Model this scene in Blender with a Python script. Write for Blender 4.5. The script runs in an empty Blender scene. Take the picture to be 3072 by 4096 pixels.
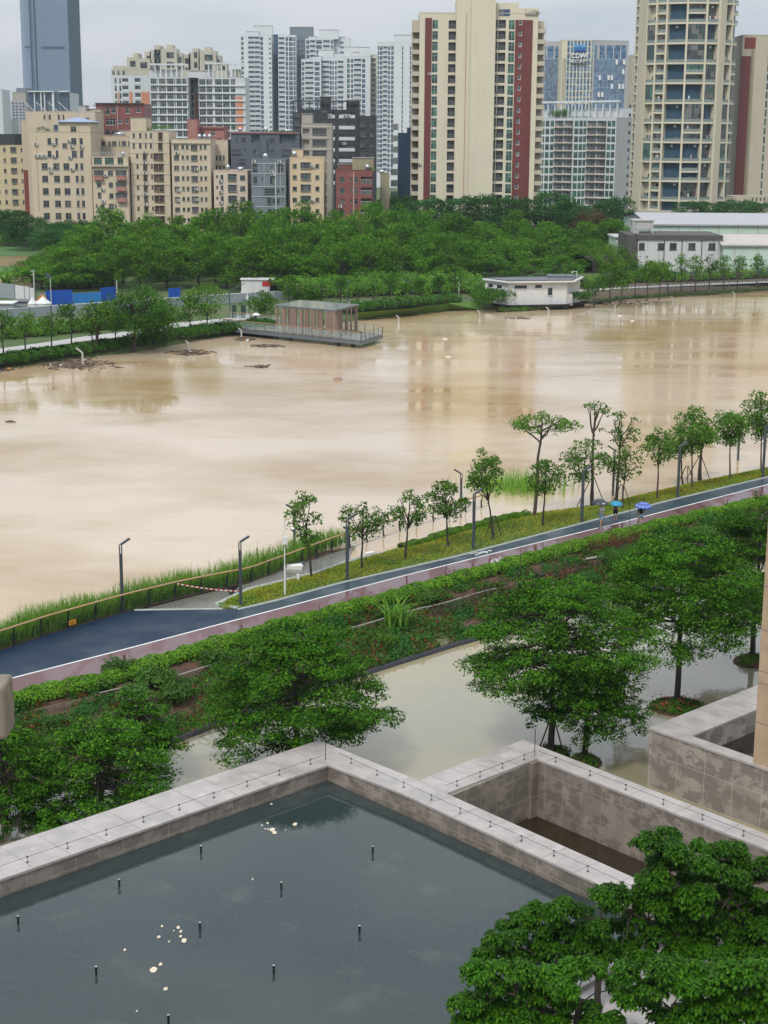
import bpy, math, random
import numpy as np
from mathutils import Vector, Matrix
PI = math.pi
scn = bpy.context.scene
# ------------------------------------------------------------------ camera
FPX, CH = 6400.0, 27.0
PITCH = math.atan((2048-550)/FPX); ROLL = .006
_f = np.array([0, math.cos(PITCH), -math.sin(PITCH)]); _u0 = np.array([0, math.sin(PITCH), math.cos(PITCH)]); _r0 = np.array([1., 0, 0])
_r = _r0*math.cos(ROLL)+_u0*math.sin(ROLL); _u = _u0*math.cos(ROLL)-_r0*math.sin(ROLL)
cd = bpy.data.cameras.new('camera'); cam = bpy.data.objects.new('camera', cd); scn.collection.objects.link(cam)
cd.sensor_fit = 'VERTICAL'; cd.sensor_height = 36; cd.lens = 36*FPX/4096
cd.clip_start = .5; cd.clip_end = 12000
cam.matrix_world = Matrix(((_r[0], _u[0], -_f[0], 0), (_r[1], _u[1], -_f[1], 0), (_r[2], _u[2], -_f[2], CH), (0, 0, 0, 1)))
scn.camera = cam
# ------------------------------------------------------------------ sky, sun, exposure
SUN_EL, SUN_AZ = math.radians(52), math.radians(205)      # azimuth clockwise from +Y: behind and left of the camera
w = bpy.data.worlds.new('World'); scn.world = w; w.use_nodes = True
nt = w.node_tree; bg = nt.nodes['Background']
sky = nt.nodes.new('ShaderNodeTexSky'); sky.sky_type = 'NISHITA'; sky.sun_disc = False
sky.sun_elevation = SUN_EL; sky.sun_rotation = SUN_AZ; sky.altitude = 50; sky.air_density = 1; sky.dust_density = 3
tc = nt.nodes.new('ShaderNodeTexCoord'); mp = nt.nodes.new('ShaderNodeMapping'); mp.inputs['Scale'].default_value = (1.2, 1.2, 5)
nz = nt.nodes.new('ShaderNodeTexNoise'); nz.inputs['Scale'].default_value = 3.2; nz.inputs['Detail'].default_value = 6; nz.inputs['Roughness'].default_value = .55
rp = nt.nodes.new('ShaderNodeValToRGB')
rp.color_ramp.elements[0].position = .36; rp.color_ramp.elements[0].color = (4.7, 5.35, 6.1, 1)
rp.color_ramp.elements[1].position = .62; rp.color_ramp.elements[1].color = (6.5, 6.8, 7.1, 1)
mx = nt.nodes.new('ShaderNodeMix'); mx.data_type = 'RGBA'; mx.inputs[0].default_value = .92
nt.links.new(tc.outputs['Generated'], mp.inputs['Vector']); nt.links.new(mp.outputs[0], nz.inputs['Vector'])
nt.links.new(nz.outputs['Fac'], rp.inputs[0]); nt.links.new(sky.outputs[0], mx.inputs[6]); nt.links.new(rp.outputs[0], mx.inputs[7])
sx = nt.nodes.new('ShaderNodeSeparateXYZ'); nt.links.new(tc.outputs['Generated'], sx.inputs[0])      # overcast sky: brighter toward the zenith
gr = nt.nodes.new('ShaderNodeMapRange'); gr.inputs[1].default_value = 0; gr.inputs[2].default_value = 1; gr.inputs[3].default_value = 1; gr.inputs[4].default_value = 2.3; nt.links.new(sx.outputs[2], gr.inputs[0])
vm = nt.nodes.new('ShaderNodeVectorMath'); vm.operation = 'SCALE'; nt.links.new(mx.outputs[2], vm.inputs[0]); nt.links.new(gr.outputs[0], vm.inputs['Scale']); nt.links.new(vm.outputs[0], bg.inputs['Color']); bg.inputs['Strength'].default_value = .069
sl = bpy.data.lights.new('sun', 'SUN'); sl.energy = 1.45; sl.angle = math.radians(10); sl.color = (1, .965, .91)
so = bpy.data.objects.new('sun', sl); scn.collection.objects.link(so)
_sd = Vector((math.sin(SUN_AZ)*math.cos(SUN_EL), math.cos(SUN_AZ)*math.cos(SUN_EL), math.sin(SUN_EL)))
so.rotation_euler = _sd.to_track_quat('Z', 'Y').to_euler(); so.location = (0, -20, 60)
vs = scn.view_settings; vs.view_transform = 'Standard'; vs.look = 'None'; vs.exposure = .58; vs.gamma = 1
scn.cycles.max_bounces = 5; scn.cycles.diffuse_bounces = 1; scn.cycles.glossy_bounces = 3; scn.cycles.transmission_bounces = 3
scn.cycles.transparent_max_bounces = 8; scn.cycles.volume_bounces = 0; scn.cycles.caustics_reflective = False; scn.cycles.caustics_refractive = False
scn.cycles.use_adaptive_sampling = True

# ------------------------------------------------------------------ photo geometry
def ray(x, y): return FPX*_f+(x-1536)*_r-(y-2048)*_u
def G(x, y, z=0.):                      # ground point seen at a photo pixel
    d = ray(x, y); t = (z-CH)/d[2]; return np.array([d[0]*t, d[1]*t, z])
def D(x, y, Y):
    d = ray(x, y); t = Y/d[1]; return np.array([d[0]*t, Y, CH+d[2]*t])
def projp(p):
    q = np.array(p)-np.array([0, 0, CH]); return 1536+FPX*(q@_r)/(q@_f), 2048-FPX*(q@_u)/(q@_f)
def pxm(p): return (np.linalg.norm(np.array(p)-np.array([0, 0, CH])))/FPX   # metres per photo pixel at p

# ------------------------------------------------------------------ objects
LK = scn.collection.objects.link
def link(name, me, parent=None, loc=None):
    o = bpy.data.objects.new(name, me); LK(o)
    if parent is not None: o.parent = parent
    if loc is not None: o.location = loc
    return o
def tag(o, label=None, cat=None, group=None, kind=None):
    if label: o['label'] = label
    if cat: o['category'] = cat
    if group: o['group'] = group
    if kind: o['kind'] = kind
    return o
def thing(name, label, cat, loc=(0, 0, 0), rz=0, group=None):
    o = bpy.data.objects.new(name, None); LK(o); o.location = loc; o.rotation_euler = (0, 0, rz); o.empty_display_size = .3
    return tag(o, label, cat, group)
_kids = {}
def dup(root, loc=None, rz=None, scale=None, label=None, group=None):
    r = root.copy(); LK(r)
    if loc is not None: r.location = loc
    if rz is not None: r.rotation_euler = (0, 0, rz)
    if scale is not None: r.scale = scale
    if label: r['label'] = label
    if group: r['group'] = group
    def rec(a, b):
        for ch in [c for c in a.children]:
            c = ch.copy(); LK(c); c.parent = b; rec(ch, c)
    rec(root, r)
    return r
class MB:
    def __init__(s): s.v = []; s.f = []; s.m = []; s.mi = 0; s.smooth = False
    def mat(s, i): s.mi = i; return s
    def face(s, pts):
        n = len(s.v); s.v += [tuple(map(float, p)) for p in pts]; s.f.append(tuple(range(n, n+len(pts)))); s.m.append(s.mi); return s
    def box(s, x0, x1, y0, y1, z0, z1, M=None):
        P = [(x, y, z) for x in (x0, x1) for y in (y0, y1) for z in (z0, z1)]
        if M is not None: P = [tuple(M @ Vector(p)) for p in P]
        n = len(s.v); s.v += P
        for q in ((0, 1, 3, 2), (4, 6, 7, 5), (0, 4, 5, 1), (2, 3, 7, 6), (0, 2, 6, 4), (1, 5, 7, 3)):
            s.f.append(tuple(n+i for i in q)); s.m.append(s.mi)
        return s
    def tube(s, pts, rad, n=6, cap=True):
        pts = [np.array(p, float) for p in pts]; k = len(pts)
        if not hasattr(rad, '__len__'): rad = [rad]*k
        base = len(s.v); prev = None
        for i, p in enumerate(pts):
            t = pts[min(i+1, k-1)]-pts[max(i-1, 0)]; t = t/(np.linalg.norm(t)+1e-9)
            if prev is None:
                a = np.array([1., 0, 0]) if abs(t[0]) < .8 else np.array([0, 1., 0])
            else: a = prev
            b = np.cross(t, a); b /= np.linalg.norm(b)+1e-9; a = np.cross(b, t); prev = a
            for j in range(n):
                c = 2*PI*j/n; s.v.append(tuple(p+rad[i]*(math.cos(c)*a+math.sin(c)*b)))
        for i in range(k-1):
            for j in range(n):
                j2 = (j+1) % n; s.f.append((base+i*n+j, base+i*n+j2, base+(i+1)*n+j2, base+(i+1)*n+j)); s.m.append(s.mi)
        if cap:
            s.f.append(tuple(base+j for j in range(n))[::-1]); s.m.append(s.mi)
            s.f.append(tuple(base+(k-1)*n+j for j in range(n))); s.m.append(s.mi)
        return s
    def bar(s, a, b, w, h=None):            # square bar between two points
        h = h or w; a = Vector(a); b = Vector(b); d = b-a; L = d.length
        if L < 1e-6: return s
        q = d.to_track_quat('X', 'Z').to_matrix().to_4x4(); M = Matrix.Translation(a) @ q
        return s.box(0, L, -w/2, w/2, -h/2, h/2, M)
    def prism(s, poly, z0, z1, side=None):      # poly: xy points
        n = len(s.v); k = len(poly)
        s.v += [(float(p[0]), float(p[1]), float(z0)) for p in poly]+[(float(p[0]), float(p[1]), float(z1)) for p in poly]
        for i in range(k):
            j = (i+1) % k; s.f.append((n+i, n+j, n+k+j, n+k+i)); s.m.append(s.mi if side is None else side)
        s.f.append(tuple(range(n+k, n+2*k))); s.m.append(s.mi)
        s.f.append(tuple(range(n, n+k))[::-1]); s.m.append(s.mi)
        return s
    def lathe(s, prof, n=16, c=(0, 0, 0)):      # profile of (r,z)
        b = len(s.v)
        for r, z in prof:
            for j in range(n):
                a = 2*PI*j/n; s.v.append((c[0]+r*math.cos(a), c[1]+r*math.sin(a), c[2]+z))
        for i in range(len(prof)-1):
            for j in range(n):
                k = (j+1) % n; s.f.append((b+i*n+j, b+i*n+k, b+(i+1)*n+k, b+(i+1)*n+j)); s.m.append(s.mi)
        return s
    def mesh(s, name, mats):
        me = bpy.data.meshes.new(name); me.from_pydata(s.v, [], s.f)
        for m in (mats if isinstance(mats, (list, tuple)) else [mats]): me.materials.append(m)
        if s.m: me.polygons.foreach_set('material_index', s.m)
        if s.smooth: me.polygons.foreach_set('use_smooth', [True]*len(me.polygons))
        me.update(); return me
    def build(s, name, mats, parent=None, loc=None): return link(name, s.mesh(name, mats), parent, loc)
def np_mesh(name, V, Q, mats, midx=None, smooth=False):   # V (n,3), Q (m,4)
    me = bpy.data.meshes.new(name); V = np.asarray(V, np.float32); Q = np.asarray(Q, np.int32)
    me.vertices.add(len(V)); me.vertices.foreach_set('co', V.ravel())
    me.loops.add(Q.size); me.loops.foreach_set('vertex_index', Q.ravel())
    me.polygons.add(len(Q)); me.polygons.foreach_set('loop_start', np.arange(len(Q), dtype=np.int32)*Q.shape[1])
    try: me.polygons.foreach_set('loop_total', np.full(len(Q), Q.shape[1], np.int32))
    except Exception: pass
    for m in (mats if isinstance(mats, (list, tuple)) else [mats]): me.materials.append(m)
    if midx is not None: me.polygons.foreach_set('material_index', np.asarray(midx, np.int32))
    if smooth: me.polygons.foreach_set('use_smooth', np.ones(len(Q), bool))
    me.update(calc_edges=True); me.validate(); return me

# ------------------------------------------------------------------ materials
def newmat(name):
    m = bpy.data.materials.new(name); m.use_nodes = True; return m, m.node_tree, m.node_tree.nodes['Principled BSDF']
def C4(c): return (c[0], c[1], c[2], 1)
def noise(nt, vec, scale, detail=4, rough=.55, sc3=None):
    n = nt.nodes.new('ShaderNodeTexNoise'); n.inputs['Scale'].default_value = scale; n.inputs['Detail'].default_value = detail; n.inputs['Roughness'].default_value = rough
    if sc3:
        m = nt.nodes.new('ShaderNodeMapping'); m.inputs['Scale'].default_value = sc3; nt.links.new(vec, m.inputs[0]); vec = m.outputs[0]
    nt.links.new(vec, n.inputs['Vector']); return n.outputs['Fac']
def ramp(nt, fac, stops):
    r = nt.nodes.new('ShaderNodeValToRGB'); e = r.color_ramp.elements
    while len(e) < len(stops): e.new(.5)
    for el, (p, c) in zip(e, stops): el.position = p; el.color = C4(c) if hasattr(c, '__len__') else (c, c, c, 1)
    nt.links.new(fac, r.inputs[0]); return r.outputs[0]
def mixc(nt, fac, a, b, mode='MIX'):
    m = nt.nodes.new('ShaderNodeMix'); m.data_type = 'RGBA'; m.blend_type = mode
    for sock, v in ((m.inputs[0], fac), (m.inputs[6], a), (m.inputs[7], b)):
        if hasattr(v, 'links'): nt.links.new(v, sock)
        elif hasattr(v, '__len__'): sock.default_value = C4(v)
        else: sock.default_value = v
    return m.outputs[2]
def bump(nt, b, h, strength, dist=.02):
    n = nt.nodes.new('ShaderNodeBump'); n.inputs['Strength'].default_value = strength if not hasattr(strength, 'links') else 1
    if hasattr(strength, 'links'): nt.links.new(strength, n.inputs['Strength'])
    n.inputs['Distance'].default_value = dist; nt.links.new(h, n.inputs['Height']); nt.links.new(n.outputs[0], b.inputs['Normal'])
def pos(nt):
    g = nt.nodes.new('ShaderNodeNewGeometry'); return g.outputs['Position']
def obc(nt):
    g = nt.nodes.new('ShaderNodeTexCoord'); return g.outputs['Object']
def simple(name, col, rough=.6, metal=0, var=.15, scale=1.5, spec=.5):
    m, nt, b = newmat(name); p = pos(nt)
    f = noise(nt, p, scale); c = mixc(nt, f, [x*(1-var) for x in col], [min(1, x*(1+var)) for x in col])
    nt.links.new(c, b.inputs['Base Color']); b.inputs['Roughness'].default_value = rough; b.inputs['Metallic'].default_value = metal
    b.inputs['Specular IOR Level'].default_value = spec
    return m
def plaster(name, col, stain=.35, stcol=None, rough=.85):   # painted render with rain streaks and blotches
    m, nt, b = newmat(name); p = pos(nt)
    big = noise(nt, p, .12, 5, .6); fine = noise(nt, p, 2.5, 3)
    c = mixc(nt, big, [x*.9 for x in col], [min(1, x*1.06) for x in col])
    st = noise(nt, p, .9, 5, .62, (1, 1, .06)); sm = ramp(nt, st, [(.52, 0), (.74, stain)])
    c = mixc(nt, sm, c, stcol or [x*.42 for x in col])
    c = mixc(nt, .12, c, ramp(nt, fine, [(.3, [x*.7 for x in col]), (.7, col)]))
    nt.links.new(c, b.inputs['Base Color']); b.inputs['Roughness'].default_value = rough; b.inputs['Specular IOR Level'].default_value = .25
    return m
def tiles(name, col, sx=.6, sz=.3, var=.2, rough=.5):
    m, nt, b = newmat(name); p = pos(nt)
    sp = nt.nodes.new('ShaderNodeSeparateXYZ'); nt.links.new(p, sp.inputs[0])
    ad = nt.nodes.new('ShaderNodeMath'); nt.links.new(sp.outputs[0], ad.inputs[0]); nt.links.new(sp.outputs[1], ad.inputs[1])
    cb = nt.nodes.new('ShaderNodeCombineXYZ'); nt.links.new(ad.outputs[0], cb.inputs[0]); nt.links.new(sp.outputs[2], cb.inputs[1])
    br = nt.nodes.new('ShaderNodeTexBrick'); br.inputs['Scale'].default_value = 1; br.inputs['Brick Width'].default_value = sx; br.inputs['Row Height'].default_value = sz
    br.inputs['Mortar Size'].default_value = .015; br.inputs['Color1'].default_value = C4([x*(1-var) for x in col]); br.inputs['Color2'].default_value = C4([min(1, x*(1+var)) for x in col])
    br.inputs['Mortar'].default_value = C4([x*.6 for x in col]); nt.links.new(cb.outputs[0], br.inputs['Vector'])
    st = noise(nt, p, .8, 5, .6, (1, 1, .07)); sm = ramp(nt, st, [(.5, 0), (.75, .45)])
    c = mixc(nt, sm, br.outputs['Color'], [x*.45 for x in col])
    c = mixc(nt, ramp(nt, noise(nt, p, .25, 5), [(.6, 0), (.75, .35)]), c, [min(1, x*2.2+.05) for x in col])
    nt.links.new(c, b.inputs['Base Color']); b.inputs['Roughness'].default_value = rough
    return m
def glassm(name, cols, rough=.12, scale=.7):              # window glass: colour varies from pane to pane
    m, nt, b = newmat(name); oi = nt.nodes.new('ShaderNodeObjectInfo'); p = pos(nt)
    wn = nt.nodes.new('ShaderNodeTexWhiteNoise'); wn.noise_dimensions = '4D'
    sn = nt.nodes.new('ShaderNodeVectorMath'); sn.operation = 'SNAP'; sn.inputs[1].default_value = (1.05, 5, 1.5)
    nt.links.new(p, sn.inputs[0]); nt.links.new(sn.outputs[0], wn.inputs['Vector']); nt.links.new(oi.outputs['Random'], wn.inputs['W'])
    k = len(cols); c = ramp(nt, wn.outputs['Value'], [(i/k, cl) for i, cl in enumerate(cols)])
    c.node.color_ramp.interpolation = 'CONSTANT'
    c = mixc(nt, ramp(nt, noise(nt, p, scale, 3), [(.42, 0), (.62, .35)]), c, [.012, .016, .02])
    nt.links.new(c, b.inputs['Base Color']); b.inputs['Roughness'].default_value = rough; b.inputs['Specular IOR Level'].default_value = .8
    return m
def leafm(name, c1, c2, c3=None, sc=.35, trans=.3, rough=.45, spec=.35):
    m, nt, b = newmat(name); p = pos(nt); oi = nt.nodes.new('ShaderNodeObjectInfo')
    n1 = noise(nt, p, sc, 3); n2 = noise(nt, p, sc*14, 2)
    c = mixc(nt, ramp(nt, n1, [(.35, 0), (.65, 1)]), c1, c2)
    c = mixc(nt, ramp(nt, n2, [(.49, 0), (.66, .75)]), c, c3 or [x*1.3 for x in c2])  # random flecks of the third colour paint bright highlights into the foliage
    hs = nt.nodes.new('ShaderNodeHueSaturation'); nt.links.new(c, hs.inputs['Color'])
    mr = nt.nodes.new('ShaderNodeMapRange'); mr.inputs[3].default_value = .72; mr.inputs[4].default_value = 1.12
    nt.links.new(oi.outputs['Random'], mr.inputs[0]); nt.links.new(mr.outputs[0], hs.inputs['Value'])
    nt.links.new(hs.outputs[0], b.inputs['Base Color']); b.inputs['Roughness'].default_value = rough; b.inputs['Specular IOR Level'].default_value = spec*.35
    if trans:
        tr = nt.nodes.new('ShaderNodeBsdfTranslucent'); nt.links.new(hs.outputs[0], tr.inputs[0])
        ms = nt.nodes.new('ShaderNodeMixShader'); ms.inputs[0].default_value = trans
        nt.links.new(b.outputs[0], ms.inputs[1]); nt.links.new(tr.outputs[0], ms.inputs[2])
        nt.links.new(ms.outputs[0], nt.nodes['Material Output'].inputs['Surface'])
    return m

def water(name, mud1, mud2, ripple=.25, rmin=.05, rmax=.22, ior=1.33, sc=1., spec=.5, streak=None):
    m, nt, b = newmat(name); p = pos(nt)
    a = noise(nt, p, .022*sc, 6, .62, (1, 1.5, 1)); c = mixc(nt, ramp(nt, a, [(.38, 0), (.56, 1)]), mud1, mud2)
    s2 = noise(nt, p, .05*sc, 6, .6, (.6, 2.4, 1)); calm = ramp(nt, s2, [(.44, 0), (.5, 1)])
    nt.links.new(c, b.inputs['Base Color'])
    mr = nt.nodes.new('ShaderNodeMapRange'); mr.inputs[3].default_value = rmin; mr.inputs[4].default_value = rmax; nt.links.new(calm, mr.inputs[0]); nt.links.new(mr.outputs[0], b.inputs['Roughness'])
    b.inputs['IOR'].default_value = ior; b.inputs['Specular IOR Level'].default_value = spec
    h = noise(nt, p, 1.7, 3, .5, (.7, 1.2, 1)); h2 = noise(nt, p, .25, 3, .5, (.6, 1.6, 1))
    ad = nt.nodes.new('ShaderNodeMath'); ad.operation = 'MULTIPLY_ADD'; nt.links.new(h2, ad.inputs[0]); ad.inputs[1].default_value = 2.; nt.links.new(h, ad.inputs[2])
    st = nt.nodes.new('ShaderNodeMapRange'); st.inputs[3].default_value = ripple*.3; st.inputs[4].default_value = ripple; nt.links.new(calm, st.inputs[0])
    bump(nt, b, ad.outputs[0], st.outputs[0], .12)
    return m
M = {}
M['river'] = water('muddy_river', (.38, .24, .09), (.56, .43, .29), .10, .02, .13, 2.4)
M['flood'] = water('flood_water', (.34, .28, .155), (.25, .235, .165), .05, .03, .06, 1.9, 2)
M['pool'] = None
# ------------------------------------------------------------------ terrain
def line(pts, z=None):
    return [G(p[0], p[1], (p[2] if len(p) > 2 else z)) for p in pts]
def extend(L, a=60, b=60):
    L = list(L)
    d = L[0]-L[1]; d[2] = 0; L.insert(0, L[0]+d/np.linalg.norm(d)*a)
    d = L[-1]-L[-2]; d[2] = 0; L.append(L[-1]+d/np.linalg.norm(d)*b); return L
def resample(L, n):
    L = np.array(L); s = np.r_[0, np.cumsum(np.linalg.norm(np.diff(L[:, :2], axis=0), axis=1))]; t = np.linspace(0, s[-1], n)
    return np.stack([np.interp(t, s, L[:, k]) for k in range(3)], 1)
def sampx(L, t):     # points of polyline L at x positions t (monotone in x)
    L = np.array(L); return np.stack([t]+[np.interp(t, L[:, 0], L[:, k]) for k in (1, 2)], 1)
def strips(name, lines, mats, n=160, parent=None, by='x', mi=None, jitter=0):
    if by == 'x':
        x0 = max(L[0][0] for L in lines); x1 = min(L[-1][0] for L in lines); t = np.linspace(x0, x1, n); S = [sampx(L, t) for L in lines]
    else: S = [resample(L, n) for L in lines]
    if jitter:
        rg = np.random.RandomState(3)
        for s in S[1:-1]: s[:, 2] += rg.uniform(-jitter, jitter, len(s))
    V = np.concatenate(S); Q = []; mm = []
    for k in range(len(S)-1):
        for i in range(n-1): Q.append((k*n+i, (k+1)*n+i, (k+1)*n+i+1, k*n+i+1)); mm.append(mi[k] if mi else 0)
    return link(name, np_mesh(name, V, np.array(Q)[:, ::-1], mats, mm), parent)
def st(o): o['kind'] = 'structure'; return o

def ground_mat(name, cols, sc=.4, rough=.9, bmp=.3):
    m, nt, b = newmat(name); p = pos(nt); n1 = noise(nt, p, sc, 6, .65); n2 = noise(nt, p, sc*9, 4, .6)
    c = ramp(nt, n1, [(.3+.4*i/(len(cols)-1), q) for i, q in enumerate(cols)])
    c = mixc(nt, ramp(nt, n2, [(.35, .0), (.7, .4)]), c, [x*.5 for x in cols[0]])
    nt.links.new(c, b.inputs['Base Color']); b.inputs['Roughness'].default_value = rough; bump(nt, b, n2, bmp, .1); return m
M['grass'] = ground_mat('short_grass', [(.10, .13, .02), (.065, .13, .018), (.15, .14, .03)], .5)
M['soil'] = ground_mat('red_soil', [(.06, .032, .02), (.11, .055, .03), (.035, .025, .015)], .6)
M['bank'] = ground_mat('far_ground', [(.05, .1, .02), (.08, .12, .03), (.11, .1, .05)], .08)
M['field'] = ground_mat('green_field', [(.05, .13, .03), (.07, .17, .03), (.05, .10, .04)], .12)
M['brown'] = ground_mat('brown_bank', [(.07, .045, .025), (.10, .07, .04), (.05, .05, .02)], .5)
def wet(name, dry, rough_dry=.55, rough_wet=.08, sc=.35, amt=(.42, .6), streak=(1, 1, 1), grain=60, coat=0):
    m, nt, b = newmat(name); p = pos(nt)
    n1 = noise(nt, p, sc, 5, .6, streak); wetm = ramp(nt, n1, [(amt[0], 0), (amt[1], 1)])
    g = noise(nt, p, grain, 2)
    c = mixc(nt, g, [x*.8 for x in dry], [x*1.2 for x in dry])
    c = mixc(nt, ramp(nt, noise(nt, p, .6, 5), [(.4, 0), (.7, .3)]), c, [x*.6 for x in dry])
    nt.links.new(c, b.inputs['Base Color'])
    mr = nt.nodes.new('ShaderNodeMapRange'); mr.inputs[3].default_value = rough_dry; mr.inputs[4].default_value = rough_wet
    nt.links.new(wetm, mr.inputs[0]); nt.links.new(mr.outputs[0], b.inputs['Roughness']); b.inputs['Specular IOR Level'].default_value = .6 if 'blue' not in name else .3
    return m
M['bluepath'] = wet('blue_rubber_track', (.007, .022, .048), .6, .35, .5, (.4, .65))
M['bluepath2'] = wet('slate_blue_track', (.020, .040, .054), .5, .25, .5, (.4, .65))
M['redpath'] = wet('maroon_track', (.125, .052, .054), .42, .03, .3, (.44, .53), (1.6, .55, 1))
M['wetpave'] = wet('wet_paving', (.17, .16, .14), .4, .08, .25, (.35, .55))
M['farpave'] = simple('pale_paving', (.42, .40, .38), .5)
M['kerb'] = plaster('pale_kerb', (.36, .38, .35), .4)
M['whiteline'] = plaster('white_line_paint', (.66, .66, .64), .5)
M['concrete'] = plaster('concrete', (.33, .32, .30), .5)

# base ground far out, the far bank as one sheet to the horizon
shore = line([(-700, 1560), (0, 1478), (300, 1440), (540, 1412), (700, 1382), (850, 1352), (1100, 1322), (1330, 1300), (1430, 1283), (1650, 1262), (1800, 1245), (1960, 1243), (2200, 1240), (2330, 1215), (2500, 1200), (2800, 1183), (3072, 1165), (3600, 1130)], 0)
shore = extend(shore, 1500, 1500); SH = np.array(shore); SH[:, 2] = -.6
n = 420; xs = np.unique(np.r_[np.linspace(-900, -80, 30), np.linspace(-80, 110, n), np.linspace(110, 900, 30)])
s0 = sampx(SH, xs); rg = np.random.RandomState(1)
s0[:, 1] += np.interp(xs, np.linspace(-900, 900, 2400), rg.uniform(-.5, .5, 2400))
def off(dy, z): a = s0.copy(); a[:, 1] += dy; a[:, 2] = z; return a
rows = [off(0, -.6), off(1.2, .12), off(3.2, .75), off(6, 1.2), off(20, 1.25), off(60, 1.3)]
rowsf = [np.stack([xs*s, np.full(len(xs), y), np.full(len(xs), 1.3)], 1) for s, y in ((1.6, 900.), (12, 7000.))]
V = np.concatenate(rows+rowsf); nn = len(xs); Q = []; mi = []
for k in range(len(rows)+len(rowsf)-1):
    for i in range(nn-1):
        Q.append((k*nn+i, k*nn+i+1, (k+1)*nn+i+1, (k+1)*nn+i)); x = xs[i]
        mi.append(1 if (x > 34 and k in (1, 2, 3)) or (x > 16.5 and x <= 34 and k in (1, 2)) else 0)
st(link('ground', np_mesh('ground', V, Q, [M['bank'], M['brown']], mi)))

# near lines of the riverside track, all taken at path height .5
W1 = extend(line([(-250, 2789), (50, 2712), (550, 2584), (1100, 2439), (1603, 2306), (1900, 2232), (2508, 2084), (3072, 1938)], .5), 25, 60)
KB = extend(line([(955, 2440), (1100, 2406), (1368, 2333), (1826, 2228), (2324, 2097), (2677, 2004), (3072, 1910)], .5), 0, 60)[1:]
RM = extend(line([(-260, 2868), (63, 2785), (370, 2718), (700, 2616), (1111, 2498), (1481, 2403), (1852, 2300), (2296, 2177), (2700, 2080), (3072, 1995)], .5), 25, 60)
FB = extend(line([(-250, 2660, .5), (0, 2603, .5), (199, 2536, .5), (517, 2444, .5), (796, 2374, .5), (1000, 2330, .45), (1163, 2270, .3), (1332, 2211, .05), (1600, 2131, -.1), (1753, 2086, -.1), (1946, 2031, -.1), (2100, 1990, -.1)]), 25, 0)[:-1]
# river edge under the reeds and under the grass strip
OUT = line([(870, 2418, .45), (1000, 2358, .45), (1259, 2295, .42), (1386, 2250, .4), (1524, 2214, .38), (1590, 2194, .2), (1800, 2134, .1), (2000, 2078, .1), (2105, 2058, .1), (2197, 2046, .0), (2395, 2022, .0), (2536, 1988, .0), (2783, 1931, .0), (3072, 1874, .0)]); OUT = extend(OUT, 0, 60)[1:]
x_a = W1[0][0]; x_b = W1[-1][0]
# big solid of the near bank under everything: from 2.5 m outside the fence to the garden edge
GK = extend(line([(-300, 3230, .1), (0, 3160, .1), (300, 3085, .1), (694, 2963, .1), (993, 2847, .1), (1427, 2702, .1), (1615, 2642, .1), (1784, 2588, .1), (2300, 2440, .1), (2700, 2330, .1), (3072, 2235, .1)]), 25, 60)
GW = extend(line([(-300, 2960, .3), (130, 2840, .3), (300, 2800, .3), (690, 2707, .3), (1108, 2590, .3), (1300, 2540, .3), (1542, 2473, .3), (1904, 2377, .3), (2200, 2300, .3), (2600, 2200, .3), (3072, 2075, .3)]), 25, 60)
FO = [p+np.array([-1.0, 2.2, -p[2]-.12]) for p in FB]      # river side toe outside the fence
def seg(L, x0, x1, n=80):
    return sampx(L, np.linspace(x0, x1, n))
xK = KB[0][0]; xk0 = G(517, 2450, .5)[0]
# 1. riverside slope below the reeds
st(strips('reed_bank_ground', [FO, [p+np.array([-.25, .5, -.04]) for p in FB], FB], [M['soil']], 120))
# 2. blue track: left bay (fence to white line) and the narrow run
xL = max(FB[0][0], W1[0][0])+.2
bay = [seg(FB, xL, xk0), seg(W1, xL, xk0)]
V = np.concatenate(bay); Q = [(i, 80+i, 81+i, i+1) for i in range(79)]; nb_ = 79+29
a0 = len(V); P1 = sampx(FB, np.array([xk0]))[0]; xc = G(955, 2437, .5); edge = np.array([P1+(xc-P1)*t for t in np.linspace(0, 1, 30)]); wl = sampx(W1, edge[:, 0]+np.linspace(0, .0, 30))
V = np.concatenate([V, edge, wl]); Q += [(a0+i, a0+30+i, a0+31+i, a0+i+1) for i in range(29)]
a0 = len(V); t = np.linspace(xc[0], x_b-.5, 140); k2 = sampx(KB, t); k2[0] = xc; w2 = sampx(W1, t)
V = np.concatenate([V, k2, w2]); Q += [(a0+i, a0+140+i, a0+141+i, a0+i+1) for i in range(139)]
bp = st(link('blue_path', np_mesh('blue_path', V, np.array(Q), [M['bluepath'], M['bluepath2']], [0]*nb_+[1]*(len(Q)-nb_))))
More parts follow.
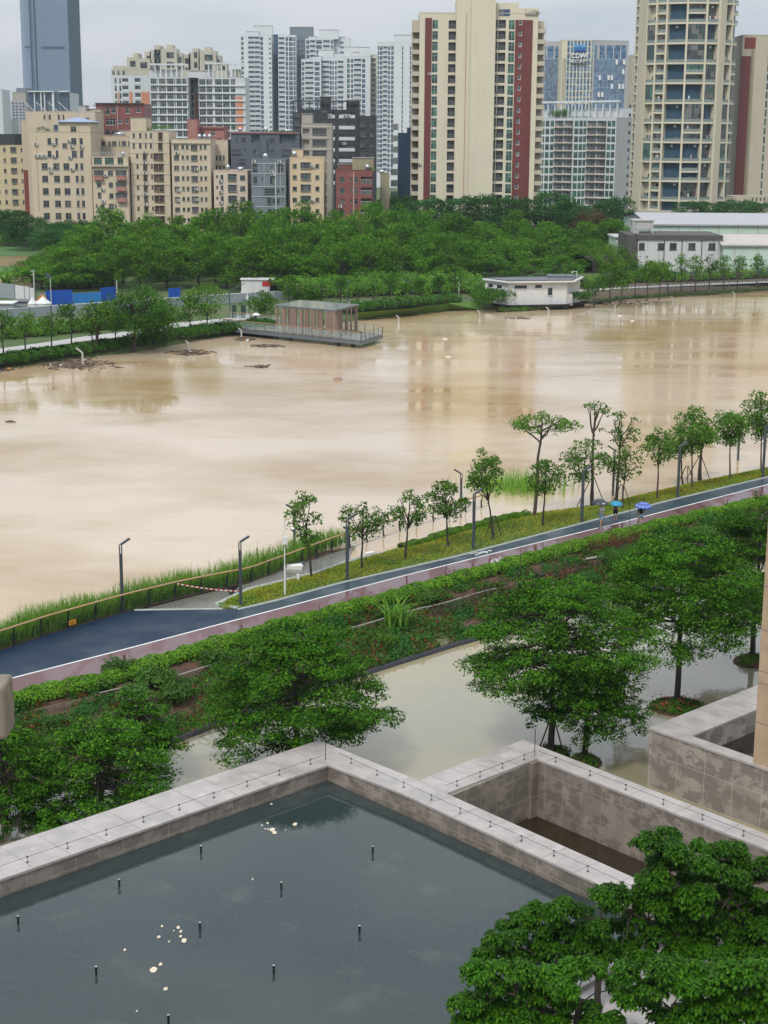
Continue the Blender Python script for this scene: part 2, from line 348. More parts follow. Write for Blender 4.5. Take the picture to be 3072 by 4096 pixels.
# 3. maroon track, white line, kerbs
st(strips('maroon_path', [W1, RM], [M['redpath']], 200))
def offs(L, d, dz=0):    # shift polyline sideways (+ toward the camera side)
    L = np.array(L); t = np.gradient(L[:, :2], axis=0); t /= np.linalg.norm(t, axis=1)[:, None]; o = L.copy(); o[:, 0] += t[:, 1]*d; o[:, 1] -= t[:, 0]*d; o[:, 2] += dz; return list(o)
W1r = resample(W1, 200)
st(strips('path_line_marking', [offs(W1r, -.07, .006), offs(W1r, .07, .006)], [M['whiteline']], 200, by='s'))
def ribbon(name, L, w, h, mat, n=150, base=-.3, parent=None):
    L = resample(L, n); a = np.array(offs(L, -w/2)); b = np.array(offs(L, w/2)); V = []
    for i in range(n):
        za = L[i, 2]
        V += [(a[i, 0], a[i, 1], za+base), (a[i, 0], a[i, 1], za+h), (b[i, 0], b[i, 1], za+h), (b[i, 0], b[i, 1], za+base)]
    Q = []
    for i in range(n-1):
        for k in range(3): Q.append((4*i+k, 4*i+k+1, 4*i+5+k, 4*i+4+k))
    Q += [(0, 3, 2, 1), (4*n-4, 4*n-3, 4*n-2, 4*n-1)]
    return link(name, np_mesh(name, V, Q, [mat]), parent)
kb = ribbon('kerb', offs(resample(KB, 150), -.09), .13, .06, M['kerb']); st(kb)
kb2 = ribbon('kerb', [xc+np.array([-.1, .15, 0])]+[OUT[0]]+list(OUT[1:5]), .34, .1, M['kerb']); st(kb2)
kb3 = ribbon('kerb', [edge[0]+np.array([.2, .22, 0]), edge[-1]+np.array([-.1, .2, 0])], .25, .012, M['kerb']); st(kb3)
kb4 = ribbon('kerb', offs(resample(RM, 200), .1), .12, .05, M['kerb']); st(kb4)
# 4. wet promenade between the fence and the grass, sinking under the flood
x1 = OUT[-1][0]
pv_out = [edge[0], edge[29]*1.0, OUT[0]+np.array([.0, .0, 0]), OUT[1], OUT[2], OUT[3], OUT[4]]
prom_in = [np.array([p[0], p[1], z]) for p, z in zip(OUT[1:5], (.36, .2, .0, -.15))]
A_ = seg(FB, P1[0], G(1524, 2160, 0)[0], 60); tt = np.linspace(0, 1, 60)
inn = resample([P1, edge[-1], OUT[0]-np.array([0, 0, .1]), *prom_in], 60)
A_ = resample(A_, 60); A_[:, 2] = np.minimum(A_[:, 2], .42)
A_[0] = P1; V = np.concatenate([A_, inn]); Q = [(i, 60+i, 61+i, i+1) for i in range(59)]
st(link('promenade', np_mesh('promenade', V, Q, [M['wetpave']])))
# 5. grass strip
t = np.linspace(OUT[0][0], x_b-.5, 200); g0 = sampx(OUT, t); g1 = sampx(offs(KB, -.2), t); g1[0] = g0[0]
gm = (g0*.55+g1*.45); gm[:, 2] = g1[:, 2]*.75+g0[:, 2]*.25+.12
gu = g0.copy(); gu[:, 1] += 1.0; gu[:, 0] -= .6; gu[:, 2] = -.5
g2 = g1.copy(); g2[:, 2] += .03; g2[:60, 2] += .0
tip = line([(955, 2440)], .5)[0]
V = np.concatenate([gu, g0+np.array([0, 0, .03]), gm, g2]); k = 200; Q = [(r*k+i, (r+1)*k+i, (r+1)*k+i+1, r*k+i+1) for r in range(3) for i in range(k-1)]
# tip triangle between plaza kerb and track kerb
a0 = len(V); V = np.concatenate([V, [g0[0]+np.array([0, 0, .03]), xc+np.array([0, .1, .03]), g1[1]+np.array([0, 0, .03]), g1[1]+np.array([0, 0, .031])]]); Q.append((a0, a0+1, a0+2, a0+3))
st(link('grass_strip', np_mesh('grass_strip', V, Q, [M['grass']])))
# 6. garden bank between track and flooded park
h0 = offs(resample(RM, 200), .18); h1 = [p+np.array([0, 0, -.05]) for p in offs(resample(RM, 200), 1.6)]
st(strips('garden_soil', [h0, h1, [p+np.array([0, 0, 0]) for p in GW]], [M['soil']], 240, jitter=.05))
gwl = [np.array([p[0], p[1], .0]) for p in GW]; low = []
st(strips('garden_lower_ground', [[p+np.array([.0, -.02, -.28]) for p in GW], [p*.5+q*.5+np.array([0, 0, -.2]) for p, q in zip(resample(GW, 60), resample(GK, 60))], [p+np.array([0, 0, -.02]) for p in GK]], [M['soil']], 240, jitter=.0))
# river and flood water: two sheets that meet under the maroon track
R0 = G(-250, 2800, 0); mid = [(W1[i]+RM[min(i, len(RM)-1)])/2 for i in range(len(W1))]
a = resample(W1, 2)[0]; b = resample(W1, 2)[1]; dr_ = (b-a)[:2]/np.linalg.norm((b-a)[:2]); nrm = np.array([dr_[1], -dr_[0]])
mm = (sampx(W1, np.array([0.]))[0]+sampx(RM, np.array([0.]))[0])/2
p0 = mm[:2]-dr_*600; p1 = mm[:2]+dr_*900
mb = MB(); mb.face([(p0[0], p0[1], 0), (p1[0], p1[1], 0), (900, 700, 0), (-1200, 700, 0)]); st(mb.build('river_water', M['river']))
mb = MB(); q0 = p0+nrm*.02; q1 = p1+nrm*.02; mb.face([(q1[0], q1[1], 0), (q0[0], q0[1], 0), (p0[0]+nrm[0]*500, p0[1]+nrm[1]*500, 0), (p1[0]+nrm[0]*500, p1[1]+nrm[1]*500, 0)]); st(mb.build('flood_water', M['flood']))
# ------------------------------------------------------------------ foreground stone terraces
def stone(name, col, wet_=.45, panel=(1.25, 1.25), rough=.45, face=False):
    m, nt, b = newmat(name); p = pos(nt); tcn = nt.nodes.new('ShaderNodeNewGeometry')
    rot = nt.nodes.new('ShaderNodeMapping'); rot.inputs['Rotation'].default_value = (0, 0, math.radians(-42.5)); nt.links.new(p, rot.inputs[0])
    n1 = noise(nt, p, .9, 6, .62); n2 = noise(nt, p, 12, 3)
    c = mixc(nt, n1, [x*.86 for x in col], [x*1.1 for x in col])
    if face:   # large slabs with pale seams, drips and damp blotches that stay within each slab
        sp = nt.nodes.new('ShaderNodeSeparateXYZ'); nt.links.new(rot.outputs[0], sp.inputs[0]); ad = nt.nodes.new('ShaderNodeMath'); nt.links.new(sp.outputs[0], ad.inputs[0]); nt.links.new(sp.outputs[1], ad.inputs[1])
        cb = nt.nodes.new('ShaderNodeCombineXYZ'); nt.links.new(ad.outputs[0], cb.inputs[0]); nt.links.new(sp.outputs[2], cb.inputs[1])
        br = nt.nodes.new('ShaderNodeTexBrick'); br.offset = 0; br.inputs['Scale'].default_value = 1; br.inputs['Brick Width'].default_value = panel[0]; br.inputs['Row Height'].default_value = panel[1]; br.inputs['Mortar Size'].default_value = .03; br.inputs['Mortar Smooth'].default_value = 1
        br.inputs['Color1'].default_value = C4([x*.62 for x in col]); br.inputs['Color2'].default_value = C4([x*1.05 for x in col]); br.inputs['Mortar'].default_value = C4([x*1.25 for x in col]); nt.links.new(cb.outputs[0], br.inputs['Vector'])
        c = mixc(nt, .6, c, br.outputs['Color'])
        wv = noise(nt, rot.outputs[0], 1.5, 6, .68, (.7, .7, 1.1) if panel[1] > 1 else (.45, .45, 3.4)); seam = mixc(nt, br.outputs['Fac'], [wet_]*3, [0, 0, 0])
        mk = nt.nodes.new('ShaderNodeMix'); mk.data_type = 'FLOAT'; nt.links.new(ramp(nt, wv, [(.47, 0), (.53, 1)]), mk.inputs[0]); mk.inputs[2].default_value = 0; nt.links.new(seam, mk.inputs[3])
        c = mixc(nt, mk.outputs[0], c, [x*.52 for x in col])
        dr = noise(nt, p, 2.2, 5, .62, (1, 1, .12)); c = mixc(nt, ramp(nt, dr, [(.5, 0), (.75, .4)]), c, [x*.5 for x in col])
    else:
        wv = noise(nt, p, .8, 6, .68); c = mixc(nt, ramp(nt, wv, [(.42, 0), (.62, wet_)]), c, [x*.66 for x in col])
        pale = noise(nt, p, 1.1, 5, .6); c = mixc(nt, ramp(nt, pale, [(.58, 0), (.7, .5)]), c, [min(.8, x*1.35) for x in col])
    nt.links.new(c, b.inputs['Base Color'])
    mr = nt.nodes.new('ShaderNodeMapRange'); mr.inputs[3].default_value = rough; mr.inputs[4].default_value = rough*.45; nt.links.new(wv, mr.inputs[0]); nt.links.new(mr.outputs[0], b.inputs['Roughness'])
    bump(nt, b, n2, .15, .01); return m
M['coping'] = stone('wet_granite_coping', (.415, .375, .35), .7)
M['stoneface'] = stone('granite_wall', (.29, .245, .205), .8, (1.02, 1.02, 1.28), .5, True)
M['tan'] = stone('tan_stone', (.46, .33, .22), .5, (1.2, 1.2), .5)
M['joint'] = simple('dark_joint', (.20, .18, .17), .8)
M['wire'] = simple('dark_steel', (.05, .05, .055), .4, .6)
M['black'] = simple('black_plastic', (.012, .012, .013), .35)
def poolmat():
    m, nt, b = newmat('pool_water'); p = pos(nt)
    n1 = noise(nt, p, .16, 5, .6); n2 = noise(nt, p, .45, 6, .65)
    c = mixc(nt, ramp(nt, n1, [(.3, 0), (.7, 1)]), (.018, .031, .031), (.032, .043, .042))
    c = mixc(nt, ramp(nt, n2, [(.57, 0), (.74, .4)]), c, (.11, .11, .09))
    c = mixc(nt, ramp(nt, noise(nt, p, 7, 4), [(.45, 0), (.8, .35)]), c, (.05, .06, .07))
    nt.links.new(c, b.inputs['Base Color']); b.inputs['Roughness'].default_value = .04; b.inputs['IOR'].default_value = 1.45
    h = noise(nt, p, 2.2, 3); bump(nt, b, h, .05, .05); return m
M['pool'] = poolmat()
M['darkwater'] = water('court_water', (.012, .010, .007), (.03, .02, .011), .05, .03, .05, 1.33, 6)
ZT = 2.6
def g2(x, y, z=ZT): return G(x, y, z)[:2]
P0 = g2(1275, 2962); dL = np.array([math.cos(math.radians(-136.1)), math.sin(math.radians(-136.1))]); dR = np.array([math.cos(math.radians(-48.6)), math.sin(math.radians(-48.6))])
I0 = g2(1312, 3058)
PR = g2(1675, 3125)                       # where the second terrace meets the pool wall
I1 = g2(1600, 3168); I2 = g2(2452, 3561); dA = (I2-I1)/np.linalg.norm(I2-I1)
C1 = g2(1786, 3177); C2 = g2(2532, 3512); dC = (C2-C1)/np.linalg.norm(C2-C1)
B0 = g2(2092, 2961); Bi = g2(2146, 3033); B1o = g2(2597, 3153); dB = np.array([math.cos(math.radians(-48.7)), math.sin(math.radians(-48.7))])
Lo = P0+dL*40; Li = I0+dL*40
Aend_i = I2+dA*22; Aend_o = C2+dC*22; Bend_o = B0+dB*34; Bend_i = Bi+dB*34
def coping_joints(mb, a, b, a2, b2, step, z):   # thin joint strips across a coping between edge a-b and edge a2-b2
    L = np.linalg.norm(b-a); d = (b-a)/L; nrm_ = (a2-a)-d*((a2-a)@d); Wd = np.linalg.norm(nrm_); nrm_ = nrm_/Wd
    k = int(L/step)
    for i in range(1, k+1):
        q = a+d*(i*step); q2 = q+nrm_*Wd
        mb.face([(*(q-d*.008), z), (*(q+d*.008), z), (*(q2+d*.008), z), (*(q2-d*.008), z)])
lift = .015
T1 = thing('terrace', 'roof terrace of grey stone with a broad pool, closest to the viewer', 'terrace', (P0[0], P0[1], 0))
mb = MB(); o3 = lambda p: (p[0]-P0[0], p[1]-P0[1])
mb.prism([o3(P0), o3(Lo), o3(Li), o3(I0)], -.5, ZT-.09); mb.prism([o3(P0), o3(I0), o3(I1), o3(Aend_i), o3(Aend_o), o3(C1), o3(PR)], -.5, ZT-.092)
mb.prism([o3(I0+np.array([0, -.02])), o3(Li), o3(Li+dR*60), o3(Aend_i+dA*2), o3(Aend_i)], -.5, 1.2)
mb.build('wall', M['stoneface'], T1)
def outset(poly, k):
    c = np.mean(poly, 0); return [p+(p-c)/np.linalg.norm(p-c)*k for p in poly]
mb = MB(); mb.prism([o3(P0+np.array([0, .05])), o3(Lo+np.array([-.03, .03])), o3(Li+np.array([.03, -.03])), o3(I0+np.array([0, -.05]))], ZT-.09, ZT)
mb.prism([o3(P0+np.array([.0, .05])), o3(I0+np.array([0, -.05])), o3(I1+np.array([-.03, -.03])), o3(Aend_i+np.array([-.03, -.03])), o3(Aend_o+np.array([.03, .03])), o3(C1+np.array([.03, .03])), o3(PR+np.array([.03, .03]))], ZT-.092, ZT+.003)
cp = mb.build('coping', M['coping'], T1)
mb = MB(); jr = np.array([(Li-I0)[0], (Li-I0)[1]])
coping_joints(mb, np.array(o3(P0)), np.array(o3(Lo)), np.array(o3(I0)), None, 1.5, ZT+.006)
coping_joints(mb, np.array(o3(I1)), np.array(o3(Aend_i)), np.array(o3(C1)), None, 1.5, ZT+.009)
mb.build('joint', M['joint'], cp)['kind'] = 'stuff'
E0 = g2(2350, 3920, 1.95); kk = np.linalg.solve(np.array([dL, -dA]).T, I2-E0); E1 = E0+dL*kk[0]      # near right rim of the pool meets the wall
mb = MB(); q = [I0, Li, E1+dL*60, E1]; mb.face([(*o3(p), 1.92) for p in q]); mb.build('pool_water', M['pool'], T1)
mb = MB(); mb.prism([o3(E1+dA*.003), o3(E1+dL*60), o3(E1+dL*60+dA*.3), o3(E1+dA*.3)], 1.2, 2.1); mb.build('rim', M['coping'], T1)
mb = MB(); mb.prism([o3(E1+dA*.3), o3(E1+dL*60+dA*.3), o3(E1+dL*60+dA*30), o3(E1+dA*30)], 1.2, 1.96); mb.build('paving', wet('pale_wet_yard', (.42, .38, .36), .4, .1, .4), T1)
# second terrace: sunken court
T2 = thing('terrace', 'narrow sunken court of wet stone walls right of the roof pool', 'terrace', (B0[0], B0[1], 0))
o3 = lambda p: (p[0]-B0[0], p[1]-B0[1])
PRi = C1-dC*.0; li_end = g2(1784, 3174)
mb = MB(); mb.prism([o3(B0), o3(PR+dR*.0), o3(PR+dC*1.72), o3(Bi)], -.5, ZT-.09); mb.prism([o3(B0), o3(Bi), o3(Bend_i), o3(Bend_o)], -.5, ZT-.093)
mb.build('wall', M['stoneface'], T2)
mb = MB(); mb.prism([o3(B0+np.array([0, .05])), o3(PR+np.array([0.02, .1])), o3(li_end), o3(Bi+np.array([0, -.04]))], ZT-.09, ZT-.0)
mb.prism([o3(B0+np.array([0, .05])), o3(Bi+np.array([0, -.04])), o3(Bend_i), o3(Bend_o)], ZT-.093, ZT+.004)
cp = mb.build('coping', M['coping'], T2)
mb = MB(); coping_joints(mb, np.array(o3(B0)), np.array(o3(PR)), np.array(o3(Bi)), None, 1.1, ZT+.007)
coping_joints(mb, np.array(o3(B0)), np.array(o3(Bend_o)), np.array(o3(Bi)), None, 2.2, ZT+.011); mb.build('joint', M['joint'], cp)['kind'] = 'stuff'
mb = MB(); mb.face([(*o3(p), .12) for p in (Bi, PR+dC*1.2, Aend_o, Bend_i)]); mb.build('court_water', M['darkwater'], T2)
mb = MB()     # corner pilaster in the court
c = np.array(o3(Bi)); e1 = dL; e2 = dB
qd = [c+e1*.0+e2*.0, c+e1*.42, c+e1*.42+e2*.12, c+e2*.12]; mb.prism([(x[0], x[1]) for x in qd], .1, ZT-.1); mb.build('pilaster', M['stoneface'], T2)
# third terrace block
K0 = g2(2599, 2911); Ki = g2(2768, 2944); KL = g2(3031, 2742); dKL = (KL-K0)/np.linalg.norm(KL-K0); dKR = dB; e_k = dKL
T3 = thing('terrace', 'square stone terrace with water-stained side beside the tan pillar', 'terrace', (K0[0], K0[1], 0))
o3 = lambda p: (p[0]-K0[0], p[1]-K0[1])
KLe = K0+dKL*16; KRe = K0+dKR*24; Kle = Ki+dKL*14; Kre = Ki+dKR*22
mb = MB(); mb.prism([o3(K0), o3(Ki), o3(Kle), o3(KLe)], -.5, ZT-.09); mb.prism([o3(K0), o3(KRe), o3(Kre), o3(Ki)], -.5, ZT-.093)
mb.build('wall', stone('stained_granite_wall', (.38, .33, .29), .95, (1.45, 1.45, .85), .5, True), T3)
mb = MB(); nL = np.array([-.03, .03]); mb.prism([o3(K0+np.array([-.06, 0])), o3(Ki), o3(Kle), o3(KLe+nL)], ZT-.09, ZT); mb.prism([o3(K0+np.array([-.06, 0])), o3(KRe+np.array([-.03, -.03])), o3(Kre), o3(Ki)], ZT-.093, ZT+.004)
cp = mb.build('coping', M['coping'], T3)
mb = MB(); coping_joints(mb, np.array(o3(K0)), np.array(o3(KLe)), np.array(o3(Ki)), None, 1.15, ZT+.007); coping_joints(mb, np.array(o3(K0)), np.array(o3(KRe)), np.array(o3(Ki)), None, 1.5, ZT+.011); mb.build('joint', M['joint'], cp)['kind'] = 'stuff'
mb = MB(); kf = Kre+dKL*11.6; mb.face([(*o3(p), 1.6) for p in (Ki, Kre, kf, Kle)]); mb.build('court_water', M['darkwater'], T3)
mb = MB(); mb.prism([o3(p) for p in (Kle, kf, kf+dKL*1.6, Kle+dKL*1.6)], -.5, ZT-.02); mb.prism([o3(p) for p in (Kre, Kre+dKR*1.6, kf+dKR*1.6+dKL*1.6, kf+dKL*1.6)], -.5, ZT-.025); mb.build('outer_wall', M['stoneface'], T3)
# tan pillar standing on the third terrace
q0 = g2(3012, 3052); q1 = q0+dKR*3.2; q2 = q1+dKL*2.6; q3 = q0+dKL*2.6
PL = thing('stone_pillar', 'tall tan stone pillar rising at the right edge of the view', 'pillar', (q0[0], q0[1], ZT)); o3 = lambda p: (p[0]-q0[0], p[1]-q0[1])
mb = MB(); mb.prism([o3(p) for p in (q0, q1, q2, q3)], .005, 27); mb.build('shaft', M['tan'], PL)
mb = MB()
for z in (1.75, 3.4, 3.9, 5.6, 7.4, 9.2, 11, 12.8, 14.6): mb.prism([o3(p) for p in outset([q0, q1, q2, q3], .012)], z, z+.03)
mb.build('panel_joint', M['joint'], PL)['kind'] = 'stuff'
# rough stone pier top at the left edge (near)
c = D(-6, 2722, 34); mb = MB(); mb.smooth = True
prof = [(-.05, 0), (.0, 0)]
L_, H_ = .62, 1.22
import bmesh
bm = bmesh.new(); bmesh.ops.create_cube(bm, size=1)
for v in bm.verts: v.co = Vector((v.co.x*.72, v.co.y*.9, v.co.z*1.28-.62))
bmesh.ops.bevel(bm, geom=list(bm.edges), offset=.13, segments=4, affect='EDGES', profile=.6)
bmesh.ops.subdivide_edges(bm, edges=[e for e in bm.edges if e.calc_length() > .2], cuts=6, use_grid_fill=True)
rr = random.Random(4)
for v in bm.verts: v.co += Vector((rr.uniform(-.008, .008),)*3)
me = bpy.data.meshes.new('stone_pier'); bm.to_mesh(me); bm.free(); me.materials.append(stone('rough_stone', (.20, .165, .12), .4, (1, 1), .8))
for pl in me.polygons: pl.use_smooth = True
o = link('stone_beam', me, None, (c[0]-.13, c[1], c[2])); tag(o, 'rough rounded end of a stone beam at the left edge', 'beam')
mb = MB(); mb.box(-3.2, -.25, -.38, .38, -1.18, -.1); mb.build('beam', me.materials[0], o)
# lightning rail along the copings
def light_rail(label, a, b, n, z=ZT, mast=False):
    t = thing('lightning_conductor', label, 'lightning conductor', (a[0], a[1], z), group='lightning conductor wires on the stone copings')
    d = np.array(b)-np.array(a); mb = MB(); mb.bar((0, 0, .2), (d[0], d[1], .2), .011); mb.build('wire', M['wire'], t)
    proto = None
    for i in range(n):
        f = (i+.5)/n
        if proto is None:
            mb = MB(); mb.bar((0, 0, 0), (0, 0, .21), .016); mb.box(-.04, .04, -.04, .04, 0, .015); mb.box(-.035, .035, -.035, .035, .19, .22); proto = mb.mesh('post', M['wire'])
        link('post', proto, t, (d[0]*f, d[1]*f, 0))
    if mast:
        mb = MB(); mb.tube([(0, 0, 0), (0, 0, 1.15)], .016, 6); mb.build('rod', M['wire'], t)
mA = (P0*.35+I0*.65)
def mixp(o, i, f): return o*(1-f)+i*f
nLn = (I0-P0)-dL*((I0-P0)@dL)
light_rail('wire on posts along the left coping of the roof pool', I0-nLn*.22+dL*-.3, I0-nLn*.22+dL*24, 15, mast=True)
light_rail('wire on posts along the coping between roof pool and sunken court', I0*.8+P0*.2+np.array([.5, .2]), I0*.8+P0*.2+np.array([.5, .2])+dA*19, 12)
light_rail('wire on posts along the short left coping of the sunken court', Bi+np.array([-.05, .28]), li_end+np.array([-.02, .3]), 4, mast=True)
light_rail('wire on posts along the far coping of the sunken court', Bi+np.array([.12, .28]), Bi+np.array([.12, .28])+dB*22, 12)
# pool spouts and floating scraps
for (x, y), wh in zip([(804, 3410), (1491, 3412), (477, 3545), (1125, 3557), (73, 3693), (800, 3719), (1438, 3732), (385, 3897), (1095, 3892), (674, 4092)],
    ['farthest left one', 'farthest right one', 'left one of the second row', 'right one of the second row', 'beside the left edge of the view', 'middle one of the third row', 'right one of the third row', 'left one of the fourth row', 'right one of the fourth row', 'nearest one at the bottom edge']):
    g = G(x, y, 1.93); mb = MB(); mb.lathe([(.0, -.02), (.036, -.02), (.036, .2), (.05, .205), (.05, .25), (0, .25)], 10)
    o = mb.build('pool_spout', M['black'], None, g); tag(o, 'black spout in the roof pool, '+wh, 'spout', 'black spouts standing in the roof pool')
    mb = MB(); mb.lathe([(.0, .252), (.042, .252), (.042, .268), (0, .27)], 10); mb.build('cap', simple('grey_cap', (.35, .36, .35), .5) if 'capm' not in M else M['capm'], o)
    M['capm'] = o.children[0].data.materials[0] if o.children else None
M['scrap'] = simple('pale_scrap', (.62, .52, .40), .7)
def scraps(desc, pts, lab, rr=random.Random(7)):
    for (x, y, s), lb in zip(pts, lab):
        g = G(x, y, 1.925); k = s*pxm(g); mb = MB(); n = rr.randint(5, 7); a0 = rr.random()*6
        mb.prism([(k*.6*rr.uniform(.6, 1.1)*math.cos(a0+2*PI*i/n), 1.7*k*.6*rr.uniform(.6, 1.1)*math.sin(a0+2*PI*i/n)) for i in range(n)], 0, .012)
        tag(mb.build('floating_scrap', M['scrap'], None, g), 'pale scrap on pool, '+lb, 'scrap', 'pale scraps floating on the roof pool')
scraps('far corner group', [(1085, 3217, 10), (1048, 3302, 8), (1070, 3293, 10), (1060, 3316, 7), (1180, 3298, 20), (1090, 3318, 22), (1098, 3330, 20), (1142, 3321, 6), (1072, 3318, 8)],
    ['lone speck nearest the far corner', 'small, leftmost of the far group', 'small, topmost of the far group', 'tiny, lower left of the far group', 'large, right of the far group', 'large, centre of the far group', 'large, nearest of the far group', 'tiny, between the two large far ones', 'tiny, left beside the large far pair'])
scraps('left middle group', [(648, 3705, 12), (713, 3711, 14), (724, 3726, 12), (636, 3748, 12), (722, 3746, 10), (738, 3762, 22), (677, 3767, 8), (695, 3724, 6)],
    ['small, top left of the left middle group', 'small, top right of the left middle group', 'second from the top right of the left middle group', 'leftmost of the left middle group', 'small, just above the largest of the left middle group', 'largest of the left middle group', 'tiny, lowest of the left middle group', 'tiny, in the centre of the left middle group'])
scraps('nearest scraps', [(642, 3857, 14), (615, 3878, 26), (662, 3957, 18), (548, 4045, 8), (498, 3800, 10), (1010, 3518, 8)],
    ['upper one of a close pair low in the view', 'large, lower one of a close pair low in the view', 'alone below the close pair', 'tiny, nearest to the bottom of the view', 'alone, left of the close pair', 'alone, by the second row of spouts'])
# ------------------------------------------------------------------ vegetation
M['bark'] = simple('bark', (.07, .055, .04), .9, var=.35, scale=4)
M['barkdark'] = simple('wet_bark', (.035, .027, .02), .7, var=.35, scale=4)
M['leaf_near'] = leafm('leaf_fresh', (.08, .20, .022), (.045, .135, .013), (.20, .32, .04), .6, .3, .55, .15)
M['leaf_park'] = leafm('leaf_deep', (.011, .058, .004), (.042, .145, .008), (.17, .35, .026), .45, .15, .55, .12)
M['leaf_fg'] = leafm('leaf_big', (.010, .045, .003), (.028, .105, .004), (.10, .24, .012), .9, .25, .4, .25)
M['leaf_wood'] = leafm('leaf_wood', (.02, .095, .007), (.075, .215, .014), (.25, .44, .04), .12, .25, .7, .08)
M['leaf_dark'] = leafm('leaf_wood_dark', (.022, .09, .02), (.04, .13, .025), (.07, .17, .03), .12, .25, .7, .08)
M['leaf_rust'] = leafm('leaf_rust', (.09, .05, .02), (.12, .05, .025), (.10, .10, .03), .2, .2, .7, .2)
M['leaf_bank'] = leafm('leaf_bank', (.05, .16, .015), (.10, .23, .025), (.19, .33, .045), .3, .25, .6, .1)
M['leaf_hedge'] = leafm('leaf_hedge', (.12, .27, .022), (.055, .17, .014), (.24, .38, .04), .8, .3, .6, .1)
def rnd_dirs(rg, n):
    v = rg.normal(size=(n, 3)); return v/np.linalg.norm(v, axis=1)[:, None]
def cards(rg, P, N, size, asp=.5, svar=.35, droop=0.):
    """rhombic leaf faces at points P facing N, bent along their midrib"""
    n = len(P); N = N/(np.linalg.norm(N, axis=1)[:, None]+1e-9)
    t = np.cross(N, rnd_dirs(rg, n)); t /= np.linalg.norm(t, axis=1)[:, None]+1e-9; t[:, 2] -= droop; t /= np.linalg.norm(t, axis=1)[:, None]
    b = np.cross(N, t); b /= np.linalg.norm(b, axis=1)[:, None]+1e-9
    s = size*(1+rg.uniform(-svar, svar, n))[:, None]
    k = rg.uniform(-.25, .1, n)[:, None]
    V = np.stack([P-t*s*.5, P+b*s*asp*.5+N*s*k, P+t*s*.5, P-b*s*asp*.5+N*s*k], 1).reshape(-1, 3)
    Q = np.arange(4*n).reshape(n, 4); return V, Q
def clump_pts(rg, c, r, n, flat=.7, shell=.55, under=.35):
    d = rnd_dirs(rg, int(n*1.6)); keep = (d[:, 2] > -.15) | (rg.random(len(d)) < under); d = d[keep][:n]
    rad = r*(shell+(1-shell)*rg.random(len(d))**.6)[:, None]; lump = 1+.22*np.sin(d[:, :1]*7+c[0]*3)*np.cos(d[:, 1:2]*6+c[1]*5)
    p = d*rad*lump; p[:, 2] *= flat
    return p+np.array(c), d
def crown_mesh(name, rg, clumps, dens, size, mat, asp=.5, flat=.7, up=.5, rnd=.7, droop=0, shell=.55, under=.35):
    PP = []; NN = []
    for c in clumps:
        p, d = clump_pts(rg, c[:3], c[3], max(6, int(dens*c[3]**2)), c[4] if len(c) > 4 else flat, shell, under)
        PP.append(p); NN.append(d)
    P_ = np.concatenate(PP); N_ = np.concatenate(NN); n = len(P_)
    N_ = N_*.6+np.array([0, 0, up])+rnd_dirs(rg, n)*rnd
    V, Q = cards(rg, P_, N_, size, asp, droop=droop); return np_mesh(name, V, Q, [mat])
def limb(mb, rg, a, b, r0, r1, sag=.0, wob=.08, n=5, sides=6):
    a = np.array(a, float); b = np.array(b, float); L = np.linalg.norm(b-a); pts = []
    for i in range(n+1):
        t = i/n; q = a+(b-a)*t+np.array([0, 0, sag*L*math.sin(PI*t)])
        if 0 < i < n: q = q+rg.uniform(-1, 1, 3)*wob*L*.35
        pts.append(q)
    mb.tube(pts, [r0+(r1-r0)*(i/n) for i in range(n+1)], sides); return pts
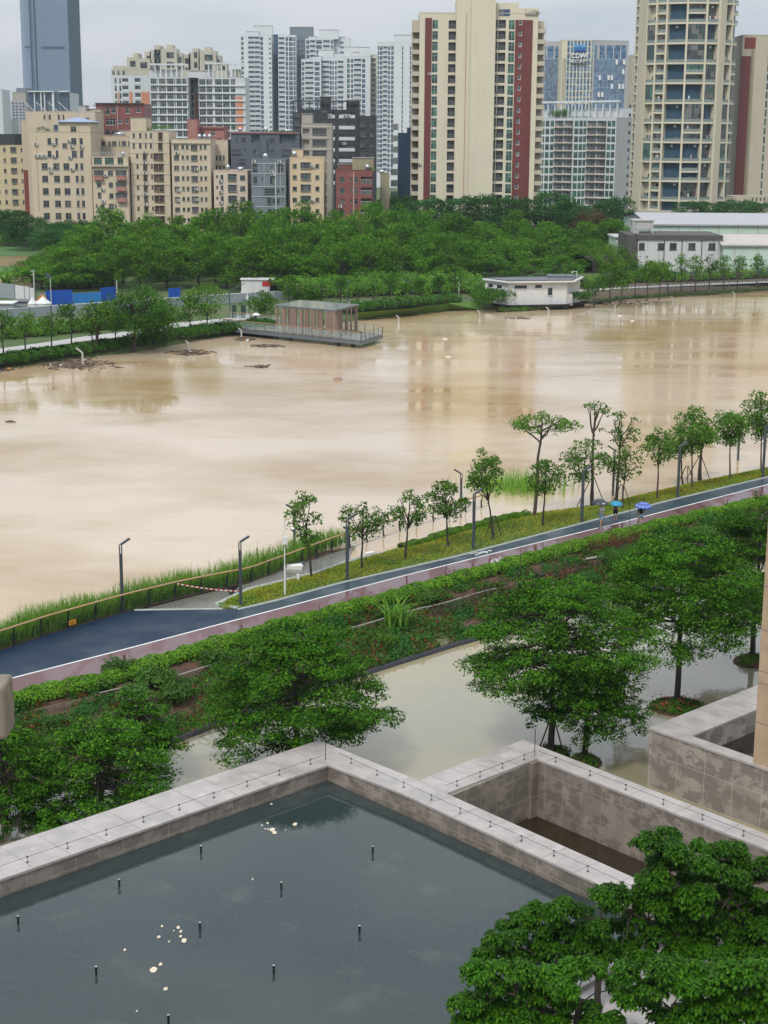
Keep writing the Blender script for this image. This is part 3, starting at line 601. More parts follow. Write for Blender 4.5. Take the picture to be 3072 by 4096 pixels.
def tree_mesh(seed, H, z0, R, zc_top=None, nclump=28, cr=.55, dens=160, leaf=.16, mat='leaf_near', bark='bark', tr=.09, nl=6, flat=.75, shape='egg', lean=(0, 0), up=.4, asp=.5, trunk_top=None, rnd=.8):
    """returns (trunk mesh, crown mesh) of a tree with its foot at the origin"""
    rg = np.random.RandomState(seed); clumps = []; lx, ly = lean
    for i in range(nclump):
        for _ in range(30):
            d = rnd_dirs(rg, 1)[0]; q = d*(.35+.65*rg.random()**.5)
            zz = (q[2]+1)/2
            if shape == 'vase' and rg.random() > .35+.65*zz: continue
            if shape == 'flat': q[2] = abs(q[2])*.9-.1
            break
        wd = 1.0
        if shape == 'egg': wd = .55+.45*math.sin(PI*min(1, max(0, .12+.8*(1-zz))))
        if shape == 'vase': wd = .45+.55*zz
        hz = (H-z0)/2; zc = z0+hz+q[2]*hz*.86; c = (q[0]*R*wd*1.04+lx*zc/H, q[1]*R*wd*1.04+ly*zc/H, zc, cr*rg.uniform(.6, 1.3)); clumps.append(c)
    clumps.append((lx*.95, ly*.95, H-cr*.6, cr*.8))
    mb = MB(); zt = trunk_top if trunk_top else z0+.25*(H-z0)
    limb(mb, rg, (0, 0, -.35), (lx*zt/H, ly*zt/H, zt), tr*1.0, tr*.42, 0, .03, 6, 8)
    mains = []
    for k in range(nl):
        a = 2*PI*(k+rg.random()*.6)/nl; e = (math.cos(a)*R*rg.uniform(.35, .7)+lx*.8, math.sin(a)*R*rg.uniform(.35, .7)+ly*.8, z0+(H-z0)*rg.uniform(.45, .85))
        s = (lx*zt/H, ly*zt/H, zt*rg.uniform(.78, 1)); mains.append(limb(mb, rg, s, e, tr*.5, tr*.2, -.05, .12, 5, 5))
    mains.append(limb(mb, rg, (lx*zt/H, ly*zt/H, zt*.98), (lx*.9, ly*.9, H*.93), tr*.55, tr*.15, 0, .06, 5, 5))
    allp = np.concatenate([np.array(m) for m in mains])
    for c in clumps:
        cp_ = np.array(c[:3]); dist = np.linalg.norm(allp-cp_, axis=1)+np.where(allp[:, 2] > cp_[2], .8, 0)*1.; q = allp[np.argmin(dist)]
        limb(mb, rg, q, cp_, tr*.2, tr*.08, -.06, .1, 3, 4)
    tm = mb.mesh('trunk', M[bark]); cm = crown_mesh('crown', rg, clumps, dens, leaf, M[mat], asp, flat, up, rnd)
    return tm, cm
def plant_tree(name, label, cat, tm, cm, loc, rz=0, scale=1, group=None, sz=None):
    t = thing(name, label, cat, loc, rz, group); t.scale = (scale, scale, scale if sz is None else sz)
    link('trunk', tm, t); link('crown', cm, t); return t
def px_tree(i, name, label, cat, base, top, xl, xr, yb, z=0., group=None, **kw):
    """tree whose foot is at photo pixel base (on level z), with its crown's top and sides where the photo has them"""
    g = G(base[0], base[1], z); Y = g[1]; tp = D(base[0], top, Y); cb = D(base[0], yb, Y); R = abs(D(xr, top, Y)[0]-D(xl, top, Y)[0])/2; cx = (D(xl, (top+yb)/2, Y)[0]+D(xr, (top+yb)/2, Y)[0])/2
    H = tp[2]-z; z0 = cb[2]-z; lean = ((cx-g[0]), kw.pop('ly', 0))
    tm, cm = tree_mesh(100+i, H, z0, R, lean=lean, **kw)
    return plant_tree(name, label, cat, tm, cm, g, group=group)
grp = 'young trees along the near riverside track'
T = [
 ((1254, 2341), 1958, 1112, 1290, 2215, 'two-stemmed young tree beside the white camera pole', .1, dict(nclump=30, cr=.42, shape='vase', nl=4, dens=210)),
 ((1445, 2290), 2006, 1358, 1548, 2166, 'small round tree right of the second grass-side lamp', .3, dict(nclump=26, cr=.5)),
 ((1620, 2247), 1955, 1572, 1712, 2124, 'slim tree between two round ones, at the low hedge end', .3, dict(nclump=24, cr=.45)),
 ((1793, 2196), 1919, 1700, 1860, 2088, 'dense round tree left of the third grass-side lamp', .3, dict(nclump=32, cr=.5)),
 ((1974, 2160), 1789, 1830, 2024, 2040, 'tall airy tree with stakes at its foot, right of the third lamp', .35, dict(nclump=40, cr=.5, shape='vase')),
 ((2168, 2111), 1836, 2100, 2272, 1990, 'round tree in front of the tall umbrella-shaped one', .35, dict(nclump=34, cr=.45)),
 ((2132, 2076), 1641, 2030, 2312, 1770, 'tall thin tree with a flat umbrella crown', .05, dict(nclump=34, cr=.42, shape='flat', dens=190, tr=.15, nl=8, trunk_top=7.0)),
 ((2324, 2035), 1752, 2244, 2446, 1952, 'leafy tree overlapping the nearly bare tall trunk', .05, dict(nclump=40, cr=.5)),
 ((2368, 2030), 1599, 2320, 2440, 1690, 'tall nearly bare tree with a few tufts on top', .05, dict(nclump=11, cr=.38, shape='flat', tr=.14, dens=170, trunk_top=6.8)),
 ((2465, 2009), 1638, 2404, 2566, 1800, 'tall tree with a yellowish open crown', .05, dict(nclump=26, cr=.42, tr=.14, dens=120, trunk_top=5.0)),
 ((2485, 2042), 1779, 2436, 2580, 1938, 'staked round tree behind the child with umbrella', .2, dict(nclump=32, cr=.48, dens=130)),
 ((2631, 2004), 1705, 2570, 2690, 1874, 'round tree between the child and the fifth lamp', .3, dict(nclump=32, cr=.5)),
 ((2732, 1949), 1700, 2640, 2790, 1840, 'thick-trunked staked tree standing at the water line', .0, dict(nclump=26, cr=.6)),
 ((2765, 1968), 1620, 2690, 2846, 1839, 'dense tall tree with the fifth lamp before it', .2, dict(nclump=46, cr=.6)),
 ((2797, 1922), 1690, 2768, 2850, 1800, 'small-crowned thick trunk standing in the water', -.05, dict(nclump=14, cr=.55, tr=.18)),
 ((2921, 1933), 1645, 2838, 2996, 1797, 'vase-shaped tree between the lamps on the right', .2, dict(nclump=38, cr=.6, shape='vase')),
 ((3044, 1903), 1564, 2972, 3110, 1783, 'tall tree cut by the right edge on the grass strip', .2, dict(nclump=44, cr=.6)),
]
for i, (b_, tp, xl, xr, yb, lb, z, kw) in enumerate(T):
    kw.setdefault('leaf', .21); kw.setdefault('dens', 190); px_tree(i, 'young_tree', lb, 'tree', b_, tp, xl, xr, yb, z, grp, bark='barkdark' if i < 6 else 'bark', **kw)
def stakes(base, z, label, h=1.7, r=.75):
    g = G(*base, z); t = thing('tree_stakes', label, 'stakes', g, group='wooden props round young trees')
    for k in range(3):
        a = k*2*PI/3+.5; mb = MB(); mb.tube([(math.cos(a)*r, math.sin(a)*r, -.2), (math.cos(a)*.1, math.sin(a)*.1, h)], .035, 5); mb.build('stake', M['barkdark'], t)
stakes((1974, 2160), .35, 'slanting props round the tall airy tree beside the third lamp')
stakes((2368, 2030), .05, 'slanting props round the nearly bare tall tree', 2.3, 1.3)
stakes((2485, 2042), .2, 'slanting props round the tree behind the child', 2.0, 1.0)
stakes((2797, 1922), .0, 'slanting props at the trunk standing in the water', 2.0, 1.2)
stakes((2745, 1952), .0, 'slanting props at the thick trunk by the fifth lamp', 1.8, .9)

# flooded park trees with layered crowns
def layered(seed, H, R, z0, mat='leaf_park', dens=560, leaf=.125, layers=6, sub=None, off=(0, 0)):
    rg = np.random.RandomState(seed); mb = MB(); zt = H*.93; limb(mb, rg, (0, 0, -.4), (off[0], off[1], zt), .17, .05, 0, .02, 7, 8); clumps = []
    for L in range(layers):
        f = L/(layers-1); z = z0+.8+(H-z0-1.0)*f; rr_ = R*(.74, .92, 1.0, .94, .74, .42)[L]
        nb = int(9-2*f)
        for k in range(nb):
            a = 2*PI*(k+rg.uniform(-.3, .3))/nb+L*.9; rl = rr_*rg.uniform(.72, 1.08); ox, oy = off[0]*f, off[1]*f
            e = np.array([ox+math.cos(a)*rl, oy+math.sin(a)*rl, z-(.75-.5*f)*rl/R*1.1+rg.uniform(-.3, .3)]); s = np.array([ox, oy, z-.12*rl])
            s[2] = max(s[2], z0*.6); pts = limb(mb, rg, s, e, .06, .015, .06, .06, 5, 5)
            for t in (.45, .74, 1.0):
                q = s+(e-s)*t; clumps.append((q[0]+rg.uniform(-.35, .35), q[1]+rg.uniform(-.35, .35), q[2]+rg.uniform(-.3, .4)-(.35 if t == 1 else 0), rg.uniform(.38, .85)*(.8+.4*t)*R/4.5, rg.uniform(.35, .7)))
            side = np.array([-math.sin(a), math.cos(a), 0])
            for t in (.7, .95):
                for sg in (-1, 1):
                    q = s+(e-s)*t+side*sg*rl*.17; clumps.append((q[0], q[1], q[2]-.15, rg.uniform(.4, .62)*R/4.5, .4))
    tm = mb.mesh('trunk', M['barkdark']); cm = crown_mesh('crown', rg, clumps, dens, leaf, M[mat], .55, .4, .75, .75, .0, .35, .3)
    return tm, cm
PK = [((2205, 3012), 2345, 4.3, 3.4, 'broad layered tree with stakes standing in the flood before the court', 11),
      ((2340, 3040), 2640, 2.7, 1.9, 'smaller dark tree behind the staked flooded one, crown hanging low', 12),
      ((2705, 2812), 2150, 4.5, 3.7, 'layered tree on the red-flowered island in the flood', 13),
      ((1200, 3070), 2530, 4.4, 1.6, 'wide layered tree rising behind the corner of the roof pool', 14),
      ((400, 3270), 2900, 3.3, .3, 'layered tree hiding the water at the left, behind the coping', 15), ((560, 3110), 2785, 1.9, 1.2, 'narrow layered tree between the two broad ones at left', 18),
      ((20, 3290), 2900, 2.6, .3, 'dark layered tree half cut by the left edge', 16),
      ((3010, 2640), 2050, 4.2, 2.6, 'layered tree at the right edge behind the tan pillar', 17)]
for b_, tp, R, z0, lb, sd in PK:
    g = G(*b_); H = D(b_[0], tp, g[1])[2]; tm, cm = layered(sd, H, R, z0, off=(-.3, 0) if sd == 14 else (0, 0)); plant_tree('park_tree', lb, 'tree', tm, cm, g, group='layered park trees standing in the flood')
stakes((2205, 3012), 0, 'dark slanting props round the flooded tree before the court', 1.6, .7)
# planted islands at the tree feet
def bush_mesh(name, seed, R, h, mat, dens=900, leaf=.1, core='soil', lum=9, asp=.5):
    rg = np.random.RandomState(seed); cl = [(math.cos(a)*R*.62*rr_, math.sin(a)*R*.62*rr_, h*.35, R*.42, .8*h/R) for a, rr_ in [(rg.random()*7, rg.uniform(.3, 1)) for _ in range(lum)]]
    return crown_mesh(name, rg, cl, dens, leaf, M[mat], asp, .5, .6, .7)
M['flower'] = leafm('red_flower', (.30, .02, .03), (.35, .03, .05), (.4, .05, .05), 2, .1)
for (x, y), r_, lb in (((2205, 3020), 1.0, 'low round bush island at the foot of the staked flooded tree'), ((2340, 3050), .9, 'low dark bush island by the water, right of the staked tree'), ((2705, 2830), 1.55, 'round island of shrubs with red flowers in the flood'), ((3010, 2650), 1.2, 'shrub island at the right edge beside the pillar')):
    g = G(x, y); t = thing('shrub_island', lb, 'shrub', g, group='shrub islands in the flood'); link('leaves', bush_mesh('leaves', int(x), r_, .55, 'leaf_bank' if r_ < 1.5 else 'leaf_park', 700, .12), t)
    mb = MB(); mb.smooth = True; mb.lathe([(0, .3), (r_*.6, .25), (r_*.85, .05), (r_*.88, -.2)], 18); mb.build('soil_mound', M['soil'], t)
    if r_ > 1.5:
        rg = np.random.RandomState(5); P_ = np.stack([rg.uniform(-1.2, 1.2, 40), rg.uniform(-1.3, .6, 40), rg.uniform(.35, .6, 40)], 1); V, Q = cards(rg, P_, np.tile([0, -.4, 1.], (40, 1)), .12, .8); o = link('flowers', np_mesh('flowers', V, Q, [M['flower']]), t); o['kind'] = 'stuff'

# foreground trees with large drooping leaves in rosettes
def rosettes(rg, C_, n=9, L=.225, wd=.085, mat='leaf_fg'):
    V = []; Q = []
    for c in C_:
        a0 = rg.random()*6.28
        for k in range(n):
            a = a0+2*PI*k/n+rg.uniform(-.3, .3); l = L*rg.uniform(.7, 1.25); d = np.array([math.cos(a), math.sin(a), 0]); s = np.array([-math.sin(a), math.cos(a), 0]); e0 = rg.uniform(-.1, .9); q = np.array(c)+rg.uniform(-.03, .03, 3); b = len(V); w_ = wd*l/L
            prof = (.12, .9, 1.0, .62, .06)
            for j, pw in enumerate(prof):
                V += [q+s*w_*pw*.5+np.array([0, 0, -.0]), q-s*w_*pw*.5]
                ang = e0-(j+.5)*.52; q = q+(d*math.cos(ang)+np.array([0, 0, math.sin(ang)]))*l/4
            for j in range(4): Q.append((b+2*j, b+2*j+1, b+2*j+3, b+2*j+2))
    return np.array(V), np.array(Q)
def big_leaf_tree(seed, base, clumps, label, rosn=1.0, tr=.11):
    """clumps given by photo pixels (x, y, depth offset, radius in m)"""
    rg = np.random.RandomState(seed); g = np.array(base); mb = MB(); t = thing('broadleaf_tree', label, 'tree', g, group='glossy broad-leaved trees in the near yard'); C_ = []
    zt = 2.0; limb(mb, rg, (0, 0, -.3), (rg.uniform(-.2, .2), 0, zt), tr, tr*.75, 0, .05, 6, 8); cs = []
    for (x, y, dy, r_) in clumps:
        c = D(x, y, g[1]+dy)-g; cs.append((c, r_))
    ml = []
    for k in range(6):
        c = cs[int(k*len(cs)/6)][0]; ml.append(limb(mb, rg, (0, 0, zt*rg.uniform(.6, 1)), c*.72+np.array([0, 0, zt*.12]), tr*.55, tr*.22, .02, .1, 6, 6))
    al = np.concatenate([np.array(m) for m in ml])
    for c, r_ in cs:
        q = al[np.argmin(np.linalg.norm(al-c, axis=1))]; limb(mb, rg, q, c, tr*.25, tr*.1, .02, .1, 4, 5)
        n = int(200*r_*r_*rosn)+10; d = rnd_dirs(rg, n*2); d = d[(d[:, 2] > -.35)][:n]; pp = c+d*r_*(.55+.45*rg.random((len(d), 1)))*np.array([1, 1, .8])
        C_ += list(pp)
        for p in pp[::3]: limb(mb, rg, c, p, .014, .008, .0, .1, 2, 3)
    V, Q = rosettes(rg, C_); link('trunk', mb.mesh('trunk', M['barkdark']), t); link('crown', np_mesh('crown', V, Q, [M['leaf_fg']], smooth=True), t); return t
OL = [(1760, 4200), (1800, 4050), (1850, 3900), (1895, 3780), (1925, 3650), (1985, 3610), (2060, 3650), (2140, 3575), (2250, 3560), (2330, 3600), (2395, 3490), (2450, 3530), (2490, 3570), (2535, 3470), (2525, 3385), (2590, 3345), (2660, 3310), (2720, 3300), (2790, 3345), (2860, 3330), (2960, 3355), (3072, 3410), (3300, 3480), (3300, 4300), (1760, 4300)]
def inside(x, y, P):
    c = False; j = len(P)-1
    for i in range(len(P)):
        if (P[i][1] > y) != (P[j][1] > y) and x < (P[j][0]-P[i][0])*(y-P[i][1])/(P[j][1]-P[i][1])+P[i][0]: c = not c
        j = i
    return c
gaps = [(2400, 3960, 75), (2560, 3930, 45), (2690, 4010, 65), (2560, 4060, 50), (2330, 4070, 40), (2250, 3860, 32), (2880, 3780, 36), (2150, 3700, 30), (2620, 3680, 26), (2480, 3640, 28)]
rgf = random.Random(6); CL = {0: [], 1: [], 2: [], 3: [], 4: []}
y = 3330; row = 0
while y < 4260:
    x = 1800+(row % 2)*36
    while x < 3260:
        xx = x+rgf.uniform(-22, 22); yy = y+rgf.uniform(-20, 20)
        if inside(xx, yy-18, OL) and inside(xx-30, yy, OL) and not any(math.hypot(xx-a, yy-b_) < r_ for a, b_, r_ in gaps):
            k = (0 if xx < 2430 else (1 if xx < 2820 else 2)) if yy < 3850 else (3 if xx < 2480 else 4)
            g1 = (42.6, 43.9, 44.4, 39.6, 38.4)[k]; dep_ = PITCH+math.atan((yy-2048)/FPX); dy_ = (3700-yy)*.0022+rgf.uniform(-.7, .7) if k < 3 else rgf.uniform(-.6, .6)
            dy_ = min(dy_, (CH-1.96-1.5)/math.tan(dep_)-g1); CL[k].append((xx, yy, dy_, rgf.uniform(.30, .46)))
        x += 74
    y += 62; row += 1
big_leaf_tree(1, (6.4, 42.6, 1.96), CL[0], 'glossy broad-leaved tree hiding the near end of the roof pool', 1.1)
big_leaf_tree(4, (5.2, 39.6, 1.96), CL[3], 'low broad-leaved tree at the bottom, left of the pale gap', 1.1); big_leaf_tree(5, (9.6, 38.4, 1.96), CL[4], 'nearest broad-leaved tree, cut by the bottom edge at right', 1.1)
big_leaf_tree(2, (8.9, 43.9, 1.96), CL[1], 'tallest broad-leaved tree of the near yard, its top before the court wall', 1.1)
big_leaf_tree(3, (11.2, 44.4, 1.96), CL[2], 'broad-leaved tree filling the lower right corner', 1.1)
# ------------------------------------------------------------------ near bank: fence, reeds, hedges, lamps
M['rail'] = simple('tan_rail', (.40, .25, .12), .45); M['lamp'] = simple('lamp_grey', (.075, .09, .105), .4, .3); M['fence'] = simple('fence_dark', (.03, .035, .04), .4, .4)
M['whitepole'] = simple('white_pole', (.7, .7, .68), .4); M['foam'] = simple('white_foam', (.75, .72, .66), .7)
M['reed'] = leafm('reed', (.20, .40, .05), (.12, .30, .035), (.32, .46, .08), .5, .3, .6, .12)
M['seed'] = leafm('reed_top', (.24, .34, .08), (.30, .32, .10), (.18, .30, .06), .5, .2, .7)
FBr = resample([p for p in FB if p[0] <= G(1950, 2031, -.1)[0]], 400)
fs = np.r_[0, np.cumsum(np.linalg.norm(np.diff(FBr[:, :2], axis=0), axis=1))]
def fat(s): return np.array([np.interp(s, fs, FBr[:, k]) for k in range(3)])
# rail heights follow the photograph (rail z = about 1.2 above path level all along)
ft = thing('riverside_fence', 'dark curved-post fence with a tan handrail between the blue track and the reeds', 'fence', tuple(fat(0)*[1, 1, 0]))
o0 = np.array([*fat(0)[:2], 0]); RZ = 1.5
def fz(s): return np.interp(s, [fs[-1]*.0, fs[-1]*.55, fs[-1]*.75, fs[-1]], [1.62, 1.55, 1.12, .95])
mb = MB(); pr = [fat(s)-o0 for s in np.linspace(0, fs[-1], 90)]
mb.tube([(p[0], p[1], fz(s)) for p, s in zip(pr, np.linspace(0, fs[-1], 90))], .055, 6); mb.build('handrail', M['rail'], ft)
for k in range(5):
    mb = MB(); mb.tube([(p[0], p[1], (fz(s)-1.05)+.17*k) for p, s in zip(pr, np.linspace(0, fs[-1], 60+30))], .011, 4); mb.build('cable', M['fence'], ft)
mb = MB()
for t_ in (-.05, .05):
    mb.tube([(t_*.5, 0, 0), (t_*.5-.02, .09, .35), (t_*.5-.02, .1, .7), (0, -.02, 1.12)], [.05, .045, .04, .035], 5)
mb.box(-.08, .08, -.05, .1, -.3, .02); pm = mb.mesh('post', M['fence'])
k = 0; s = .4; step = 1.95
while s < fs[-1]: 
    p = fat(s)-o0; d = fat(min(s+.5, fs[-1]))-fat(s); o = link('post', pm, ft, (p[0], p[1], fz(s)-1.14)); o.rotation_euler = (0, 0, math.atan2(d[1], d[0])); s += step
# orange notice on the fence
s_ = fs[np.argmin(np.abs(FBr[:, 0]-G(285, 2510, .5)[0]))]; p = fat(s_); d = fat(s_+.5)-fat(s_); a = math.atan2(d[1], d[0])
t = thing('warning_board', 'small orange notice board hung on the fence cables', 'sign', (p[0]+.1, p[1]-.12, fz(s_)-.72), a); mb = MB(); mb.box(-.24, .24, -.012, .012, -.12, .14); mb.build('board', simple('orange', (.75, .30, .02), .5), t)
mb = MB(); mb.box(-.18, .18, -.017, -.0125, .015, .035); mb.box(-.18, .1, -.017, -.0125, -.045, -.025); mb.build('print', M['fence'], t)
# lamps
def street_lamp(base, z, H, label, az, arm=.55, g=None):
    g = G(*base, z) if g is None else g
    t = thing('street_lamp', label, 'street lamp', g, az, 'grey angled-head street lamps along the near riverside')
    mb = MB(); mb.box(-.085, .085, -.075, .075, -.4, H*.86); mb.build('pole', M['lamp'], t)
    mb = MB(); mb.box(-.086, -.035, -.075, .075, H*.86, H*.99); mb.box(.035, .086, -.075, .075, H*.86, H*.97); mb.bar((0, 0, H*.985), (arm, 0, H*.985+arm*.62), .17, .10); mb.build('head', M['lamp'], t)
    mb = MB(); mb.bar((arm*.3, 0, H*.985+arm*.19-.045), (arm*.95, 0, H*.985+arm*.59-.045), .08, .02); mb.build('diffuser', simple('lamp_glass', (.5, .5, .48), .3) if 'lg' not in M else M['lg'], t); M['lg'] = t.children[-1].data.materials[0] if t.children else None
    return t
def lampH(base, z, ytop): g = G(*base, z); return D(base[0], ytop, g[1])[2]-z
for b_, z, yt, lb in [((963, 2424), .5, 2165, 'lamp at the tip of the grass strip beside the wet plaza'), ((1389, 2323), .5, 2075, 'lamp on the grass strip right of the two-stemmed tree'), ((1893, 2199), .5, 1973, 'lamp on the grass strip before the tall airy staked tree'),
    ((2327, 2090), .5, 1881, 'lamp on the grass strip just left of the man with black umbrella'), ((2710, 1993), .5, 1783, 'lamp before the dense tall tree, right of the woman'), ((3051, 1910), .5, 1705, 'lamp on the grass strip at the right edge')]:
    street_lamp(b_, z, lampH(b_, z, yt), 'grey '+lb, .25)
for b_, z, yt, lb in [((497, 2444), .45, 2175, 'lamp behind the fence among the reeds, near the orange notice'), ((1178, 2196), -.1, 2035, 'lamp behind the two-stemmed tree, at the river fence'), ((1843, 2039), -.1, 1893, 'lamp standing in the flood behind the tall airy tree'), ((2451, 1987), -.1, 1797, 'lamp in the flood behind the tall yellowish tree'), ((2951, 1846), -.1, 1677, 'lamp in the flood behind the vase-shaped tree on the right')]:
    g = G(*b_, z); 
    if b_[0] == 497: g = fat(fs[np.argmin(np.abs(FBr[:, 0]-g[0]))])+np.array([-.1, .45, -.3]); H = D(474, 2175, g[1])[2]-g[2]
    else: H = lampH(b_, z, yt)
    street_lamp(b_, z, H, 'grey '+lb, .35 if b_[0] == 497 else 2.9+.3, g=g)
# white camera pole
g = G(1140, 2381, .5); t = thing('camera_pole', 'thin white pole with a dome camera and a control box', 'camera pole', g)
mb = MB(); mb.tube([(0, 0, -.3), (0, 0, 1.8)], .055, 8); mb.tube([(0, 0, 1.8), (0, 0, 4.55)], .035, 8); mb.build('pole', M['whitepole'], t)
mb = MB(); mb.box(-.13, .17, -.16, -.03, 3.15, 3.6); mb.build('control_box', M['whitepole'], t)
mb = MB(); mb.tube([(0, 0, 4.35), (.5, -.05, 4.2)], .02, 6); mb.build('arm', M['whitepole'], t)
mb = MB(); mb.smooth = True; mb.lathe([(0, .16), (.09, .14), (.1, .05)], 12, (.5, -.05, 4.0)); o = mb.build('camera', M['whitepole'], t); mb = MB(); mb.smooth = True; mb.lathe([(.1, .05), (.09, -.02), (0, -.1)], 12, (.5, -.05, 4.0)); mb.build('lens_dome', M['black'], o)
mb = MB(); mb.tube([(0, 0, 4.55), (-.03, 0, 5.15)], .006, 4); mb.build('antenna', M['wire'], t)
# small white post and drain cover in the grass
g = G(1193, 2325, .5); mb = MB(); mb.tube([(0, 0, -.1), (0, 0, .38)], .09, 10); mb.tube([(0, 0, .38), (0, 0, .43)], .1, 10); tag(mb.build('marker_post', M['whitepole'], None, g), 'short white marker post in the grass near the two-stemmed tree', 'post')
g = G(1172, 2353, .53); mb = MB(); mb.lathe([(.0, .03), (.42, .03), (.46, 0)], 20); tag(mb.build('manhole_cover', M['concrete'], None, g), 'round grey cover in the grass beside the white pole', 'manhole cover')
# floating foam box, pipe end and plank on the drowned promenade
g = G(1172, 2283, .12); t = thing('foam_box', 'white foam box stranded by the river fence', 'box', g, .25); mb = MB()
mb.box(-.55, .55, -.28, .28, 0, .06); mb.box(-.55, .55, -.28, -.24, .06, .3); mb.box(-.55, .55, .24, .28, .06, .3); mb.box(-.55, -.51, -.24, .24, .06, .3); mb.box(.51, .55, -.24, .24, .06, .3); mb.build('tray', M['foam'], t); mb = MB(); mb.box(-.45, .62, -.2, .36, .3, .36); mb.build('lid', M['foam'], t)
g = G(1200, 2263, .15); mb = MB(); mb.tube([(-.2, 0, .12), (.3, .05, .12)], .15, 10); tag(mb.build('drum', M['lamp'], None, g), 'small grey drum lying behind the white foam box', 'drum')
g = G(1500, 2224, .33); mb = MB(); mb.box(-1.1, 1.0, -.1, .1, 0, .06, Matrix.Rotation(.35, 4, 'Z')); tag(mb.build('plank', M['concrete'], None, g), 'grey plank lying on the kerb end beside the flooded promenade', 'plank')
g = G(1478, 2222, .4); mb = MB(); mb.box(-.3, .3, -.15, .15, 0, .22, Matrix.Rotation(.5, 4, 'Z')); tag(mb.build('sack', M['foam'], None, g), 'pale sack lying by the grey plank', 'sack')
# barrier tape from the fence to the lamp
a = G(700, 2390, .5); a = fat(fs[np.argmin(np.abs(FBr[:, 0]-G(702, 2400, .5)[0]))]); a = np.array([a[0], a[1], 1.45]); b = G(958, 2424, .5); b[2] = 1.4
t = tag(bpy.data.objects.new('barrier_tape', None), 'red and white tape strung from the fence to the lamp', 'tape'); LK(t); t.location = a; mr_ = simple('tape_red', (.5, .04, .04), .5); mbs = MB(); nseg = 26
for i in range(nseg):
    p = a+(b-a)*i/nseg; q = a+(b-a)*(i+1)/nseg; sag = lambda f: -.35*f*(1-f); p = p-a; q = q-a; p[2] += sag(i/nseg); q[2] += sag((i+1)/nseg); mbs.mat(i % 2).face([p+[0, 0, .035], q+[0, 0, .035], q-[0, 0, .035], p-[0, 0, .035]])
mbs.build('strip', [M['whitepole'], mr_], t)
# reeds outside the fence
def blades(rg, P, H, w=.03, lean=.35, seg_=4, nper=1):
    n = len(P); a = rg.random(n)*2*PI; d = np.stack([np.cos(a), np.sin(a), np.zeros(n)], 1); s = np.stack([-np.sin(a), np.cos(a), np.zeros(n)], 1); ln = rg.uniform(.1, 1, n)[:, None]*lean
    V = []
    for j in range(seg_+1):
        t = j/seg_; c = P+d*(ln*H[:, None]*t**2)+np.array([0, 0, 1])*(H[:, None]*(t-.28*ln*t**3)); ww = w*(1-t**1.6)*.5+.002; V += [c+s*ww, c-s*ww]
    V = np.stack(V, 1).reshape(-1, 3); m = 2*(seg_+1); Q = np.concatenate([np.stack([np.arange(n)*m+2*j, np.arange(n)*m+2*j+1, np.arange(n)*m+2*j+3, np.arange(n)*m+2*j+2], 1) for j in range(seg_)])
    return V, Q
rg = np.random.RandomState(21); n = 26000; sp = rg.uniform(0, fs[-1]*.80, n); dens = np.interp(sp/fs[-1], [0, .5, .62, .8], [1, 1, .5, .22]); keep = rg.random(n) < dens; sp = sp[keep]; n = len(sp)
dd = np.gradient(FBr[:, :2], axis=0); dd /= np.linalg.norm(dd, axis=1)[:, None]
base = np.stack([np.interp(sp, fs, FBr[:, k]) for k in range(3)], 1); nx = -np.interp(sp, fs, dd[:, 1]); ny = np.interp(sp, fs, dd[:, 0]); out = rg.uniform(.25, 2.5, n)
base[:, 0] += nx*out; base[:, 1] += ny*out; base[:, 2] = np.interp(out, [0, 2.4], [.3, -.15])
lumps = .5+.5*np.sin(sp*1.3)*np.cos(sp*.47+1); Hh = rg.uniform(.8, 1.6, n)*(1+.35*lumps)*np.interp(sp/fs[-1], [0, .6, .8], [1, 1, .8])
V, Q = blades(rg, base, Hh, .05, .6); tag(link('reeds', np_mesh('reeds', V, Q, [M['reed']])), kind='stuff', label='green reeds growing between the near fence and the river', cat='reeds')
# taller plumed stalks among the reeds
rg = np.random.RandomState(5)
V_ = []; Q_ = []; cnt = 0; P_ = []; H_ = []
for i in range(60):
    s_ = rg.uniform(0, fs[-1]*.72); b_ = fat(s_); i_ = min(398, np.searchsorted(fs, s_)); o_ = rg.uniform(.5, 2); b_[0] += -dd[i_, 1]*o_; b_[1] += dd[i_, 0]*o_; b_[2] = .1; h = rg.uniform(1.6, 2.2)*(1.35 if i % 17 == 0 else 1)
    for j in range(11):
        z = h*(.55+.45*j/24); P_.append(b_+[rg.uniform(-.07, .07), rg.uniform(-.07, .07), z-.2]); H_.append(.34)
    V, Q = blades(rg, np.array([b_]), np.array([h+.1]), .05, .08); Q_.append(Q+cnt); V_.append(V); cnt += len(V)
V, Q = blades(rg, np.array(P_), np.array(H_), .035, .8, 2); Q_.append(Q+cnt); V_.append(V)
Qa = np.concatenate(Q_); tag(link('reed_stalks', np_mesh('reed_stalks', np.concatenate(V_), Qa, [M['seed']])), kind='stuff', label='taller feathery stalks among the near reeds', cat='reeds')
# drowned reed patch
rg = np.random.RandomState(8); n = 1100; c = G(2075, 1955, 0); P_ = np.stack([c[0]+rg.normal(0, 1.7, n), c[1]+rg.normal(0, 1.6, n)+0, np.full(n, -.2)], 1); V, Q = blades(rg, P_, rg.uniform(.7, 1.7, n), .05, .5); tag(link('reed_patch', np_mesh('reed_patch', V, Q, [M['reed']])), kind='stuff', label='patch of reeds standing in the flooded river', cat='reeds')
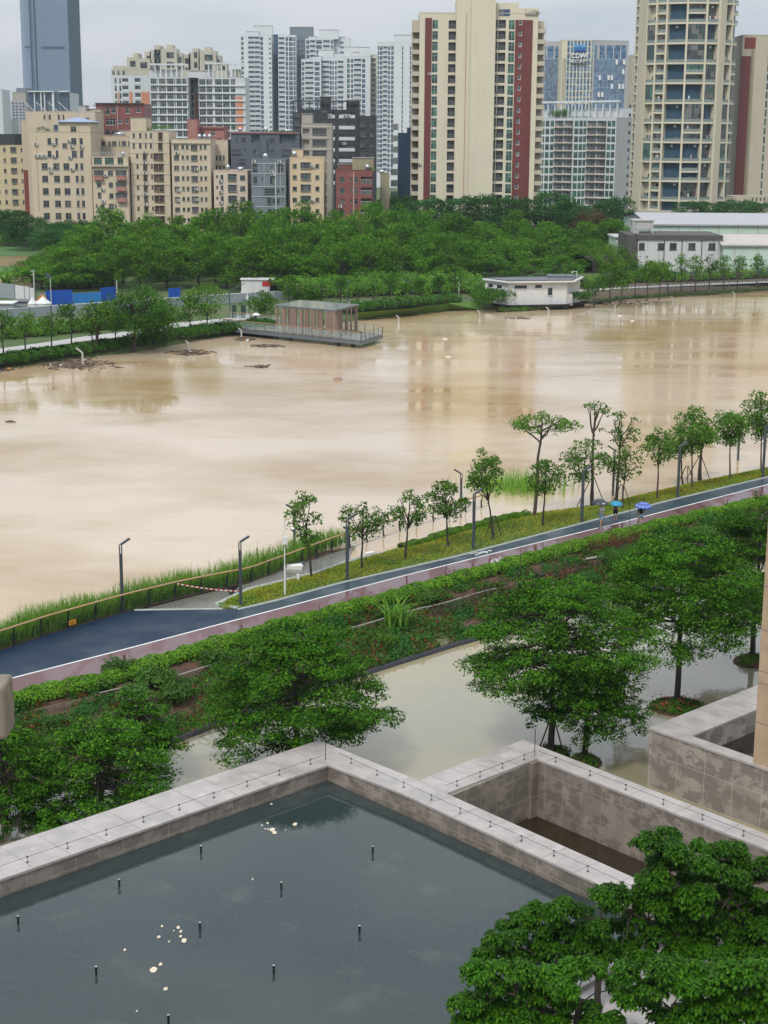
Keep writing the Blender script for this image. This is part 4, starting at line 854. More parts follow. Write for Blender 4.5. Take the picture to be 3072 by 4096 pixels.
# grass tufts on the strip
rg = np.random.RandomState(9); n = 30000; xx = rg.uniform(OUT[0][0]+.5, G(3072, 1900, 0)[0]+3, n); f = rg.random(n); a_ = sampx(OUT, xx); b_ = sampx(offs(KB, -.28), xx); P_ = a_*(1-f)[:, None]+b_*f[:, None]; P_[:, 2] = a_[:, 2]*(1-f)+b_[:, 2]*f+.03
zt_ = .75*.5+.25*a_[:, 2]; P_[:, 2] = np.where(f < .45, a_[:, 2]+(b_[:, 2]*.75+a_[:, 2]*.25+.12-a_[:, 2])*f/.45, (b_[:, 2]*.75+a_[:, 2]*.25+.12)+(b_[:, 2]-(b_[:, 2]*.75+a_[:, 2]*.25+.12))*(f-.45)/.55)
M['turf'] = leafm('turf', (.34, .33, .03), (.16, .33, .02), (.46, .34, .06), .35, .25, .7, .1)
V, Q = blades(rg, P_, rg.uniform(.06, .19, n), .07, 1.6, 2); tag(link('grass_tufts', np_mesh('grass_tufts', V, Q, [M['turf']])), kind='stuff', label='rough grass growing on the strip beside the track', cat='grass')

# clipped hedges: lumpy leaf masses along a line
def hedge(name, L, w, h, n, mat, label, group=None, leaf=.11, seed=1, lum=.25, base=None, cat='hedge'):
    rg = np.random.RandomState(seed); L = resample(L, 300); s_ = np.r_[0, np.cumsum(np.linalg.norm(np.diff(L[:, :2], axis=0), axis=1))]; T_ = np.gradient(L[:, :2], axis=0); T_ /= np.linalg.norm(T_, axis=1)[:, None]
    sp = rg.uniform(0, s_[-1], n); an = rg.uniform(-.12*PI, 1.12*PI, n); lm = 1+lum*(np.sin(sp*2.9+seed)*.5+np.sin(sp*1.27+2)*.5+.5*np.sin(sp*6.1)); rr_ = (.72+.33*rg.random(n))*lm
    q = np.stack([np.interp(sp, s_, L[:, k]) for k in range(3)], 1); tx = np.interp(sp, s_, T_[:, 0]); ty = np.interp(sp, s_, T_[:, 1]); u_ = np.cos(an)*rr_*w/2; z_ = np.sin(an)*rr_*h*.62+h*.38
    P_ = q.copy(); P_[:, 0] += ty*u_; P_[:, 1] -= tx*u_; P_[:, 2] += z_; N_ = np.stack([ty*np.cos(an), -tx*np.cos(an), np.sin(an)+.35], 1)+rnd_dirs(rg, n)*.7
    V, Q = cards(rg, P_, N_, leaf, .6); c0 = L[0]*[1, 1, 0]; t = thing(name, label, cat, tuple(c0), group=group); link('leaves', np_mesh('leaves', V-c0, Q, [M[mat]]), t)
    core = np.array([[x[0], x[1], x[2]] for x in L]); mb = MB(); k = 60; cr = resample(core, k); tt = np.gradient(cr[:, :2], axis=0); tt /= np.linalg.norm(tt, axis=1)[:, None]
    prof = [(-.3, -.1), (-.3, .5), (0, .72), (.3, .5), (.3, -.1)]; VV = []
    for i in range(k):
        for a_, b_ in prof: VV.append((cr[i, 0]+tt[i, 1]*a_*w-c0[0], cr[i, 1]-tt[i, 0]*a_*w-c0[1], cr[i, 2]+b_*h))
    QQ = [(i*5+j, i*5+j+1, (i+1)*5+j+1, (i+1)*5+j) for i in range(k-1) for j in range(4)]; link('branches', np_mesh('branches', np.array(VV), QQ, [M['barkdark']]), t); return t
Rr = [p for p in resample(RM, 300) if -20 < p[0] < G(3072, 1995, .5)[0]+6]
cut = [int(len(Rr)*f) for f in (0, .16, 1)]
hedge('hedge', [p+np.array([0, 0, -.05]) for p in offs(Rr, .95)], 1.15, .7, 52000, 'leaf_hedge', 'long low bright green hedge along the maroon track', leaf=.14, seed=3, lum=.2)
Lh = line([(1600, 2196, .12), (1700, 2170, .15), (1815, 2130, .15), (1940, 2100, .15), (2000, 2080, .15), (2105, 2062, .12)]); hedge('hedge', [p+np.array([.1, -.25, 0]) for p in Lh], .9, .45, 9000, 'leaf_hedge', 'short low hedge at the flood edge before the round trees', leaf=.12, seed=4)
# painted symbols on the track
def decal(name, polys, o_, ex, ey, label, cat):
    mb = MB(); 
    for p in polys: mb.face([(ex[0]*a+ey[0]*b, ex[1]*a+ey[1]*b, 0) for a, b in p])
    tag(mb.build(name, M['whiteline'], None, (o_[0], o_[1], o_[2])), label, cat)
def stroke(a, b, w=.07):
    a = np.array(a, float); b = np.array(b, float); d = (b-a)/np.linalg.norm(b-a); n_ = np.array([-d[1], d[0]])*w/2; return [tuple(a-n_), tuple(b-n_), tuple(b+n_), tuple(a+n_)]
def ring(c, r, w=.06, n=20):
    return [[(c[0]+(r-w)*math.cos(2*PI*i/n), c[1]+(r-w)*math.sin(2*PI*i/n)), (c[0]+r*math.cos(2*PI*i/n), c[1]+r*math.sin(2*PI*i/n)), (c[0]+r*math.cos(2*PI*(i+1)/n), c[1]+r*math.sin(2*PI*(i+1)/n)), (c[0]+(r-w)*math.cos(2*PI*(i+1)/n), c[1]+(r-w)*math.sin(2*PI*(i+1)/n))] for i in range(n)]
g = G(1925, 2211, .509); dt = np.array([W1r[150][0]-W1r[60][0], W1r[150][1]-W1r[60][1]]); dt /= np.linalg.norm(dt); dn = np.array([-dt[1], dt[0]])
walk = ring((.85, 0), .14, .14)+[stroke((.62, 0), (.05, .02), .2), stroke((.55, .05), (.25, .38), .1), stroke((.5, -.05), (.2, -.36), .1), stroke((.1, .03), (-.35, .3), .13), stroke((.05, -.03), (-.4, -.12), .13), stroke((-.4, -.12), (-.8, -.2), .12), stroke((-.35, .3), (-.75, .34), .12)]
decal('walking_symbol', walk, g, dt, dn*.85, 'white walking-person symbol painted on the blue track', 'marking')
g = G(2010, 2240, .509); bike = ring((-.55, 0), .38, .07)+ring((.55, 0), .38, .07)+[stroke((-.55, 0), (-.15, .4), .06), stroke((-.15, .4), (.42, .38), .06), stroke((.42, .38), (.55, 0), .06), stroke((-.55, 0), (0, 0), .06), stroke((0, 0), (.42, .38), .06), stroke((0, 0), (-.2, .5), .06), stroke((-.35, .52), (-.05, .52), .08), stroke((.42, .38), (.36, .62), .06), stroke((.36, .62), (.56, .66), .06)]
decal('bicycle_symbol', bike, g, dt*1.0, dn, 'white bicycle symbol painted on the maroon track', 'marking')

M['off2'] = simple('grey_hose', (.36, .34, .30), .6); M['mossy'] = plaster('mossy_concrete', (.13, .10, .07), .6)
# garden between hedge and flood: retaining wall, pipe, stakes, plants
gwl = [p for p in resample(GW, 300) if -19 < p[0] < 24]; wl_ = ribbon('retaining_wall', [np.array([p[0], p[1], .3]) for p in gwl], .12, .03, M['mossy'], 140, -.45); tag(wl_, 'low grey retaining wall along the planted bank above the flooded park', 'wall')
kw_ = [p for p in resample(GK, 300) if -17 < p[0] < 30]; tag(ribbon('park_kerb', [np.array([p[0], p[1]-.05, .1]) for p in kw_], .22, .12, M['wire'], 140, -.4), 'dark wet kerb edging the flooded park', 'kerb')
mb = MB(); L = resample([np.array([p[0], p[1]-.3, .42+.04*math.sin(p[0]*1.3)]) for p in gwl if -14 < p[0] < 7], 60); c0 = L[0].copy(); mb.tube([tuple(p-c0) for p in L], .03, 6); tag(mb.build('garden_hose', M['off2'], None, tuple(c0)), 'pale hose lying along the planted bank', 'hose')
def wpt(x, y, z=.3): return G(x, y, z)
def bushy(name, label, x, y, R, h, mat, leaf=.14, dens=500, cat='shrub', z=.2, seed=None, group=None, asp=.6):
    g = wpt(x, y, z); t = thing(name, label, cat, g, group=group); link('leaves', bush_mesh('leaves', seed or int(x), R, h*1.3, mat, dens, leaf, lum=12, asp=asp), t)
    mb = MB(); rg = np.random.RandomState(int(x))
    for k in range(7):
        a = rg.random()*7; mb.tube([(0, 0, -.15), (math.cos(a)*R*.4, math.sin(a)*R*.4, h*.5)], [.025, .012], 4)
    mb.build('stems', M['barkdark'], t)['kind'] = 'stuff'; return t
M['leaf_vine'] = leafm('leaf_vine', (.06, .16, .02), (.04, .12, .016), (.13, .22, .03), 1.2)
M['leaf_lime'] = leafm('leaf_fern', (.05, .18, .025), (.03, .12, .02), (.09, .22, .03), 1.2)
for x, y, R, h, mt, lf, lb in [
  (480, 2722, 1.1, 1.35, 'leaf_vine', .17, 'tall leafy vine mound with yellow flowers above the maroon track'), (400, 2765, .9, .8, 'leaf_vine', .17, 'low vine mound left of the yellow-flowered one'), (620, 2745, 1.3, 1.0, 'leaf_vine', .17, 'wide vine mound with small yellow flowers'), (700, 2800, 1.1, .8, 'leaf_vine', .16, 'leafy vines right of the yellow-flowered mound'), (540, 2810, 1.2, .9, 'leaf_vine', .16, 'vines spilling down the bank below the yellow flowers'),
  (860, 2660, 1.2, .9, 'leaf_vine', .16, 'vine-covered hump beside the maroon track, before the first park tree'), (1080, 2560, .9, .9, 'leaf_vine', .16, 'broad-leaved bush where the red plant bed begins'),
  (1720, 2420, .9, .9, 'leaf_vine', .15, 'leafy climber behind the tall grass clump'), (1840, 2375, .6, .6, 'leaf_vine', .14, 'small climber hanging on the bank, right of the grass clump'),
  (330, 2880, .9, .8, 'leaf_lime', .1, 'feathery bright green shrub at the lower left'), (200, 2910, .75, .8, 'leaf_lime', .1, 'feathery shrub beside the stone beam end'), (60, 3030, .9, .8, 'leaf_park', .12, 'dark shrub low at the left edge'), (440, 2900, .8, .7, 'leaf_bank', .1, 'yellowish thin shrub between feathery ones'), (110, 2790, .6, .45, 'leaf_hedge', .1, 'small bright bush by the stone beam end'), (300, 2775, .6, .45, 'leaf_bank', .1, 'small dull bush on the bank at the left'),
  (2210, 2290, 1.0, .5, 'leaf_lime', .12, 'grassy green shrub behind the red-stemmed tangle'), (2330, 2330, 1.3, .6, 'leaf_lime', .12, 'bright green shrub patch between the two big park trees'), (2480, 2290, 1.4, 1.1, 'leaf_park', .13, 'dark green shrub right of the dead brush'), (2620, 2230, 1.5, 1.2, 'leaf_park', .13, 'rounded green shrub on the bank below the woman'), (2800, 2160, 1.5, 1.1, 'leaf_vine', .13, 'green shrub on the bank toward the right edge'), (2950, 2090, 1.4, 1.0, 'leaf_vine', .13, 'green shrub on the bank at the right edge'), (3030, 2040, .45, 1.8, 'leaf_park', .12, 'small upright dark shrub by the hedge at the right edge'), (2420, 2250, 1.0, .9, 'leaf_vine', .13, 'vine-covered hump between dead brush and dark shrub'),
  (1540, 2580, .8, .7, 'leaf_bank', .1, 'thin grey-green shrub left of the net plot'), (1700, 2560, .5, .4, 'leaf_lime', .09, 'weeds growing inside the net plot')]:
    bushy('garden_shrub', lb, x, y, R, h, mt, lf, 420, z=.25)
# yellow flowers on the vine mounds
M['yellow'] = leafm('yellow_flower', (.75, .55, .02), (.8, .6, .03), (.8, .6, .05), 2, .1)
rg = np.random.RandomState(3)
# red plant bed
M['redplant'] = leafm('red_plant', (.22, .035, .015), (.16, .03, .02), (.28, .08, .03), 1.5, .2)
L = [wpt(x, y, .3) for x, y in ((1110, 2560), (1200, 2545), (1290, 2522))]; hedge('plant_bed', [p+np.array([-.1, .4, -.05]) for p in L], .8, .25, 2600, 'redplant', 'low bed of rusty red plants on the bank', leaf=.1, seed=9, cat='plants')
# banana-like grass clump
g = wpt(1590, 2500, .25); rg = np.random.RandomState(7); n = 46; V, Q = blades(rg, np.stack([rg.normal(0, .3, n), rg.normal(0, .25, n), np.zeros(n)], 1), rg.uniform(1.2, 2.1, n), .12, 1.5, 7); t = thing('giant_grass', 'tall clump of broad arching grass blades on the planted bank', 'grass clump', g)
link('blades', np_mesh('blades', V, Q, [M['reed']]), t)['kind'] = 'stuff'
# low weeds and vines covering most of the planted bank
rg = np.random.RandomState(31); n = 110000; xx = rg.uniform(-19, 26, n); f = rg.random(n); a_ = sampx(offs(RM, 1.2), xx); b_ = sampx(GW, xx); c_ = sampx(GK, xx); up_ = rg.random(n) < .42
P_ = np.where(up_[:, None], a_*(1-f)[:, None]+b_*f[:, None], b_*(1-f)[:, None]+c_*f[:, None]); P_[:, 2] = np.where(up_, .5-.2*f, .12)
den = np.sin(P_[:, 0]*.9+1.3*P_[:, 1])*.5+np.sin(P_[:, 0]*2.3-P_[:, 1]*1.1+1)*.35+np.sin(P_[:, 0]*.31+2)*.35+rg.normal(0, .25, n); keep = den > np.where(up_, -.15, -.4); P_ = P_[keep]; P_[:, 2] += rg.random(len(P_))**1.5*(.18+.35*np.clip(den[keep], 0, 1)); N_ = rnd_dirs(rg, len(P_))*.8+[0, 0, .6]
V, Q = cards(rg, P_, N_, .175, .6); mi = (rg.random(len(Q)) < .12).astype(int)+(np.sin(P_[:, 0]*1.7) > .5)*2; mi = np.minimum(mi, 2); tag(link('weeds', np_mesh('weeds', V, Q, [M['leaf_vine'], M['redplant'], M['leaf_lime']], mi)), kind='stuff', label='low weeds and vines on the planted bank above the flooded park', cat='weeds')
# bamboo sticks and dead brush
M['stick'] = simple('dead_stick', (.07, .045, .03), .8, var=.4); M['redstick'] = simple('red_twig', (.25, .04, .02), .7, var=.4)
def brush(label, x, y, w, h, n, mats, seed, name='dead_brush'):
    g = wpt(x, y, .2); rg = np.random.RandomState(seed); mb = MB()
    for i in range(n):
        mb.mat(0 if rg.random() < .55 or len(mats) == 1 else 1); a = np.array([rg.uniform(-w, w), rg.uniform(-.5, .5), rg.uniform(-.1, h*.3)]); a[1] += a[0]*.8; b = a+np.array([rg.uniform(-.5, .5), rg.uniform(-.4, .4), rg.uniform(.2, h)]); m_ = (a+b)/2+rg.uniform(-.12, .12, 3); mb.tube([a, m_, b], [.018, .014, .006], 3)
    tag(mb.build(name, [M[m] for m in mats], None, g), label, 'brush', kind='stuff')
brush('tangle of red and brown twigs by the planted bank, behind the broad park tree', 2240, 2330, 1.3, 1.1, 120, ['stick', 'redstick'], 1)
brush('heap of dead brown brush on the bank below the walkers', 2460, 2205, 2.0, 1.3, 170, ['stick', 'redstick'], 2)
brush('dry stems hanging over the bank right of the grass clump', 1850, 2440, 1.9, .7, 150, ['stick'], 3)
brush('dry stems and roots along the bank beside the red plant bed', 1400, 2500, 2.2, .45, 110, ['stick'], 4)
brush('dead twigs on the bank near the stone beam end', 230, 2815, 1.6, .5, 90, ['stick', 'redstick'], 5)
brush('dark driftwood piled against the park kerb', 800, 2930, 2.0, .25, 80, ['stick'], 6)
for i_, (x, y) in enumerate(((1180, 2530), (1560, 2440), (1700, 2400), (1960, 2375), (2100, 2320), (2350, 2270), (2650, 2190), (2800, 2150), (950, 2600), (640, 2690), (380, 2770))):
    brush(['dry stems in the hedge foot by the red plant bed', 'dry stems before the grass clump', 'dry stems behind the grass clump', 'dry stems left of the rocks', 'dry stems between rocks and red twigs', 'dry stems right of the red twigs', 'dry stems on the bank below the woman', 'dry stems on the bank toward the right edge', 'dry stems behind the first park tree', 'dry stems under the yellow-flowered vines', 'dry stems on the bank at the left'][i_], x, y, 2.2, .55, 120, ['stick'], 20+i_)
for (x, y, h, lb) in ((1276, 2520, 1.5, 'thin stake above the red plant bed'), (2076, 2330, 2.3, 'thin stake left of the red twigs'), (2223, 2320, 2.2, 'thin stake among the red twigs'), (2513, 2165, 2.5, 'tall pointed stick below the woman'), (2545, 2160, 2.2, 'tall dark stick right below the woman'), (2440, 2190, 1.6, 'dark stick in the dead brush'), (2205, 2345, 1.7, 'pale leaning stake beside the red twigs'), (265, 2810, 1.2, 'dark stake on the bank at the left'), (1330, 2560, 1.1, 'dark stake by the pale hose')):
    g = wpt(x, y, .2); mb = MB(); mb.tube([(0, 0, -.2), (.06, 0, h*.5), (.02, 0, h)], [.028, .025, .012], 5); tag(mb.build('garden_stake', M['stick'], None, g), lb, 'stake', 'sticks standing on the planted bank')
for (x, y, r_, lb) in ((1925, 2343, .26, 'brown rock on the bank, left one of a pair'), (1960, 2335, .28, 'brown rock on the bank, right one of a pair'), (1333, 2535, .18, 'pale stone beside the hose')):
    g = wpt(x, y, .35); rg = np.random.RandomState(int(x)); bm = bmesh.new(); bmesh.ops.create_icosphere(bm, subdivisions=2, radius=r_)
    for v in bm.verts: v.co *= rg.uniform(.8, 1.15); v.co.z *= .7
    me = bpy.data.meshes.new('rock'); bm.to_mesh(me); bm.free(); me.materials.append(M['soil']); tag(link('rock', me, None, g), lb, 'rock')
g = wpt(2150, 2303, .5); mb = MB(); mb.tube([(-.5, 0, 0), (-.1, .1, .12), (.3, 0, .02), (.5, .1, .05)], [.12, .2, .16, .05], 7); tag(mb.build('black_bag', M['black'], None, g), 'crumpled black plastic bag on the bank left of the red twigs', 'bag')
g = wpt(2370, 2232, .45); mb = MB(); mb.box(-1.1, 1.1, -.12, .12, 0, .04, Matrix.Rotation(.55, 4, 'Z')); tag(mb.build('board', M['concrete'], None, g), 'pale board lying beside the dead brush', 'board')
M['murk'] = ground_mat('murky_weeds', [(.10, .11, .05), (.16, .14, .08), (.07, .10, .03)], 1.2)
# net plot
mb = MB(); q = [wpt(1640, 2540, .02), wpt(1760, 2470, .02), wpt(1800, 2580, .02), wpt(1650, 2630, .02)]; c0 = q[0]
tag(MB().face([p-c0+np.array([0, 0, .10+0*.01]) for p in q]).build('net_plot', M['murk'], None, tuple(c0)), 'drowned patch of green netting inside the park kerb', 'net')

# ------------------------------------------------------------------ people with umbrellas
def skin_fig(name, verts, edges, rad, mat, parent, root=0, sub=2):
    me = bpy.data.meshes.new(name); me.from_pydata([tuple(v) for v in verts], edges, []); me.materials.append(mat); o = link(name, me, parent)
    sk = o.modifiers.new('skin', 'SKIN'); sk.use_smooth_shade = True; sv = me.skin_vertices[0].data
    for i, r_ in enumerate(rad): sv[i].radius = (r_, r_) if not hasattr(r_, '__len__') else r_; sv[i].use_root = (i == root)
    ss = o.modifiers.new('sub', 'SUBSURF'); ss.levels = sub; ss.render_levels = sub; return o
M['skin'] = simple('skin', (.42, .24, .16), .55, var=.05); M['hair'] = simple('hair', (.012, .01, .009), .5)
def person(label, g, rz, h, shirt, shorts, shoe, hold=(.16, .22, 1.28), stride=.22, long=.52, hairlen=.0):
    """standing/walking figure, facing local -Y; the right hand (+X side) holds an umbrella shaft in front of the chest"""
    k = h/1.72; t = thing('person', label, 'person', g, rz); V = []; E = []; R_ = []
    def add(p, r, pr=None):
        V.append(np.array(p, float)*k); R_.append((r[0]*k, r[1]*k) if hasattr(r, '__len__') else r*k); i = len(V)-1
        if pr is not None: E.append((pr, i))
        return i
    pel = add((0, 0, .92), (.15, .11)); wst = add((0, 0, 1.08), (.135, .10), pel); ch = add((0, -.01, 1.28), (.165, .115), wst); nk = add((0, 0, 1.44), (.08, .07), ch); nk2 = add((0, -.01, 1.50), (.052, .055), nk)
    hd = add((0, -.02, 1.575), (.075, .085), nk2); hd2 = add((0, -.02, 1.655), (.08, .092), hd); add((0, -.01, 1.70), (.05, .06), hd2)
    feet = []
    for s, st_ in ((1, stride), (-1, -stride)):
        hp = add((.10*s, 0, .86), .095, pel); kn = add((.105*s, -st_*.55-.03, .50), .062, hp); an = add((.10*s, -st_+(.05 if st_ < 0 else 0), .09 if st_ > 0 else .14), .038, kn); hl = add((.10*s, -st_-.02, .045), .036, an); add((.105*s, -st_-.17, .03), .03, hl); feet.append((.10*s, -st_))
    hands = []
    for s in (1, -1):
        sh = add((.165*s, 0, 1.405), .06, nk)
        if s == 1: el = add((.235, -.07, 1.15), .042, sh); wr = add((hold[0]-.0, -hold[1], hold[2]-.06), .03, el); pm_ = add((hold[0], -hold[1]-.02, hold[2]), (.032, .022), wr)
        else: el = add((-.235, .03, 1.13), .042, sh); wr = add((-.2, -.12, .93), .028, el); pm_ = add((-.2, -.15, .86), (.032, .02), wr)
        hands.append(V[pm_]/k)
        for f in range(4):
            b = V[pm_]/k; dx = (f-1.5)*.019
            if s == 1: f1 = add((b[0]+.03, b[1]-.03, b[2]+dx), .009, pm_); add((b[0]+.005, b[1]-.055, b[2]+dx), .008, f1)
            else: f1 = add((b[0]+dx, b[1]-.015, b[2]-.05-.006*(f in (1, 2))), .009, pm_); add((b[0]+dx*1.1, b[1]-.03, b[2]-.085), .008, f1)
        b = V[pm_]/k; add((b[0]-.035*s, b[1]-.03, b[2]+.02), .010, pm_)
    skin_fig('body', V, E, R_, M['skin'], t)
    def garment(nm, idx, add_r, mat, ends=None):
        mp_ = {j: i for i, j in enumerate(idx)}; vv = [V[j] for j in idx]; ee = [(mp_[a], mp_[b]) for a, b in E if a in mp_ and b in mp_]; rr_ = []
        for j in idx:
            r_ = R_[j]; r_ = r_ if hasattr(r_, '__len__') else (r_, r_); rr_.append((r_[0]+add_r, r_[1]+add_r))
        if ends:
            for a, f in ends: 
                b = [e for e in E if e[0] == a[0] and e[1] == a[1]]; p = V[a[0]]*(1-f)+V[a[1]]*f; vv.append(p); r_ = R_[a[1]] if not hasattr(R_[a[1]], '__len__') else R_[a[1]][0]; rr_.append((r_+add_r*2.2, r_+add_r*2.2)); ee.append((mp_[a[0]], len(vv)-1))
        return skin_fig(nm, vv, ee, rr_, mat, t)
    # indices: pel0 wst1 ch2 nk3 ; legs 8.. : hp,kn,an,hl,toe ; arms
    hpR, knR, anR, hlR, toR = 8, 9, 10, 11, 12; hpL, knL, anL, hlL, toL = 13, 14, 15, 16, 17; shR = 18; elR = 19; shL = [e[1] for e in E if e[0] == 3][-1]; elL = shL+1
    garment('shirt', [0, 1, 2, 3, shR, shL], .016, shirt, [((shR, elR), .75), ((shL, elL), .75)])
    garment('shorts', [0, hpR, hpL], .022, shorts, [((hpR, knR), long*1.6), ((hpL, knL), long*1.6)])
    for a, b in ((hlR, toR), (hlL, toL)): skin_fig('shoe', [V[a]+[0, .03, 0], V[b]], [(0, 1)], [.042*k, .036*k], shoe, t, sub=1)
    # hair cap and face
    mb = MB(); mb.smooth = True; c = V[6]; 
    prof = [(math.cos(a)*.098*k, math.sin(a)*.105*k) for a in np.linspace(-.35, PI/2, 7)]; mb.lathe(prof, 14, (c[0], c[1]+.018*k, c[2]+.005)); hr = mb.build('hair', M['hair'], t)
    for sx in (-.032, .032):
        mb = MB(); mb.smooth = True; mb.lathe([(0, -.009), (.009, 0), (0, .009)], 8, (sx*k, c[1]-.088*k, c[2]-.03*k)); mb.build('eye', M['black'], t)
    mb = MB(); mb.tube([(0, c[1]-.085*k, c[2]-.03*k), (0, c[1]-.108*k, c[2]-.06*k), (0, c[1]-.088*k, c[2]-.068*k)], [.008, .013, .009], 6); mb.build('nose', M['skin'], t)
    mb = MB(); mb.box(-.022*k, .022*k, c[1]-.092*k, c[1]-.075*k, c[2]-.092*k, c[2]-.085*k); mb.build('mouth', simple('lips', (.3, .1, .08), .5) if 'lips' not in M else M['lips'], t); M['lips'] = t.children[-1].data.materials[0]
    for sx in (-.082, .082):
        mb = MB(); mb.smooth = True; mb.tube([(sx*k, c[1]+.0, c[2]-.06*k), (sx*1.08*k, c[1]+.005, c[2]-.03*k), (sx*k, c[1]+.0, c[2]-.005)], [.008, .014, .01], 6); mb.build('ear', M['skin'], t)
    hp_ = hands[0]*k; return t, Matrix.Translation(Vector(g)) @ Matrix.Rotation(rz, 4, 'Z') @ Vector((hp_[0], hp_[1]-.035, hp_[2]))
def umbrella(label, hand, rz, R, mats, tilt=(.1, 0), Ls=.72, ribs=8, check=False, logo=False):
    t = thing('umbrella', label, 'umbrella', hand); t.rotation_euler = (tilt[0], tilt[1], rz)
    mb = MB(); mb.tube([(0, 0, -.12), (0, 0, Ls+.03)], .008, 6); mb.build('shaft', M['wire'], t); mb = MB(); mb.tube([(0, 0, -.2), (0, 0, -.06)], .016, 8); mb.build('handle', M['black'], t)
    V = []; Q = []; mi = []; na = ribs*4; nr = 7
    for i in range(nr+1):
        f = i/nr; 
        for j in range(na):
            a = 2*PI*j/na; ph = (j % 4)/4; sc = 1-.07*f*math.sin(PI*ph); z = Ls-.30*R/.6*(f**2.1)-.02*math.sin(PI*ph)*-1*f*(1 if f > .3 else 0); V.append((R*f*sc*math.cos(a), R*f*sc*math.sin(a), z))
    for i in range(nr):
        for j in range(na):
            k = (j+1) % na; Q.append((i*na+j, i*na+k, (i+1)*na+k, (i+1)*na+j)); mi.append((1 if ((i in (2, 5)) or j % 4 in (0,)) and check else 0))
    c_ = link('canopy', np_mesh('canopy', V, Q, mats, mi, True), t); sd = c_.modifiers.new('s', 'SOLIDIFY'); sd.thickness = .004
    for j in range(ribs):
        a = 2*PI*j/ribs; mb = MB(); mb.tube([(R*f*math.cos(a)*.985, R*f*math.sin(a)*.985, Ls-.30*R/.6*(f**2.1)-.012) for f in np.linspace(0, 1, 6)], .004, 4); mb.build('rib', M['wire'], t)
    if logo:
        mb = MB()
        for k in range(4):
            a = -1.35+.13*k; f0, f1 = .72, .86; pt = lambda f, a: (R*f*math.cos(a), R*f*math.sin(a), Ls-.30*R/.6*(f**2.1)+.006); mb.face([pt(f1, a), pt(f1, a+.06), pt(f0, a+.06), pt(f0, a)])
        mb.build('logo', M['whitepole'], t)
    return t
um_black = simple('umbrella_black', (.028, .032, .045), .4); um_cyan = simple('umbrella_cyan', (.015, .22, .38), .4); um_blue = simple('umbrella_blue', (.03, .06, .30), .4); um_lb = simple('umbrella_check', (.14, .22, .52), .4)
white = simple('white_shirt', (.85, .86, .88), .8); jean = simple('pale_denim', (.22, .34, .45), .85); blk = simple('black_cloth', (.012, .012, .014), .8); red = simple('red_sandals', (.5, .03, .03), .5); wsh = simple('white_shoes', (.7, .68, .66), .6); olive = simple('olive_print_shirt', (.13, .13, .09), .8, var=.6, scale=14); tan_ = simple('dark_sandal', (.08, .05, .04), .6); ljean = simple('light_denim', (.30, .48, .62), .85)
g = G(2405, 2110, .506); p_, hnd = person('man in white t-shirt and pale denim shorts, walking, holding a black umbrella', g, -.95, 1.74, white, jean, tan_, hold=(.06, .26, 1.22), stride=.2)
umbrella('black umbrella with small white lettering over the man in white', hnd, 0, .62, [um_black], tilt=(.05, .04), Ls=.86, logo=True)
g = G(2461, 2078, .506); p_, hnd = person('child in printed shirt, black shorts and red sandals under a cyan umbrella', g, -.2, 1.36, olive, blk, red, hold=(.05, .2, 1.2), stride=.08, long=.6)
umbrella('small cyan umbrella over the child', hnd, .2, .48, [um_cyan], tilt=(.12, -.03), Ls=.46)
g = G(2562, 2106, .506); p_, hnd = person('woman in black t-shirt and light denim shorts walking toward the viewer', g, .25, 1.62, blk, ljean, wsh, hold=(.04, .2, 1.3), stride=.2, long=.4)
umbrella('blue checked umbrella over the woman in black', hnd, 0, .66, [um_blue, um_lb], tilt=(.06, .02), Ls=.58, ribs=14, check=True)
# ------------------------------------------------------------------ far bank
ZB = 1.28
for k, c in (('grey_sheet', (.30, .33, .36)), ('blue_sheet', (.015, .09, .42)), ('bluel_sheet', (.03, .20, .50)), ('white_wall', (.66, .66, .65)), ('off_wall', (.46, .45, .43)), ('roof_grey', (.15, .16, .17)), ('roof_dark', (.06, .06, .06)), ('green_wall', (.50, .60, .50)), ('red_sheet', (.5, .04, .03)), ('orange_box', (.62, .27, .05)), ('wood', (.38, .27, .22)), ('steel', (.12, .14, .16)), ('win_dark', (.02, .025, .03))):
    M[k] = plaster(k, c, .3) if k not in ('steel', 'win_dark', 'wood') else simple(k, c, .4 if k != 'wood' else .7)
M['railglass'] = simple('rail_glass', (.22, .27, .25), .1)
M['deckwet'] = wet('deck_wet', (.14, .13, .12), .3, .06, .5)
def gb(x, y, z=ZB): return G(x, y, z)
# paths on the far bank
Lp = [(-300, 1470), (0, 1403), (190, 1377), (348, 1353), (519, 1334), (696, 1302), (848, 1287), (930, 1279), (1010, 1262)]
la = line([(x, y-9) for x, y in Lp], ZB+.02); lb_ = line([(x, y+10) for x, y in Lp], ZB+.02); st(strips('far_path', [la, lb_], [M['farpave']], 80))
Lp = [(1230, 1224), (1500, 1203), (1760, 1194), (1850, 1190)]; st(strips('far_path', [line([(x, y-3) for x, y in Lp], ZB+.03), line([(x, y+4) for x, y in Lp], ZB+.03)], [M['farpave']], 50))
Lp = [(2300, 1163), (2513, 1151), (2734, 1141), (3072, 1127), (3500, 1108)]; st(strips('far_path', [line([(x, y-3) for x, y in Lp], ZB+.03), line([(x, y+3) for x, y in Lp], ZB+.03)], [M['farpave']], 50))
